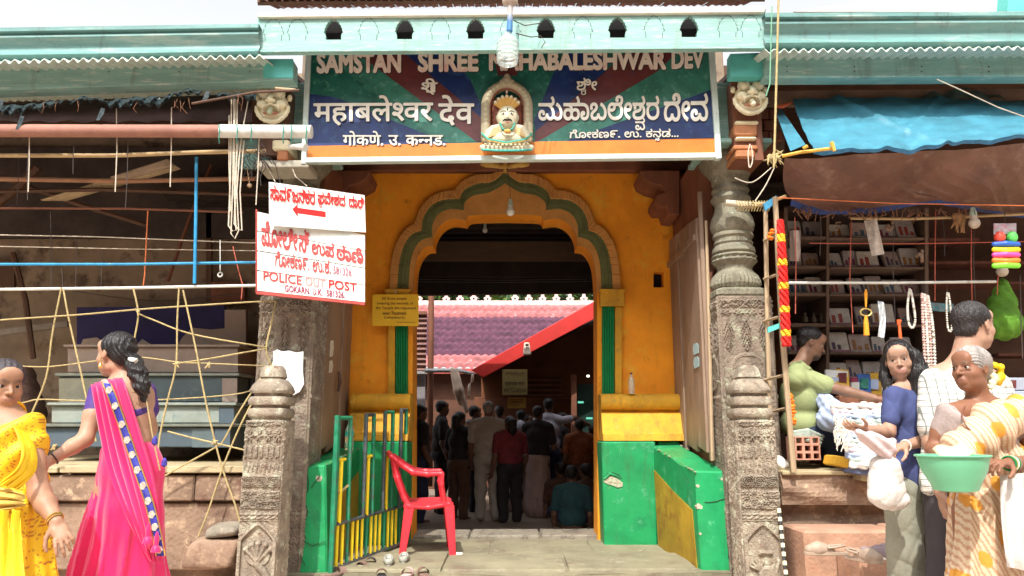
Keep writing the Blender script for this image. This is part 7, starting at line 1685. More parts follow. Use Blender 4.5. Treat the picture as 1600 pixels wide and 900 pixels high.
bottle(545, 703, 6.75, .27, 'clear water bottle with green cap standing behind the gate', M('green_cap', (.02, .50, .30), .4, .1, 9), CLR, M('green_wrapper', (.05, .45, .33), .5, .1, 9))
bottle(987, 615, 7.36, .20, 'small clear bottle with dark cap on the ochre shelf right of the arch', M('maroon_cap', (.10, .02, .03), .4, .1, 9), CLR)

# =================================================================== FOOTWEAR
def slipper(px, py, yaw, z, label, sole, strap, L_=.26, kind='strap', nm='slipper', grp=None):
    g = G(px, py, z); t = thing(nm, label, 'slipper' if kind != 'shoe' else 'shoe', g, grp); ca, sa = math.cos(yaw), math.sin(yaw)
    def W_(a, b, h): return g + Vector((ca * a - sa * b, sa * a + ca * b, h))
    ol = []
    for q_ in np.linspace(0, 2 * math.pi, 22)[:-1]:
        a = math.cos(q_) * L_ / 2; w_ = (.036 + .012 * math.cos(q_) + .004 * math.cos(2 * q_)); ol.append((a, math.sin(q_) * w_))
    th_ = .022
    m_ = MB(); m_.prism(ol, [], lambda a, b: W_(a, b, .002), (0, 0, th_)); m_.build('sole', sole, t, bevel=.004)
    if kind == 'strap':
        m_ = MB(); m_.grid(lambda u_, v_: W_(.0 + .055 * u_ + .02, .045 * math.cos(v_ * math.pi), th_ + .045 * math.sin(v_ * math.pi)), 3, 10); m_.grid(lambda u_, v_: W_(.0 + .055 * u_ + .02, .042 * math.cos(v_ * math.pi), th_ - .003 + .043 * math.sin(v_ * math.pi)), 3, 10); m_.build('strap', strap, t, smooth=True)
    elif kind == 'clog':
        s = SDF(.03); s.chain([W_(-.03, 0, .036), W_(.05, 0, .040), W_(.098, 0, .034)], [.030, .038, .030]); s.ell(W_(-.055, 0, .065), (.045, .028, .035), op=-1, k=.008); s.build('upper', .005, strap, t, color=False)
        m_ = MB(); m_.tube([W_(.0, .038, .05), W_(-.06, .036, .055), W_(-.105, .016, .062), W_(-.105, -.016, .062), W_(-.06, -.036, .055), W_(.0, -.038, .05)], .008, 6); m_.build('strap', strap, t, smooth=True)
    elif kind == 'thong':
        m_ = MB()
        for sg_ in (-1, 1): m_.tube([W_(.07, 0, th_), W_(.05, sg_ * .012, th_ + .02), W_(.0, sg_ * .03, th_ + .028), W_(-.04, sg_ * .034, th_)], .006, 6)
        m_.build('thong', strap, t, smooth=True)
    else:
        s = SDF(.015); s.k = .03; s.chain([W_(-.085, 0, .045), W_(-.02, 0, .048), W_(.05, 0, .036), W_(.098, 0, .028)], [.032, .036, .038, .027])
        s.ell(W_(-.05, 0, .080), (.062, .026, .050), rot=[[ca, -sa, 0], [sa, ca, 0], [0, 0, 1]], op=-1, k=.006)
        s.build('upper', .005, strap, t, color=False)
        if kind == 'shoe':
            m_ = MB()
            for j in range(3): m_.tube([W_(.0 + j * .02, -.025, .066 - j * .006), W_(.0 + j * .02, .025, .066 - j * .006)], .004, 5)
            m_.build('laces', LETTERW, t)
    return t
GRS = M('grey_rubber_sole', (.30, .27, .24), .6, .15, 20); BRS = M('brown_strap', (.22, .14, .11), .5, .2, 20); BLS = M('dark_strap', (.04, .04, .05), .5, .2, 20); BEI = M('beige_clog', (.36, .27, .20), .55, .1, 12); WSH = M('worn_white_canvas', (.36, .36, .31), .8, .12, 20, .3, 40, ((.32, .30, .26), .3, 20)); LIL = M('lilac_grey_shoe', (.26, .20, .22), .7, .12, 20); PKS = M('pinkish_sole', (.55, .40, .36), .6, .1, 9)
slipper(607, 884, R(100), .03, 'worn white canvas shoe, left one of the pair below the red chair', GRS, WSH, kind='shoe', nm='canvas_shoe', grp='shoes left before the porch')
slipper(631, 880, R(95), .03, 'worn white canvas shoe, right one of the pair below the red chair', GRS, WSH, kind='shoe', nm='canvas_shoe', grp='shoes left before the porch')
slipper(560, 893, R(70), .0, 'grey slipper with round strap left of the canvas shoes', GRS, BRS, grp='shoes left before the porch')
slipper(578, 886, R(95), .02, 'dark strapped slipper between the gate and the canvas shoes', BLS, BLS, grp='shoes left before the porch')
slipper(524, 900, R(40), .0, 'brown slipper at the bottom edge by the gate', BRS, BRS, grp='shoes left before the porch')
slipper(596, 905, R(100), .0, 'dark slipper at the bottom edge before the canvas shoes', BLS, BRS, grp='shoes left before the porch')
slipper(634, 903, R(80), .0, 'pinkish slipper below the right canvas shoe', PKS, PKS, grp='shoes left before the porch')
slipper(663, 902, R(110), .0, 'brown slipper furthest right of the footwear before the porch', BRS, BRS, grp='shoes left before the porch')
slipper(256, 898, R(80), .0, 'dark slipper behind the hem of the pink sari', BLS, BLS, grp='shoes left before the left plinth')
slipper(88, 892, R(80), .0, 'grey dark slipper between the two sari women', BLS, LIL, grp='shoes left before the left plinth')
slipper(1291, 868, R(175), z2 + .004, 'beige clog lying alone on the left step block', BEI, BEI, kind='clog', nm='clog', L_=.27, grp='shoes on the laterite steps')
slipper(1349, 878, R(-62), z2 + .004, 'beige clog with its heel turned to the street, middle of the steps', BEI, BEI, kind='clog', nm='clog', grp='shoes on the laterite steps')
slipper(1378, 874, R(-30), z2 + .004, 'lilac grey shoe with white sole on the steps', LETTERW, LIL, kind='shoe', nm='grey_shoe', grp='shoes on the laterite steps')
slipper(1408, 868, R(-25), z2 + .004, 'lilac grey shoe furthest right on the steps', LETTERW, LIL, kind='shoe', nm='grey_shoe', grp='shoes on the laterite steps')
# crumpled paper and flowers
s = SDF(.01); g = G(717, 868, .05)
for j in range(5): s.ell(g + Vector((random.uniform(-.03, .03), random.uniform(-.01, .01), .012)), (.018, .014, .012))
tag(s.build('crumpled_paper', .004, LETTERW, None, loc=tuple(g), color=False), 'crumpled white paper beside the front chair leg', 'paper')
s = SDF(.006); g = G(376, 892, .0)
cY, cG = (.75, .75, .6), (.45, .5, .15)
for j in range(16): s.ell(g + Vector((random.uniform(-.05, .05), random.uniform(-.03, .03), random.uniform(.01, .06))), (.018, .016, .014), c=cY if j % 3 else cG)
tag(s.build('flower_offering', .005, VCOL, None, loc=tuple(g)), 'small heap of white flowers at the foot of the left carved post', 'flowers')
# =================================================================== PEOPLE
SKIN = M('skin', (.92, .92, .92), .5, .13, 14, .18, 220, vcol=True, sss=.08)
HAIRM = {}
def hair_mat(nm, col, rough=.38):
    if nm in HAIRM: return HAIRM[nm]
    m = M('hair_' + nm, col, rough, .35, 10, .9, 90, stretch=(1, 1, .12)); HAIRM[nm] = m; return m
BLKH = hair_mat('black', (.012, .010, .010)); GRYH = hair_mat('grey', (.30, .27, .25), .5); SPH = hair_mat('short_dark', (.03, .025, .025), .5)
EYEW = M('eye_white', (.42, .38, .34), .25, .03, 10, 0); IRIS = M('dark_iris', (.02, .01, .008), .15, .05, 10, 0)
GOLD = M('gold_metal', (.75, .50, .15), .3, .1, 20, 0, metal=.8)
def basis(yaw, pitch=0, roll=0):
    f = np.array([math.sin(yaw) * math.cos(pitch), -math.cos(yaw) * math.cos(pitch), math.sin(pitch)])   # forward
    up = np.array([0, 0, 1.]); r = np.cross(f, up); r /= np.linalg.norm(r); u = np.cross(r, f)
    r, u = r * math.cos(roll) + u * math.sin(roll), u * math.cos(roll) - r * math.sin(roll)
    return np.stack([r, f, u], 1)      # columns: (person's right side, forward, up)
def shade_(c, k): return tuple(min(1, x * k) for x in c)
def head(s, C, B, H, skin, lip=None, brow=(.02, .015, .012), nose=1., old=0., full=True, jaw=1., k=.012):
    C = np.array(C, float); lip = lip or (skin[0] * .75, skin[1] * .5, skin[2] * .5)
    L = lambda x, y, z: C + H * (B @ np.array([x, y, z]))
    E = lambda p, r, c=skin, kk=None, op=1: s.ell(L(*p), np.array(r) * H, B, c, (.04 * H if kk is None else kk * H), op)
    E((0, -.06, .14), (.335, .41, .36)); E((0, .07, -.06), (.285, .30, .36)); E((0, .13, -.24), (.225 * jaw, .24, .22))
    E((0, .235, -.405), (.11 * jaw, .10, .085), kk=.08)
    for sx in (-1, 1):
        E((sx * .17, .20, -.12), (.105, .12, .10), kk=.08)                      # cheek
        E((sx * .15, .04, -.30), (.10, .18, .10), kk=.08)                       # jaw angle
        E((sx * .325, -.03, -.02), (.03, .075, .115), shade_(skin, 1.0), .02)    # ear
        E((sx * .345, .0, -.02), (.02, .04, .07), shade_(skin, .7), .015, -1)
    if not full: return L
    s.cap(L(-.15, .325, .075), L(.15, .325, .075), .038 * H, None, skin, .04 * H)
    for sx in (-1, 1): E((sx * .135, .40, .0), (.085, .075, .055), shade_(skin, .92), .035, -1)
    E((0, .30, .22), (.22, .10, .16), skin, .08)
    s.cap(L(0, .335, .05), L(0, .435 * (1 + .02 * nose), -.12), .028 * H, .043 * H * nose, skin, .035 * H)
    for sx in (-1, 1):
        E((sx * .048 * nose, .395, -.135), (.034, .042, .030), skin, .015)
        E((sx * .022, .42, -.172), (.016, .02, .010), (.05, .02, .015), .004, -1)
    E((0, .33, -.28), (.13, .08, .10), skin, .05)
    for sx in (-1, 1): E((sx * .045, .376, -.250), (.056, .034, .014), lip, .015)
    E((0, .374, -.286), (.070, .034, .018), lip, .015)
    E((0, .43, -.268), (.09, .03, .005), (.06, .02, .02), .004, -1)
    for sx in (-1, 1):
        s.cap(L(sx * .060, .372, .088), L(sx * .135, .362, .108), .012 * H, .013 * H, brow, .004); s.cap(L(sx * .135, .362, .108), L(sx * .215, .305, .085), .013 * H, .006 * H, brow, .004)
        s.cap(L(sx * .075, .340, .032), L(sx * .135, .350, .044), .011 * H, None, shade_(skin, .5), .006); s.cap(L(sx * .135, .350, .044), L(sx * .20, .312, .026), .012 * H, .009 * H, shade_(skin, .4), .006)
        s.cap(L(sx * .08, .336, -.036), L(sx * .19, .312, -.030), .011 * H, None, shade_(skin, .8), .012)
        if old:
            s.cap(L(sx * .09, .39, -.17), L(sx * .15, .325, -.30), .008 * H, None, shade_(skin, .6), .012, -1)
            s.cap(L(sx * .10, .345, -.065), L(sx * .18, .315, -.07), .006 * H, None, shade_(skin, .6), .01, -1)
    if old:
        for z in (.17, .22, .27): s.cap(L(-.14, .405, z), L(.14, .405, z), .004 * H, None, shade_(skin, .7), .008, -1)
    return L
def eyes(parent, C, B, H, look=(0, 0)):
    C = np.array(C); L = lambda x, y, z: C + H * (B @ np.array([x, y, z]))
    for sx in (-1, 1):
        m_ = MB(); c = Vector(L(sx * .135, .292, .005)); r = .061 * H
        m_.lathe(c, [(r * math.sin(a) + 1e-4, -r * math.cos(a)) for a in np.linspace(0, math.pi, 10)], 14); e = m_.build('eye', EYEW, parent, smooth=True)
        f = Vector(B @ np.array([look[0], 1, look[1]])).normalized(); m_ = MB(); cc_ = c + f * r * .93
        a = f.cross(Vector((0, 0, 1))).normalized(); b = a.cross(f)
        pts = [cc_ + (a * math.cos(t) + b * math.sin(t)) * r * .52 for t in np.linspace(0, 6.283, 13)[:-1]] + [cc_ + f * r * .12]
        m_.add(pts, [(i, (i + 1) % 12, 12) for i in range(12)]); o = m_.build('iris', IRIS, e)
def arm(s, sh, el, wr, r=(.05, .04, .026), skin=(.3, .15, .1)):
    s.cap(sh, np.array(sh) * .5 + np.array(el) * .5, r[0], r[0] * .9, skin, .03); s.cap(np.array(sh) * .5 + np.array(el) * .5, el, r[0] * .9, r[1], skin, .03)
    m = np.array(el) * .65 + np.array(wr) * .35; s.cap(el, m, r[1], r[1] * .98, skin, .02); s.cap(m, wr, r[1] * .98, r[2], skin, .02)
def hand(s, wr, d, n, size=1., curl=.5, skin=(.3, .15, .1), thumb=1, spread=.12, curls=None):
    """wr wrist, d finger direction, n palm normal (fingers curl towards it), thumb=+1/-1 side"""
    wr = np.array(wr, float); d = np.array(d, float); d /= np.linalg.norm(d); n = np.array(n, float); n -= d * (n @ d); n /= np.linalg.norm(n); a = np.cross(d, n) * thumb
    S_ = size
    s.ell(wr + d * .048 * S_, np.array([.052, .036, .015]) * S_, np.stack([d, a, n], 1), skin, .012)
    s.ell(wr + d * .03 * S_ + a * .018 * S_, np.array([.03, .018, .017]) * S_, np.stack([d, a, n], 1), skin, .01)
    Ls = [.070, .080, .074, .058]; cu = curls or [curl * .9, curl, curl * 1.05, curl * 1.15]
    for i in range(4):
        off = (1.5 - i) * .0195 * S_; base = wr + d * (.088 - .004 * abs(i - 1)) * S_ + a * off
        dd = d + a * (1.5 - i) * spread; dd /= np.linalg.norm(dd); p = base; an = 0
        for j, (f_, rr) in enumerate(((.45, .0092), (.31, .0084), (.24, .0075))):
            an += cu[i] * (.55 if j == 0 else 1.0); q_ = p + (dd * math.cos(an) + n * math.sin(an)) * Ls[i] * f_ * S_; s.cap(p, q_, rr * S_, (rr - .0008) * S_, skin, .004); p = q_
    p = wr + d * .025 * S_ + a * .030 * S_
    for j, (l_, rr) in enumerate(((.038, .0115), (.032, .0095), (.024, .0085))):
        t_ = d * (.75 + .1 * j) + a * (.75 - .35 * j) + n * (.35 + .1 * j) * (.5 + curl); t_ /= np.linalg.norm(t_); q_ = p + t_ * l_ * S_; s.cap(p, q_, rr * S_, rr * .92 * S_, skin, .005); p = q_
def drape(name, A, Bp, mat, parent, nu=60, nv=14, bulge=.03, ripple=.008, nr=4, thick=.004, seed=0., bdir=(0, -1, 0)):
    A = cat_rom([tuple(p) for p in A], 12); Bp = cat_rom([tuple(p) for p in Bp], 12); A = np.array(A); Bp = np.array(Bp); bd = np.array(bdir, float)
    def f(u_, v_):
        x = u_ * (len(A) - 1); i = min(int(x), len(A) - 2); t = x - i; a = A[i] * (1 - t) + A[i + 1] * t; b = Bp[i] * (1 - t) + Bp[i + 1] * t
        p = a * (1 - v_) + b * v_ + bd * (bulge * math.sin(math.pi * v_) + ripple * math.sin(v_ * nr * 6.283 + seed + 1.3 * math.sin(u_ * 3)))
        return Vector(p)
    m_ = MB(); m_.grid(f, nu, nv); o = m_.build(name, mat, parent, smooth=True, merge=.0005)
    md = o.modifiers.new('thickness', 'SOLIDIFY'); md.thickness = thick; md.offset = 0
    return o
CR = lambda X, Z, f, g, A: .55 * A * (1 - np.abs(np.sin(X * f + Z * g + 1.6 * np.sin(Z * 9 + X * 5)))) ** 3
def pose(px, py, Y): return np.array(P(px, py, Y))
def folds(cx, cy, n, A0, A1, z0, z1, ph=0., tw=3.):
    def f(X, Y, Z):
        a = np.arctan2(Y - cy, X - cx); t = np.clip((z0 - Z) / (z0 - z1), 0, 1)
        return -(A0 + (A1 - A0) * t) * ((1 - 2 * np.abs(np.sin(.5 * (n * a + ph + tw * t + .6 * np.sin(Z * 7)))) ** .8) * .75 + .35 * np.sin(n * 1.7 * a - ph * 2 + tw * 1.6 * t) + .2 * np.sin(Z * 21 + a * 5))
    return f
def person(label, loc): return thing('person', label, 'person', loc)

# ------------------------------------------------ woman in the pink sari
sk = (.48, .275, .18)
Y0 = 3.95
pk = person('woman in a bright pink sari walking left with her back turned, hair in a ponytail', (pose(195, 900, Y0)[0], Y0, -.1))
B_ = basis(R(-112), R(-2)); Hh = .228; HC = pose(180, 554, Y0)
s = SDF(.02); Lh = head(s, HC, B_, Hh, sk, nose=.95)
nk = pose(198, 594, Y0)
s.cap(pose(190, 574, Y0), nk + [0, .01, -.03], .052, .056, sk, .03)
shL = pose(157, 614, Y0 - .02); shR = pose(226, 612, Y0 + .02)
s.chain([shL + [.04, 0, 0], nk + [0, 0, -.05], shR - [.03, 0, 0]], [.058, .075, .055], sk, .04)
s.ell(pose(196, 640, Y0), (.155, .095, .16), None, sk, .05); s.ell(pose(200, 690, Y0), (.115, .085, .12), None, sk, .05); s.ell(pose(205, 740, Y0), (.11, .10, .13), None, sk, .05)
hipz = pose(200, 760, Y0)
for sx in (-1, 1): s.chain([hipz + [sx * .08, 0, 0], hipz + [sx * .09, -.03 * sx, -.42], hipz + [sx * .1, .02, -.80]], [.085, .06, .045], sk, .04)
elL = pose(133, 686, Y0 - .12); wrL = pose(78, 720, Y0 - .22)
arm(s, shL, elL, wrL, (.047, .037, .024), sk)
hand(s, wrL, pose(60, 728, Y0 - .25) - wrL, (.1, .8, -.6), .92, .5, sk, thumb=1)
s.cap(shR, pose(234, 670, Y0 + .08), .044, .036, sk, .03); s.cap(pose(234, 670, Y0 + .08), pose(222, 722, Y0 - .02 + .12), .034, .026, sk, .02); hand(s, pose(222, 722, Y0 + .1), (-.1, -.1, -1), (-1, 0, 0), .9, .4, sk)
s.build('body', .0055, SKIN, pk); eyes(pk, HC, B_, Hh)
s = SDF(.02)   # hair
s.ell(Lh(0, -.10, .17), np.array([.365, .40, .36]) * Hh, B_); s.ell(Lh(0, -.30, -.02), np.array([.30, .22, .28]) * Hh, B_)
s.ell(Lh(0, .36, .05), np.array([.30, .30, .42]) * Hh, B_, op=-1, k=.015)
s.chain([pose(208, 566, Y0 - .02), pose(216, 584, Y0 - .09), pose(222, 605, Y0 - .11), pose(226, 625, Y0 - .10)], [.045, .042, .036, .014])
s.build('hair', .005, BLKH, pk, color=False, disp=lambda X, Y, Z: .0025 * np.sin(X * 260 + Z * 90 + 5 * np.sin(Z * 30)) + .003 * np.sin(Z * 130 + X * 40) * (X > pose(208, 560, Y0)[0]))
m_ = MB(); m_.tube([pose(206, 562, Y0 - .04) + [0, -.02, .0], pose(212, 566, Y0 - .1) + [0, 0, .01], pose(213, 574, Y0 - .06)], .012, 8); m_.build('hair_tie', LETTERW, pk)
m_ = MB(); c = Vector(Lh(-.36, -.0, -.22)); m_.lathe(c, [(.004, -.03), (.011, -.022), (.009, -.006), (.003, .0), (.003, .03)], 8); m_.build('earring', GOLD, pk, smooth=True)
PINK = M('pink_sari_silk', (.74, .012, .13), .5, .06, 5, .12, 80, sheen=.3)
BLOUSE = M('purple_blouse', (.07, .03, .20), .6, .2, 40, .3, 60, ((.40, .20, .15), .18, 40))
s = SDF(.03)
s.ell(pose(197, 640, Y0), (.15, .10, .11), None, None); s.cap(shL, shL * .6 + elL * .4, .058, .050); s.cap(shR, pose(233, 640, Y0 + .03), .054, .046)
s.chain([shL + [.04, .02, -.01], nk + [0, .05, -.06], shR + [-.02, .02, -.01]], [.055, .04, .055])
s.ell(pose(212, 612, Y0 - .10), (.10, .07, .085), op=-1, k=.02)
s.build('blouse', .006, BLOUSE, pk, color=False)
s = SDF(.05)
w0 = pose(200, 705, Y0); 
s.ell(w0, (.13, .11, .06)); s.ell(pose(205, 742, Y0), (.165, .14, .17)); s.ell(pose(203, 800, Y0), (.16, .15, .22)); s.cap(pose(198, 800, Y0), pose(182, 965, Y0 + .02), .14, .20); s.cap(pose(212, 820, Y0), pose(215, 965, Y0), .12, .14)
s.cap(pose(165, 750, Y0), pose(132, 965, Y0), .035, .13)
fo = folds(w0[0] - .04, Y0 + .04, 15, .002, .030, w0[2] - .1, -.1, .7, 2.)
def dsp(X, Y, Z):
    g_ = .012 * np.sin((X - w0[0]) * 22 + (Z) * 14 + 2 * np.sin(Z * 5)) * np.clip((w0[2] - Z) / .5, 0, 1)
    return fo(X, Y, Z) + g_
s.build('sari_skirt', .0075, PINK, pk, color=False, disp=dsp, cutbox=(np.array([-9, 0, -.06]), np.array([9, 9, 9])))
# pallu over the left shoulder and down the back
drape('pallu', [pose(143, 602, Y0 - .10), pose(146, 614, Y0 - .17), pose(158, 680, Y0 - .17), pose(172, 740, Y0 - .20), pose(196, 800, Y0 - .25), pose(220, 848, Y0 - .23), pose(234, 872, Y0 - .22)],
      [pose(188, 590, Y0 - .02), pose(196, 600, Y0 - .13), pose(222, 680, Y0 - .15), pose(240, 740, Y0 - .15), pose(249, 800, Y0 - .17), pose(251, 850, Y0 - .20), pose(252, 880, Y0 - .20)], PINK, pk, nu=110, nv=40, bulge=.03, ripple=.011, nr=5)
bordA = [pose(158, 597, Y0 - .12), pose(164, 606, Y0 - .205), pose(187, 668, Y0 - .212), pose(206, 724, Y0 - .225), pose(226, 782, Y0 - .255), pose(238, 830, Y0 - .268), pose(245, 868, Y0 - .262)]
bordB = [p + (np.array(P(170, 600, Y0)) - np.array(P(158, 597, Y0))) * (.95 if i > 0 else .8) * [1, 1, .2] + [0, .004, .0] for i, p in enumerate(bordA)]
drape('sari_border', bordA, bordB, M('blue_border', (.03, .03, .28), .5, .25, 20, .2), pk, nv=4, bulge=.006, ripple=0, thick=.006)
ba_, bb_ = cat_rom(bordA, 12), cat_rom(bordB, 12); SLV = M('silver_thread', (.50, .42, .36), .6, .3, 60, .3)
for i in range(3, len(ba_) - 2, 5):
    c = (np.array(ba_[i]) + np.array(bb_[i])) / 2 + [0, -.012, 0]; m_ = MB(); m_.prism([(math.cos(q_) * (.015 + .003 * math.cos(5 * q_)), math.sin(q_) * .018) for q_ in np.linspace(0, 6.28, 15)[:-1]], [], lambda a, b: Vector(c) + Vector((a, 0, b)), (0, .004, 0)); m_.build('silver_motif', SLV, pk)
for e in (bordA, bordB):
    m_ = MB(); m_.tube([tuple(np.array(p) + [0, -.004, 0]) for p in cat_rom(e, 6)], .0035, 5); m_.build('gold_edge', GOLD, pk)
m_ = MB(); m_.tube([pose(205, 611, Y0 - .12), pose(228, 620, Y0 - .10), pose(233, 650, Y0 - .12), pose(240, 690, Y0 - .13), pose(250, 735, Y0 - .13)], .0035, 5); m_.build('tie_string', ROPE, pk)
for x, y in ((242, 686), (257, 720)):
    m_ = MB(); m_.lathe(pose(x, y, Y0 - .13), [(.004, -.03), (.014, -.022), (.012, .0), (.004, .015)], 8); m_.build('tassel', M('blue_tassel', (.05, .04, .30), .7, .2, 30), pk)
for x, y in ((231, 838), (244, 852)):
    m_ = MB(); m_.lathe(pose(x, y, Y0 - .29), [(.022, -.03), (.020, -.012), (.010, .0), (.012, .03), (.004, .06)], 10); m_.build('pallu_tassel', PINK, pk, smooth=True)
m_ = MB(); b0 = wrL; dv = Vector(wrL - elL).normalized(); a = dv.cross(Vector((0, 0, 1))).normalized(); b = a.cross(dv)
m_.tube([Vector(b0) - dv * .02 + (a * math.cos(t) + b * math.sin(t)) * .031 for t in np.linspace(0, 6.283, 15)], .0035, 5); m_.build('bangle', WIRED, pk)

# ------------------------------------------------ woman in the yellow sari
sk = (.42, .225, .14); Y1 = 3.45
yw = person('woman in a patterned yellow sari at the left edge, arm hanging, facing right', (pose(0, 900, Y1)[0], Y1, -.1))
B_ = basis(R(52), R(-6)); Hh = .225; HC = pose(6, 602, Y1)
s = SDF(.02); Lh = head(s, HC, B_, Hh, sk, nose=1.1, jaw=1.08)
s.cap(HC + [0, .02, -.07], pose(4, 655, Y1 + .02), .055, .065, sk, .03)
s.chain([pose(-55, 662, Y1 + .05), pose(0, 655, Y1 + .02), pose(42, 672, Y1)], [.06, .07, .055], sk, .04)
s.ell(pose(-4, 705, Y1), (.17, .11, .18), None, sk, .05); s.ell(pose(-6, 790, Y1), (.16, .11, .14), None, sk, .05)
for sx in (-1, 1): s.chain([pose(-6 + sx * 26, 820, Y1), pose(-6 + sx * 28, 950, Y1), pose(-6 + sx * 28, 1030, Y1)], [.085, .06, .045], sk, .04)
sh = pose(42, 676, Y1); el = pose(62, 772, Y1 - .05); wr = pose(88, 816, Y1 - .12)
arm(s, sh, el, wr, (.052, .043, .027), sk); hand(s, wr, pose(101, 850, Y1 - .16) - wr, (-.4, .5, .1), .95, .45, sk, thumb=-1, curls=[.25, .4, .5, .6])
s.build('body', .0055, SKIN, yw); eyes(yw, HC, B_, Hh, (.1, -.1))
s = SDF(.02); s.ell(Lh(0, -.07, .17), np.array([.37, .445, .375]) * Hh, B_); s.ell(Lh(0, -.42, .0), np.array([.2, .16, .2]) * Hh, B_); s.ell(Lh(0, .45, -.10), np.array([.285, .44, .38]) * Hh, B_, op=-1, k=.01)
s.build('hair', .005, hair_mat('dark_grey', (.05, .04, .045), .45), yw, color=False, disp=lambda X, Y, Z: .0015 * np.sin(X * 200 + Y * 160))
YS = (.85, .52, .012)
frng = np.random.default_rng(11)
def flower_fn(box, n, base_fn, petals, r0, r1):
    lo, hi = map(np.array, box); c = frng.uniform(lo, hi, (n, 3)); rad = frng.uniform(r0, r1, n); ci = frng.integers(0, len(petals), n)
    def f(p, col):
        out = base_fn(p, col)
        for i in range(n):
            d = p - c[i]; r_ = np.sqrt((d ** 2).sum(1)); a = np.arctan2(d[:, 2], d[:, 0]); lim = rad[i] * (.65 + .35 * np.cos(6 * a)); m = r_ < lim
            out[m] = petals[ci[i]]; out[r_ < rad[i] * .22] = (.8, .7, .5)
        return out
    return f
def speck(p, col):
    m = (np.sin(p[:, 0] * 260 + 2 * np.sin(p[:, 2] * 120)) * np.sin(p[:, 2] * 230 + 2 * np.sin(p[:, 0] * 90))) > .62
    out = col.copy(); out[m] = (.42, .12, .02); return out
s = SDF(.04)
s.ell(pose(0, 700, Y1), (.19, .14, .19), c=YS); s.ell(pose(-4, 770, Y1), (.185, .14, .20), c=YS); s.chain([pose(-50, 668, Y1 + .03), pose(0, 675, Y1 + .0), pose(36, 682, Y1)], [.05, .06, .055], YS)
s.cap(pose(44, 690, Y1), pose(56, 745, Y1 + .05), .05, .045, YS)
s.chain([pose(44, 672, Y1), pose(4, 660, Y1), pose(-50, 655, Y1 + .03)], [.072, .085, .08], YS); s.ell(pose(10, 644, Y1 - .05), (.08, .11, .055), op=-1, k=.02, c=None)
ff = flower_fn(((HC[0] - .3, 2.9, -.1), (HC[0] + .4, 3.5, 1.1)), 40, speck, [(.78, .74, .62), (.55, .2, .05)], .014, .026)
s.build('sari_wrap', .006, VCOL, yw, colfn=ff, disp=lambda X, Y, Z: .010 * np.sin((X - .6 * Z) * 40 + 2 * np.sin(Z * 9)))
s = SDF(.05); s.ell(pose(-4, 800, Y1), (.20, .17, .14), c=YS); s.cap(pose(-6, 820, Y1), pose(-6, 1010, Y1), .20, .27, YS); s.cap(pose(35, 800, Y1), pose(52, 1010, Y1), .05, .10, YS)
s.build('sari_skirt', .0075, VCOL, yw, colfn=ff, disp=folds(HC[0] - .05, Y1 + .05, 13, .008, .028, 1., -.1, .2, 1.), cutbox=(np.array([-9, 0, -.06]), np.array([9, 9, 9])))
YB = M('gold_yellow_sash', (.62, .42, .10), .5, .15, 9, .3, 60)
drape('waist_sash', [pose(-30, 755, Y1 - .12), pose(20, 765, Y1 - .17), pose(42, 775, Y1 - .12)], [pose(-30, 800, Y1 - .14), pose(15, 795, Y1 - .19), pose(40, 790, Y1 - .14)], YB, yw, bulge=.02, ripple=.012, nr=3)
YPLAIN = M('yellow_sari_plain', (.88, .60, .02), .5, .1, 8, .2, 60, ((.5, .15, .02), .12, 60))
drape('pallu', [pose(40, 668, Y1 - .03), pose(58, 700, Y1 - .06), pose(58, 735, Y1 - .10), pose(30, 765, Y1 - .16)], [pose(20, 662, Y1 - .10), pose(36, 700, Y1 - .17), pose(30, 730, Y1 - .2), pose(0, 755, Y1 - .2)], YPLAIN, yw, bulge=.02, ripple=.012, nr=3)
for k_ in range(3): drape('pleat', [pose(22 - k_ * 18, 795, Y1 - .22), pose(14 - k_ * 20, 860, Y1 - .26), pose(6 - k_ * 22, 930, Y1 - .30)], [pose(32 - k_ * 18, 798, Y1 - .2), pose(38 - k_ * 18, 870, Y1 - .24), pose(44 - k_ * 20, 930, Y1 - .28)], YPLAIN, yw, bulge=.02, ripple=.008, nr=2)
m_ = MB(); dv = Vector(wr - el).normalized(); a = dv.cross(Vector((0, 0, 1))).normalized(); b = a.cross(dv)
for j in (0, .012): m_.tube([Vector(wr) - dv * (.012 + j) + (a * math.cos(t) + b * math.sin(t)) * .033 for t in np.linspace(0, 6.283, 15)], .0032, 5)
m_.build('bangle', GOLD, yw)

# ------------------------------------------------ old woman with the basin
sk = (.27, .12, .068); Y2 = 3.55
ow = person('old woman with grey hair in a floral sari carrying a green basin', (pose(1540, 900, Y2)[0], Y2, -.1))
B_ = basis(R(-66), R(3)); Hh = .213; HC = pose(1517, 577, Y2)
s = SDF(.02); Lh = head(s, HC, B_, Hh, sk, nose=1.15, old=1, jaw=1.05, lip=(.22, .09, .06), brow=(.12, .08, .06))
s.cap(HC + [.02, .01, -.06], pose(1532, 636, Y2 + .04), .046, .055, sk, .03)
s.chain([pose(1486, 646, Y2 - .02), pose(1534, 636, Y2 + .04), pose(1588, 646, Y2 + .02)], [.045, .06, .05], sk, .03)
s.ell(pose(1538, 690, Y2 + .02), (.14, .10, .15), None, sk, .05); s.ell(pose(1542, 765, Y2 + .02), (.14, .11, .14), None, sk, .05)
for sx in (-1, 1): s.chain([pose(1545 + sx * 28, 800, Y2 + .02), pose(1545 + sx * 28, 900, Y2), pose(1545 + sx * 30, 1030, Y2)], [.08, .055, .04], sk, .04)
shR_ = pose(1480, 648, Y2); elR = pose(1459, 702, Y2 + .02); wrR = pose(1484, 722, Y2 - .16)
arm(s, shR_, elR, wrR, (.042, .034, .024), sk); hand(s, wrR, (.4, -.5, -.25), (0, .2, 1), .85, .35, sk, thumb=-1)
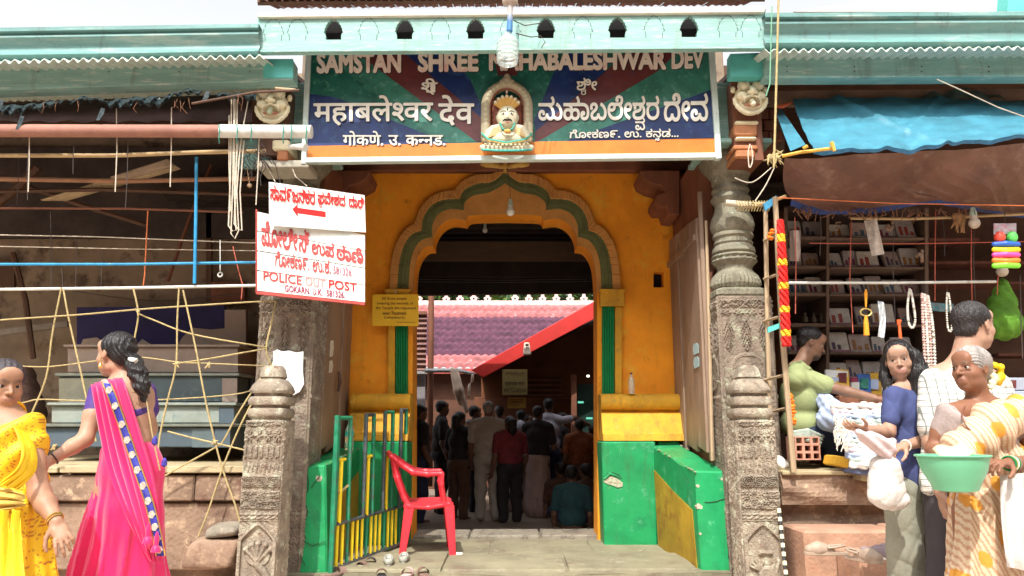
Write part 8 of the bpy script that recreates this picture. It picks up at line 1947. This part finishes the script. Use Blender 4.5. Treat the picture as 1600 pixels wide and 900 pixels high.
shL_ = pose(1598, 650, Y2); elL_ = pose(1626, 722, Y2 - .05); wrL_ = pose(1576, 724, Y2 - .20)
arm(s, shL_, elL_, wrL_, (.043, .035, .024), sk); hand(s, wrL_, pose(1552, 722, Y2 - .25) - wrL_, (-.35, .1, -.9), .95, .8, sk, thumb=1)
s.build('body', .0045, SKIN, ow); eyes(ow, HC, B_, Hh, (.15, -.12))
s = SDF(.02); s.ell(Lh(0, -.07, .17), np.array([.36, .44, .365]) * Hh, B_); s.ell(Lh(0, -.36, -.02), np.array([.22, .16, .22]) * Hh, B_); s.ell(Lh(0, .45, -.10), np.array([.30, .46, .38]) * Hh, B_, op=-1, k=.01)
s.ell(Lh(0, -.50, -.12), np.array([.17, .15, .17]) * Hh, B_)
s.build('hair', .0042, GRYH, ow, color=False, disp=lambda X, Y, Z: .0022 * np.sin((Z + .5 * X) * 420 + 6 * np.sin(X * 40)))
s = SDF(.008)
for j in range(16): s.ell(pose(1559 + random.uniform(-7, 8), 583 + random.uniform(-13, 16), Y2 + .02 + random.uniform(-.03, .02)), (.016, .014, .015), c=(.85, .62, .01))
for j in range(8): s.ell(pose(1550 + random.uniform(-6, 6), 598 + random.uniform(-14, 10), Y2 + .0), (.013, .012, .012), c=(.78, .78, .5))
s.build('hair_flowers', .004, VCOL, ow)
m_ = MB(); m_.lathe(Vector(Lh(.36, -.01, -.19)), [(.003, -.014), (.010, -.008), (.008, .006), (.002, .012)], 8); m_.build('earring', GOLD, ow)
GB = M('grey_pink_blouse', (.34, .27, .25), .8, .15, 20, .3, 60)
s = SDF(.025); s.ell(pose(1536, 690, Y2 + .02), (.155, .115, .13)); s.cap(shR_ + [.01, 0, 0], shR_ * .45 + elR * .55, .052, .045); s.cap(shL_, shL_ * .6 + elL_ * .4, .053, .048); s.chain([pose(1486, 652, Y2 - .01), pose(1506, 664, Y2 - .03), pose(1540, 658, Y2 + .0), pose(1590, 650, Y2 + .02)], [.066, .085, .08, .066])
s.ell(pose(1520, 640, Y2 - .09), (.05, .07, .055), op=-1, k=.02)
s.build('blouse', .006, GB, ow, color=False, disp=lambda X, Y, Z: .004 * np.sin(X * 70 + Z * 45))
ORG = (.66, .30, .04); CRS = (.66, .52, .36)
def stripes(p, col):
    out = np.tile(np.array(CRS), (len(p), 1)); m = np.sin((p[:, 0] * .8 + p[:, 2] * .35) * 340) > .35; out[m] = (.50, .28, .17)
    b = (np.sin(p[:, 0] * 34 + 1) * np.sin(p[:, 2] * 27 + p[:, 0] * 9)) > .62; out[b] = ORG; return out
ff2 = flower_fn(((HC[0] - .25, 3.15, -.1), (HC[0] + .35, 3.6, 1.1)), 150, stripes, [(.50, .06, .22), (.62, .20, .32), ORG, ORG], .014, .034)
s = SDF(.03)
s.chain([pose(1594, 642, Y2 + .02), pose(1552, 664, Y2 - .07), pose(1500, 706, Y2 - .10)], [.068, .095, .085], c=ORG); s.ell(pose(1545, 720, Y2 + .0), (.165, .13, .13), c=ORG); s.cap(pose(1600, 644, Y2), pose(1640, 710, Y2 + .05), .066, .07, c=ORG); s.ell(pose(1550, 765, Y2 + .02), (.165, .14, .14), c=ORG)
s.build('sari_wrap', .0055, VCOL, ow, colfn=ff2, disp=lambda X, Y, Z: .010 * (1 - 2 * np.abs(np.sin((X + .8 * Z) * 26 + np.sin(Z * 8)))), sig=.002)
s = SDF(.05); s.ell(pose(1550, 785, Y2 + .02), (.165, .14, .12), c=ORG); s.cap(pose(1548, 800, Y2 + .02), pose(1550, 1010, Y2 + .02), .155, .20, c=ORG); s.cap(pose(1520, 810, Y2 - .05), pose(1508, 1010, Y2 - .06), .05, .10, c=ORG)
s.build('sari_skirt', .0068, VCOL, ow, colfn=ff2, disp=folds(pose(1550, 900, Y2)[0], Y2 + .05, 14, .010, .028, .9, -.1, .5, 1.4), sig=.002, cutbox=(np.array([-9, 0, -.06]), np.array([9, 9, 9])))
WP = M('white_pallu', (.58, .54, .50), .7, .12, 8, .3, 60, ((.55, .22, .35), .12, 12))
drape('white_pallu', [pose(1562, 742, Y2 - .18), pose(1560, 800, Y2 - .22), pose(1566, 860, Y2 - .24), pose(1572, 885, Y2 - .24)], [pose(1640, 732, Y2 - .12), pose(1645, 800, Y2 - .18), pose(1645, 860, Y2 - .2), pose(1645, 900, Y2 - .2)], WP, ow, nu=90, nv=30, bulge=.04, ripple=.018, nr=4)
m_ = MB(); m_.tube([tuple(p) for p in cat_rom([pose(1510, 630, Y2 - .02), pose(1503, 650, Y2 - .11), pose(1518, 672, Y2 - .15), pose(1540, 652, Y2 - .12), pose(1552, 630, Y2 - .02)], 8)], .0035, 6); m_.build('necklace', WOODR, ow)
dv = Vector(wrL_ - elL_).normalized(); a = dv.cross(Vector((0, 0, 1))).normalized(); b = a.cross(dv)
for j, mm in enumerate((GREEN2, GOLD, LETTERW, GREEN2, M('bronze_bangle', (.35, .25, .18), .35, .1, 9, 0, metal=.5))):
    m_ = MB(); m_.tube([Vector(wrL_) - dv * (.0 + j * .011) + (a * math.cos(t) + b * math.sin(t)) * .030 for t in np.linspace(0, 6.283, 17)], .0042, 5); m_.build('bangle', mm, ow)
# basin
Yb = 3.27; bc = pose(1494, 768, Yb); rim = 52 * Yb / 1180; hb = P(1494, 712, Yb).z - P(1494, 768, Yb).z
bs = thing('basin', 'green plastic basin with a leaf plate inside, held by the old woman', 'basin', bc)
prof = [(.055, 0), (.085, .006), (rim * .66, hb * .22), (rim * .86, hb * .58), (rim * .94, hb * .90), (rim * .95, hb * .96), (rim * 1.0, hb * .97), (rim * 1.02, hb * 1.0), (rim * .99, hb * 1.03), (rim * .92, hb * 1.01), (rim * .90, hb * .9), (rim * .82, hb * .58), (rim * .60, hb * .25), (.05, .012)]
m_ = MB(); m_.lathe(bc, prof, 56); m_.build('bowl', M('mint_green_plastic', (.13, .44, .25), .35, .06, 5, .05, 30, spec=.5), bs, smooth=True)
m_ = MB(); m_.grid(lambda a, b: Vector(bc) + Vector((-.05 + .13 * a, -.02 + .08 * b, hb * .85 + .05 * b + .01 * math.sin(a * 7) + .03 * a)), 10, 6); o_ = m_.build('leaf_plate', M('pale_leaf_plate', (.62, .58, .34), .7, .12, 9, .3), bs, smooth=True); o_.modifiers.new('thickness', 'SOLIDIFY').thickness = .003

# ------------------------------------------------ girl in the blue shirt
sk = (.46, .27, .185); Y3 = 4.2
gl = person('young woman in a blue T-shirt holding a white bag, glancing towards the camera', (pose(1430, 900, Y3)[0], Y3, -.1))
B_ = basis(R(-28), R(-4), R(-4)); Hh = .212; HC = pose(1405, 563, Y3)
s = SDF(.02); Lh = head(s, HC, B_, Hh, sk, nose=1.0, jaw=.95, lip=(.42, .16, .14))
s.cap(HC + [.02, .03, -.06], pose(1424, 606, Y3 + .03), .045, .052, sk, .03)
s.chain([pose(1398, 614, Y3 - .03), pose(1424, 606, Y3 + .02), pose(1444, 612, Y3 + .05)], [.045, .06, .05], sk, .04)
s.ell(pose(1422, 650, Y3 + .02), (.125, .10, .14), None, sk, .04); s.ell(pose(1424, 720, Y3 + .02), (.12, .10, .14), None, sk, .04)
for sx, yy in ((-1, -.02), (1, .08)): s.chain([pose(1428 + sx * 20, 755, Y3 + yy), pose(1432 + sx * 22, 870, Y3 + yy), pose(1436 + sx * 24, 975, Y3 + yy + .04)], [.08, .055, .042], sk, .04)
shA = pose(1397, 620, Y3 - .05); wrA = pose(1350, 671, Y3 - .30); elA = pose(1388, 676, Y3 - .10)
arm(s, shA, elA, wrA, (.042, .034, .023), sk); hand(s, wrA, pose(1334, 668, Y3 - .34) - wrA, (0, .3, 1), .9, .3, sk, thumb=-1, curls=[.1, .3, .4, .5])
shB = pose(1446, 620, Y3 + .02); elB = pose(1460, 684, Y3 - .04); wrB = pose(1412, 697, Y3 - .22)
arm(s, shB, elB, wrB, (.043, .034, .023), sk); hand(s, wrB, pose(1390, 700, Y3 - .27) - wrB, (-.1, .3, -.9), .95, .8, sk, thumb=1)
s.build('body', .005, SKIN, gl); eyes(gl, HC, B_, Hh, (.25, 0))
s = SDF(.02)
s.ell(Lh(0, -.10, .17), np.array([.38, .42, .37]) * Hh, B_)
s.chain([Lh(-.32, -.05, .05), Lh(-.38, -.02, -.4), pose(1446, 640, Y3 - .06), pose(1440, 690, Y3 - .13)], [.05, .06, .06, .02])
s.chain([Lh(-.20, -.25, .05), Lh(-.22, -.2, -.5), pose(1430, 650, Y3 - .02)], [.06, .07, .05])
s.chain([Lh(.34, -.16, .02), Lh(.40, -.16, -.4), pose(1390, 612, Y3 - .04), pose(1391, 640, Y3 - .08)], [.025, .03, .028, .01])
s.ell(Lh(0, .42, -.10), np.array([.31, .40, .44]) * Hh, B_, op=-1, k=.012)
s.ell(Lh(.0, .40, .17), np.array([.22, .14, .19]) * Hh, B_, op=-1, k=.01)
s.build('hair', .0048, BLKH, gl, color=False, disp=lambda X, Y, Z: .0030 * np.sin(X * 330 + 5 * np.sin(Z * 12)) * np.sin(Y * 190 + 1))
m_ = MB(); m_.tube([Lh(.37 * math.cos(t), .10, .17 + .40 * math.sin(t)) for t in np.linspace(.1, 3.04, 16)], .0035, 6); m_.build('hair_band', WIRED, gl)
TEE = M('blue_tshirt', (.05, .065, .17), .85, .1, 8, .2, 80)
s = SDF(.03); s.ell(pose(1420, 645, Y3 + .01), (.145, .125, .14)); s.ell(pose(1421, 695, Y3 + .01), (.13, .12, .16)); s.cap(pose(1420, 735, Y3 + .01), pose(1424, 742, Y3 + .01), .135, .14); s.cap(shA, shA * .35 + elA * .65, .055, .050); s.cap(shB, shB * .35 + elB * .65, .058, .054)
s.chain([shA, pose(1424, 613, Y3 + .02), shB], [.05, .055, .05]); s.ell(HC + [.02, -.02, -.13], (.055, .06, .05), op=-1, k=.01)
s.build('tshirt', .006, TEE, gl, color=False, disp=lambda X, Y, Z: CR(X, Z, 34, 22, .008) + CR(X, Z, -20, 30, .006) + 0 * Y)
TRS = M('grey_green_trousers', (.26, .26, .20), .85, .1, 9, .3, 60)
s = SDF(.03); s.ell(pose(1430, 755, Y3 + .03), (.15, .135, .10))
for sx, yy in ((-1, -.02), (1, .09)): s.chain([pose(1431 + sx * 19, 765, Y3 + yy), pose(1436 + sx * 22, 860, Y3 + yy), pose(1440 + sx * 26, 968, Y3 + yy + .03)], [.105, .088, .085])
s.build('trousers', .0065, TRS, gl, color=False, disp=lambda X, Y, Z: CR(X, Z, 14, 26, .010) + CR(X, Z, 40, -12, .006) + 0 * Y, cutbox=(np.array([-9, 0, -.05]), np.array([9, 9, 9])))
bag = thing('carrier_bag', 'white cloth bag held by the young woman in blue', 'bag', pose(1385, 798, Y3 - .27))
s = SDF(.03); Yg = Y3 - .26
s.chain([pose(1384, 704, Yg), pose(1384, 730, Yg), pose(1382, 765, Yg)], [.025, .06, .085]); s.cap(pose(1366, 776, Yg), pose(1408, 786, Yg), .035, .035); s.cap(pose(1378, 730, Yg), pose(1372, 775, Yg), .05, .05); s.cap(pose(1388, 730, Yg), pose(1402, 780, Yg), .05, .05)
s.build('sack', .007, M('bright_white_cloth', (.64, .61, .57), .7, .1, 9, .4), bag, color=False, disp=lambda X, Y, Z: .010 * np.sin(X * 42 + Z * 10) * np.clip((P(1384, 704, Yg).z - Z) * 6, 0, 1) + np.maximum(np.abs(Y - Yg) - .05, 0) * .8 + CR(X, Z, 40, 22, .010) + CR(X, Z, -26, 48, .007))
m_ = MB(); m_.tube([pose(1380, 712, Yg), pose(1378, 698, Yg), pose(1392, 694, Yg), pose(1398, 706, Yg)], .010, 6); m_.build('handle', LETTERW, bag, smooth=True)
m_ = MB(); dv = Vector(wrB - elB).normalized(); a = dv.cross(Vector((0, 0, 1))).normalized(); b = a.cross(dv)
m_.tube([Vector(wrB) - dv * .02 + (a * math.cos(t) + b * math.sin(t)) * .028 for t in np.linspace(0, 6.283, 15)], .0035, 5); m_.build('bracelet', LETTERW, gl)
# merchandise held in the left hand
s = SDF(.02); s.chain([pose(1342, 676, Y3 - .36), pose(1372, 690, Y3 - .30), pose(1392, 694, Y3 - .28)], [.02, .035, .03]); s.cap(pose(1350, 684, Y3 - .33), pose(1385, 706, Y3 - .28), .03, .04)
tag(s.build('folded_shawl', .006, CL[3], None, loc=tuple(pose(1370, 705, Y3 - .3)), color=False, disp=lambda X, Y, Z: .006 * np.sin(X * 70 + Z * 90)), 'pinkish white shawl across the young woman\'s hands', 'cloth')

# ------------------------------------------------ man in the plaid shirt
sk = (.46, .27, .185); Y4 = 3.98
mn = person('man in a white plaid shirt with close-cropped hair, turned away to the right', (pose(1520, 900, Y4)[0], Y4, -.1))
B_ = basis(R(112), R(0)); Hh = .252; HC = pose(1522, 509, Y4)
s = SDF(.02); Lh = head(s, HC, B_, Hh, sk, nose=1.1, jaw=1.1)
s.cap(HC + [-.03, .0, -.06], pose(1506, 570, Y4), .065, .07, sk, .03)
s.chain([pose(1462, 592, Y4), pose(1508, 578, Y4), pose(1556, 600, Y4)], [.065, .08, .06], sk, .04); s.ell(pose(1508, 650, Y4), (.19, .12, .22), None, sk, .05); s.ell(pose(1508, 740, Y4), (.16, .12, .16), None, sk, .05)
for sx in (-1, 1): s.chain([pose(1508 + sx * 28, 780, Y4), pose(1508 + sx * 28, 900, Y4), pose(1508 + sx * 28, 1030, Y4)], [.09, .065, .05], sk, .04)
arm(s, pose(1462, 600, Y4), pose(1456, 690, Y4 - .03), pose(1470, 770, Y4 - .08), (.055, .043, .03), sk); hand(s, pose(1470, 770, Y4 - .08), (0, -.1, -1), (1, 0, 0), 1, .4, sk)
arm(s, pose(1556, 605, Y4), pose(1580, 680, Y4), pose(1600, 720, Y4 - .1), (.055, .043, .03), sk); hand(s, pose(1600, 720, Y4 - .1), (.3, -.3, -.6), (0, 0, 1), 1, .4, sk)
s.build('body', .0055, SKIN, mn); eyes(mn, HC, B_, Hh)
s = SDF(.015); s.ell(Lh(0, -.09, .17), np.array([.355, .405, .355]) * Hh, B_); s.ell(Lh(0, -.28, -.08), np.array([.26, .17, .2]) * Hh, B_); s.ell(Lh(0, .46, -.02), np.array([.45, .36, .38]) * Hh, B_, op=-1, k=.008); s.ell(Lh(0, .10, -.25), np.array([.45, .28, .28]) * Hh, B_, op=-1, k=.01)
s.build('hair', .0042, SPH, mn, color=False, disp=lambda X, Y, Z: .0035 * np.sin(X * 300 + 9 * np.sin(Z * 50)) * np.sin(Z * 280 + 7 * np.sin(Y * 60)))
m = M('plaid_shirt', (.72, .70, .64), .85, .05, 9, .2, 80)
t_ = m.node_tree; bs_ = t_.nodes['Principled BSDF']; old = bs_.inputs['Base Color'].links[0].from_socket
geo = t_.nodes.new('ShaderNodeNewGeometry')
for (dirn, sc__, w_) in (('Z', 9.5, .955), ('X', 9., .965), ('Z', 19, .985)):
    wv = t_.nodes.new('ShaderNodeTexWave'); wv.bands_direction = dirn; wv.inputs['Scale'].default_value = sc__; wv.inputs['Distortion'].default_value = .6; wv.inputs['Detail Scale'].default_value = .6; t_.links.new(geo.outputs['Position'], wv.inputs[0])
    mr = t_.nodes.new('ShaderNodeMapRange'); mr.inputs[1].default_value = w_ - .02; mr.inputs[2].default_value = w_; t_.links.new(wv.outputs[1], mr.inputs[0])
    x = t_.nodes.new('ShaderNodeMix'); x.data_type = 'RGBA'; x.inputs[7].default_value = (.20, .22, .20, 1); t_.links.new(mr.outputs[0], x.inputs[0]); t_.links.new(old, x.inputs[6]); old = x.outputs[2]
t_.links.new(old, bs_.inputs['Base Color'])
s = SDF(.04); s.ell(pose(1508, 640, Y4), (.225, .155, .22)); s.ell(pose(1508, 720, Y4), (.20, .155, .22)); s.chain([pose(1464, 596, Y4), pose(1508, 580, Y4 + .01), pose(1552, 602, Y4)], [.075, .085, .07]); s.cap(pose(1462, 602, Y4), pose(1456, 668, Y4 - .02), .075, .07); s.cap(pose(1556, 606, Y4), pose(1574, 660, Y4), .075, .07)
s.chain([pose(1486, 566, Y4 + .0), pose(1496, 576, Y4 - .08), pose(1524, 582, Y4 - .06)], [.02, .024, .02], k=.01)
s.cap(pose(1462, 640, Y4), pose(1452, 760, Y4 - .02), .05, .05)
s.build('shirt', .0065, m, mn, color=False, disp=lambda X, Y, Z: CR(X, Z, 24, 10, .010) + CR(X, Z, -16, 20, .008) + 0 * Y)
s = SDF(.04); s.ell(pose(1508, 775, Y4), (.19, .15, .12))
for sx in (-1, 1): s.chain([pose(1508 + sx * 26, 790, Y4), pose(1508 + sx * 28, 900, Y4), pose(1508 + sx * 28, 1035, Y4)], [.11, .09, .085])
s.build('trousers', .009, M('dark_trousers', (.05, .045, .05), .85, .1, 9), mn, color=False)

# ------------------------------------------------ bookseller
sk = (.24, .125, .08); Y5 = 6.25
sl = person('bookseller in a light green shirt sitting sideways and reaching over the counter', (pose(1262, 700, Y5)[0], Y5, P(1280, 735, 5.75).z))
B_ = basis(R(78), R(-22)); Hh = .262; HC = pose(1267, 536, Y5)
s = SDF(.02); Lh = head(s, HC, B_, Hh, sk, nose=.85, jaw=1.1)
s.ell(Lh(0, .22, -.36), np.array([.20, .17, .14]) * Hh, B_, (.02, .015, .015), .01)
s.cap(HC + [-.04, .0, -.08], pose(1250, 572, Y5), .06, .065, sk, .03)
s.chain([pose(1244, 590, Y5 - .16), pose(1244, 580, Y5), pose(1244, 592, Y5 + .16)], [.06, .07, .06], sk, .04); s.ell(pose(1252, 628, Y5), (.13, .18, .21), None, sk, .05); s.ell(pose(1256, 672, Y5), (.14, .17, .12), None, sk, .05)
a1, a2, a3 = pose(1268, 594, Y5 - .17), pose(1300, 606, Y5 - .22), pose(1366, 622, Y5 - .45)
arm(s, a1, a2, a3, (.052, .043, .029), sk); hand(s, a3, pose(1386, 624, Y5 - .5) - a3, (0, .2, -1), 1., .35, sk, thumb=1)
b1, b2, b3 = pose(1256, 600, Y5 + .16), pose(1290, 640, Y5 + .2), pose(1330, 630, Y5 + .1); arm(s, b1, b2, b3, (.05, .04, .028), sk); hand(s, b3, (1, 0, -.2), (0, 0, -1), 1, .4, sk)
for dy, e in ((-.12, 0), (.12, 1)): s.chain([pose(1262, 684, Y5 + dy), pose(1306, 668, Y5 + dy * 1.8), pose(1296, 712, Y5 + dy * .6)], [.09, .065, .05], sk, .03)
s.build('body', .006, SKIN, sl); eyes(sl, HC, B_, Hh)
s = SDF(.015); s.ell(Lh(0, -.10, .18), np.array([.36, .41, .345]) * Hh, B_); s.ell(Lh(0, -.25, -.05), np.array([.27, .18, .2]) * Hh, B_); s.ell(Lh(0, .44, -.02), np.array([.45, .36, .38]) * Hh, B_, op=-1, k=.01); s.build('hair', .006, BLKH, sl, color=False, disp=lambda X, Y, Z: .002 * np.sin(X * 200) * np.sin(Z * 190))
LG = M('light_green_shirt', (.27, .31, .14), .8, .08, 6, .2, 60)
s = SDF(.03); s.ell(pose(1250, 622, Y5), (.155, .22, .20)); s.ell(pose(1252, 662, Y5), (.165, .21, .14)); s.chain([pose(1246, 592, Y5 - .18), pose(1247, 580, Y5), pose(1246, 592, Y5 + .18)], [.085, .085, .085]); s.cap(a1, a1 * .35 + a2 * .65, .078, .078); s.cap(b1, b1 * .4 + b2 * .6, .075, .07)
s.chain([pose(1252, 566, Y5 - .06), pose(1264, 576, Y5 - .07), pose(1272, 584, Y5 - .02)], [.018, .018, .014], k=.01)
s.build('shirt', .007, LG, sl, color=False, disp=lambda X, Y, Z: CR(X, Z, 18, 11, .007) + 0 * Y)
s = SDF(.04); s.ell(pose(1262, 685, Y5), (.17, .20, .10))
for dy in (-.12, .12): s.chain([pose(1266, 682, Y5 + dy), pose(1308, 667, Y5 + dy * 1.8), pose(1298, 716, Y5 + dy * .6)], [.105, .082, .07])
s.build('trousers', .008, M('navy_trousers', (.012, .02, .05), .8, .15, 9), sl, color=False, disp=lambda X, Y, Z: .006 * np.sin(X * 40 + Z * 50))

# ------------------------------------------------ the crowd inside
def crowd(px, top, D, H, yaw, label, topc, botc, hairc=BLKH, hairlen=0, skirt=False, arm_up=None, sit=False, bald=False, shawl=None, w_=1.):
    c = P(px, top, D); z0 = c.z - H if not sit else -.1; x = c.x; t = person(label, (x, D, z0)); B = basis(R(yaw)); Rg, F = B[:, 0], B[:, 1]
    X = lambda r_, f_, z: np.array([x, D, z0]) + Rg * r_ + F * f_ + np.array([0, 0, z])
    hh = H * .135; sk = (.20, .10, .065)
    if sit: zo = c.z - .86 * 1.0 - z0; HH = 1.6
    else: zo = 0; HH = H
    Z = lambda f_: HH * f_ - (HH - (c.z - z0))
    s = SDF(.03); hc = X(0, .02, (c.z - z0) - hh * .5); hb = hh if not sit else 1.6 * .135
    hc = X(0, .02, (c.z - z0) - hb * .5)
    head(s, hc, B, hb, sk, full=True); s.cap(hc - [0, 0, .06], X(0, 0, Z(.83)), .05, .055, sk)
    s.chain([X(-.15 * w_, 0, Z(.80)), X(0, 0, Z(.825)), X(.15 * w_, 0, Z(.80))], [.055, .07, .055], sk); s.ell(X(0, 0, Z(.70)), np.array([.16 * w_, .11, .17]), B, sk, .05); s.ell(X(0, 0, Z(.55)), np.array([.15 * w_, .12, .14]), B, sk, .05)
    legs = []
    for sx in (-1, 1):
        if sit: legs.append([X(sx * .09, .02, .12), X(sx * .26, .28, .16), X(-sx * .05, .34, .06)])
        else: legs.append([X(sx * .09, 0, Z(.50)), X(sx * .10, .02, Z(.27)), X(sx * .10, -.01, .07)])
        s.chain(legs[-1], [.08, .055, .04], sk, .03); s.cap(legs[-1][-1] + [0, 0, -.03], legs[-1][-1] + F * .12 + [0, 0, -.04], .035, .03, sk, .02)
    arms = []
    for sx in (-1, 1):
        sh = X(sx * .185 * w_, 0, Z(.80))
        if arm_up == sx: el, wr = X(sx * .40, .10, Z(.82)), X(sx * .60, .22, Z(.76))
        elif arm_up == 2: el, wr = X(sx * .24, .02, Z(.62)), X(sx * .16, .24, Z(.66))
        else: el, wr = X(sx * .23, -.02, Z(.62)), X(sx * .23, .08, Z(.48))
        arm(s, sh, el, wr, (.045, .037, .026), sk); hand(s, wr, wr - el, F if arm_up is None else np.array([0, 0, -1.]), .95, .4, sk, thumb=sx); arms.append((sh, el))
    s.build('body', .011, SKIN, t)
    if not bald:
        s = SDF(.015); L = lambda a, b, c_: np.array(hc) + hb * (B @ np.array([a, b, c_]))
        s.ell(L(0, -.1, .17), np.array([.37, .42, .36]) * hb, B); s.ell(L(0, -.26, -.05), np.array([.28, .2, .24]) * hb, B)
        if hairlen: s.chain([L(0, -.42, 0), L(0, -.5, -.5), L(0, -.5, -.5 - hairlen)], [.07, .06, .02])
        s.ell(L(0, .46, -.06), np.array([.42, .38, .42]) * hb, B, op=-1, k=.01); s.build('hair', .011, hairc, t, color=False)
    s = SDF(.03); s.ell(X(0, 0, Z(.72)), np.array([.19 * w_, .14, .17]), B); s.ell(X(0, 0, Z(.60)), np.array([.18 * w_, .145, .17]), B)
    s.chain([X(-.15 * w_, 0, Z(.805)), X(0, 0, Z(.825)), X(.15 * w_, 0, Z(.805))], [.075, .082, .075])
    for sh, el in arms: s.cap(sh, sh * .3 + el * .7, .062, .058)
    s.build('shirt', .011, topc, t, color=False, disp=lambda X_, Y_, Z_: CR(X_, Z_, 26, 18, .014) + 0 * Y_)
    s = SDF(.04)
    if skirt: s.ell(X(0, 0, Z(.52)), np.array([.18 * w_, .15, .1]), B); s.cap(X(0, 0, Z(.48)), X(0, 0, .16), .165, .20)
    else:
        s.ell(X(0, 0, Z(.52)) if not sit else X(0, .05, .13), np.array([.17 * w_, .15, .12]), B)
        for l_ in legs: s.chain(l_, [.10, .08, .065])
    s.build('skirt' if skirt else 'trousers', .012, botc, t, color=False, disp=(folds(x, D, 9, .002, .02, z0 + .8, z0) if skirt else (lambda X_, Y_, Z_: .006 * np.sin(Z_ * 30 + X_ * 30) + 0 * Y_)))
    if shawl:
        s = SDF(.03); s.chain([X(-.2, -.05, Z(.76)), X(0, -.06, Z(.83)), X(.2, -.05, Z(.76))], [.06, .09, .06]); s.ell(X(0, -.06, Z(.68)), np.array([.19, .10, .22]), B); s.build('shawl', .011, shawl, t, color=False, disp=lambda X_, Y_, Z_: .01 * np.sin(X_ * 40 + Z_ * 10) + 0 * Y_)
    return t
CW = M('cloth_offwhite', (.40, .36, .32), .85, .1, 9, .2); CW2 = M('cloth_bluish_white', (.52, .52, .62), .85, .1, 9, .2); CBK = M('cloth_black', (.03, .025, .03), .85, .2, 9, .2); CMR = M('cloth_maroon', (.20, .03, .04), .85, .2, 9, .2); CDB = M('cloth_dark_blue', (.03, .04, .09), .85, .2, 9); CPK = M('cloth_beige_pink', (.42, .30, .27), .85, .1, 9); COR = M('cloth_orange', (.26, .08, .03), .85, .2, 9, 0, 20, ((.6, .5, .4), .2, 20)); CTL = M('cloth_teal_dark', (.03, .09, .10), .85, .2, 9); CBR = M('cloth_brown', (.12, .06, .04), .85, .2, 9)
crowd(763, 627, 10.6, 1.60, 178, 'barefoot man in loose off-white shirt and dhoti seen from behind, nearest in the hall', CW, CW, GRYH, w_=1.15)
crowd(797, 650, 10.5, 1.42, 205, 'person in a maroon shirt and dark trousers beside the man in off-white', CMR, CBK, hairlen=.4)
crowd(840, 634, 11.1, 1.56, 158, 'person in dark top and beige wrapped skirt with bent arms', CBK, CPK, arm_up=2, skirt=True)
crowd(718, 643, 10.9, 1.5, 140, 'dark clad person with long hair left of the man in off-white', CBK, CBR, hairlen=.9, w_=.88)
crowd(690, 626, 11.6, 1.68, 105, 'tall dark clad man near the brown post', CBK, CBK)
crowd(656, 632, 10.5, 1.58, 120, 'dark clad man at the left edge of the doorway', CBK, CDB)
crowd(857, 622, 11.9, 1.72, 168, 'man in a bluish white shirt stretching his arm to the right', CW2, CDB, arm_up=1)
crowd(814, 640, 11.8, 1.55, 182, 'woman with a white shawl over her shoulders', CW, CPK, shawl=CW2, skirt=True)
crowd(905, 655, 11.2, 1.42, 200, 'child-sized person with orange patterned top by the dark door', COR, CBR)
crowd(741, 634, 11.9, 1.62, 95, 'dark haired person half hidden in the middle of the crowd', CBR, CBK)
crowd(780, 634, 12.6, 1.6, 190, 'dark haired person behind the maroon shirt', CBK, CBR)
crowd(878, 644, 12.4, 1.62, 250, 'dark clad person behind the outstretched arm', CBK, CBK, w_=.9)
crowd(824, 648, 12.8, 1.5, 60, 'pale-shirted person half hidden behind the white shawl', CW, CBK)
crowd(733, 655, 12.9, 1.4, -70, 'bareheaded person in brown turned towards the brown post', CBR, CBK)
crowd(927, 664, 11.6, 1.38, 210, 'dark clad person at the right edge of the doorway', CDB, CBK)
crowd(893, 727, 9.9, 1.6, 170, 'person in dark teal sitting on the floor at the right of the doorway', CTL, CDB, sit=True)
crowd(876, 722, 11.0, 1.6, 190, 'second person sitting on the floor behind the teal one', CBR, CBK, sit=True)
crowd(915, 724, 10.7, 1.6, 215, 'bare-shouldered person sitting by the right door jamb', CBR, CBR, sit=True)
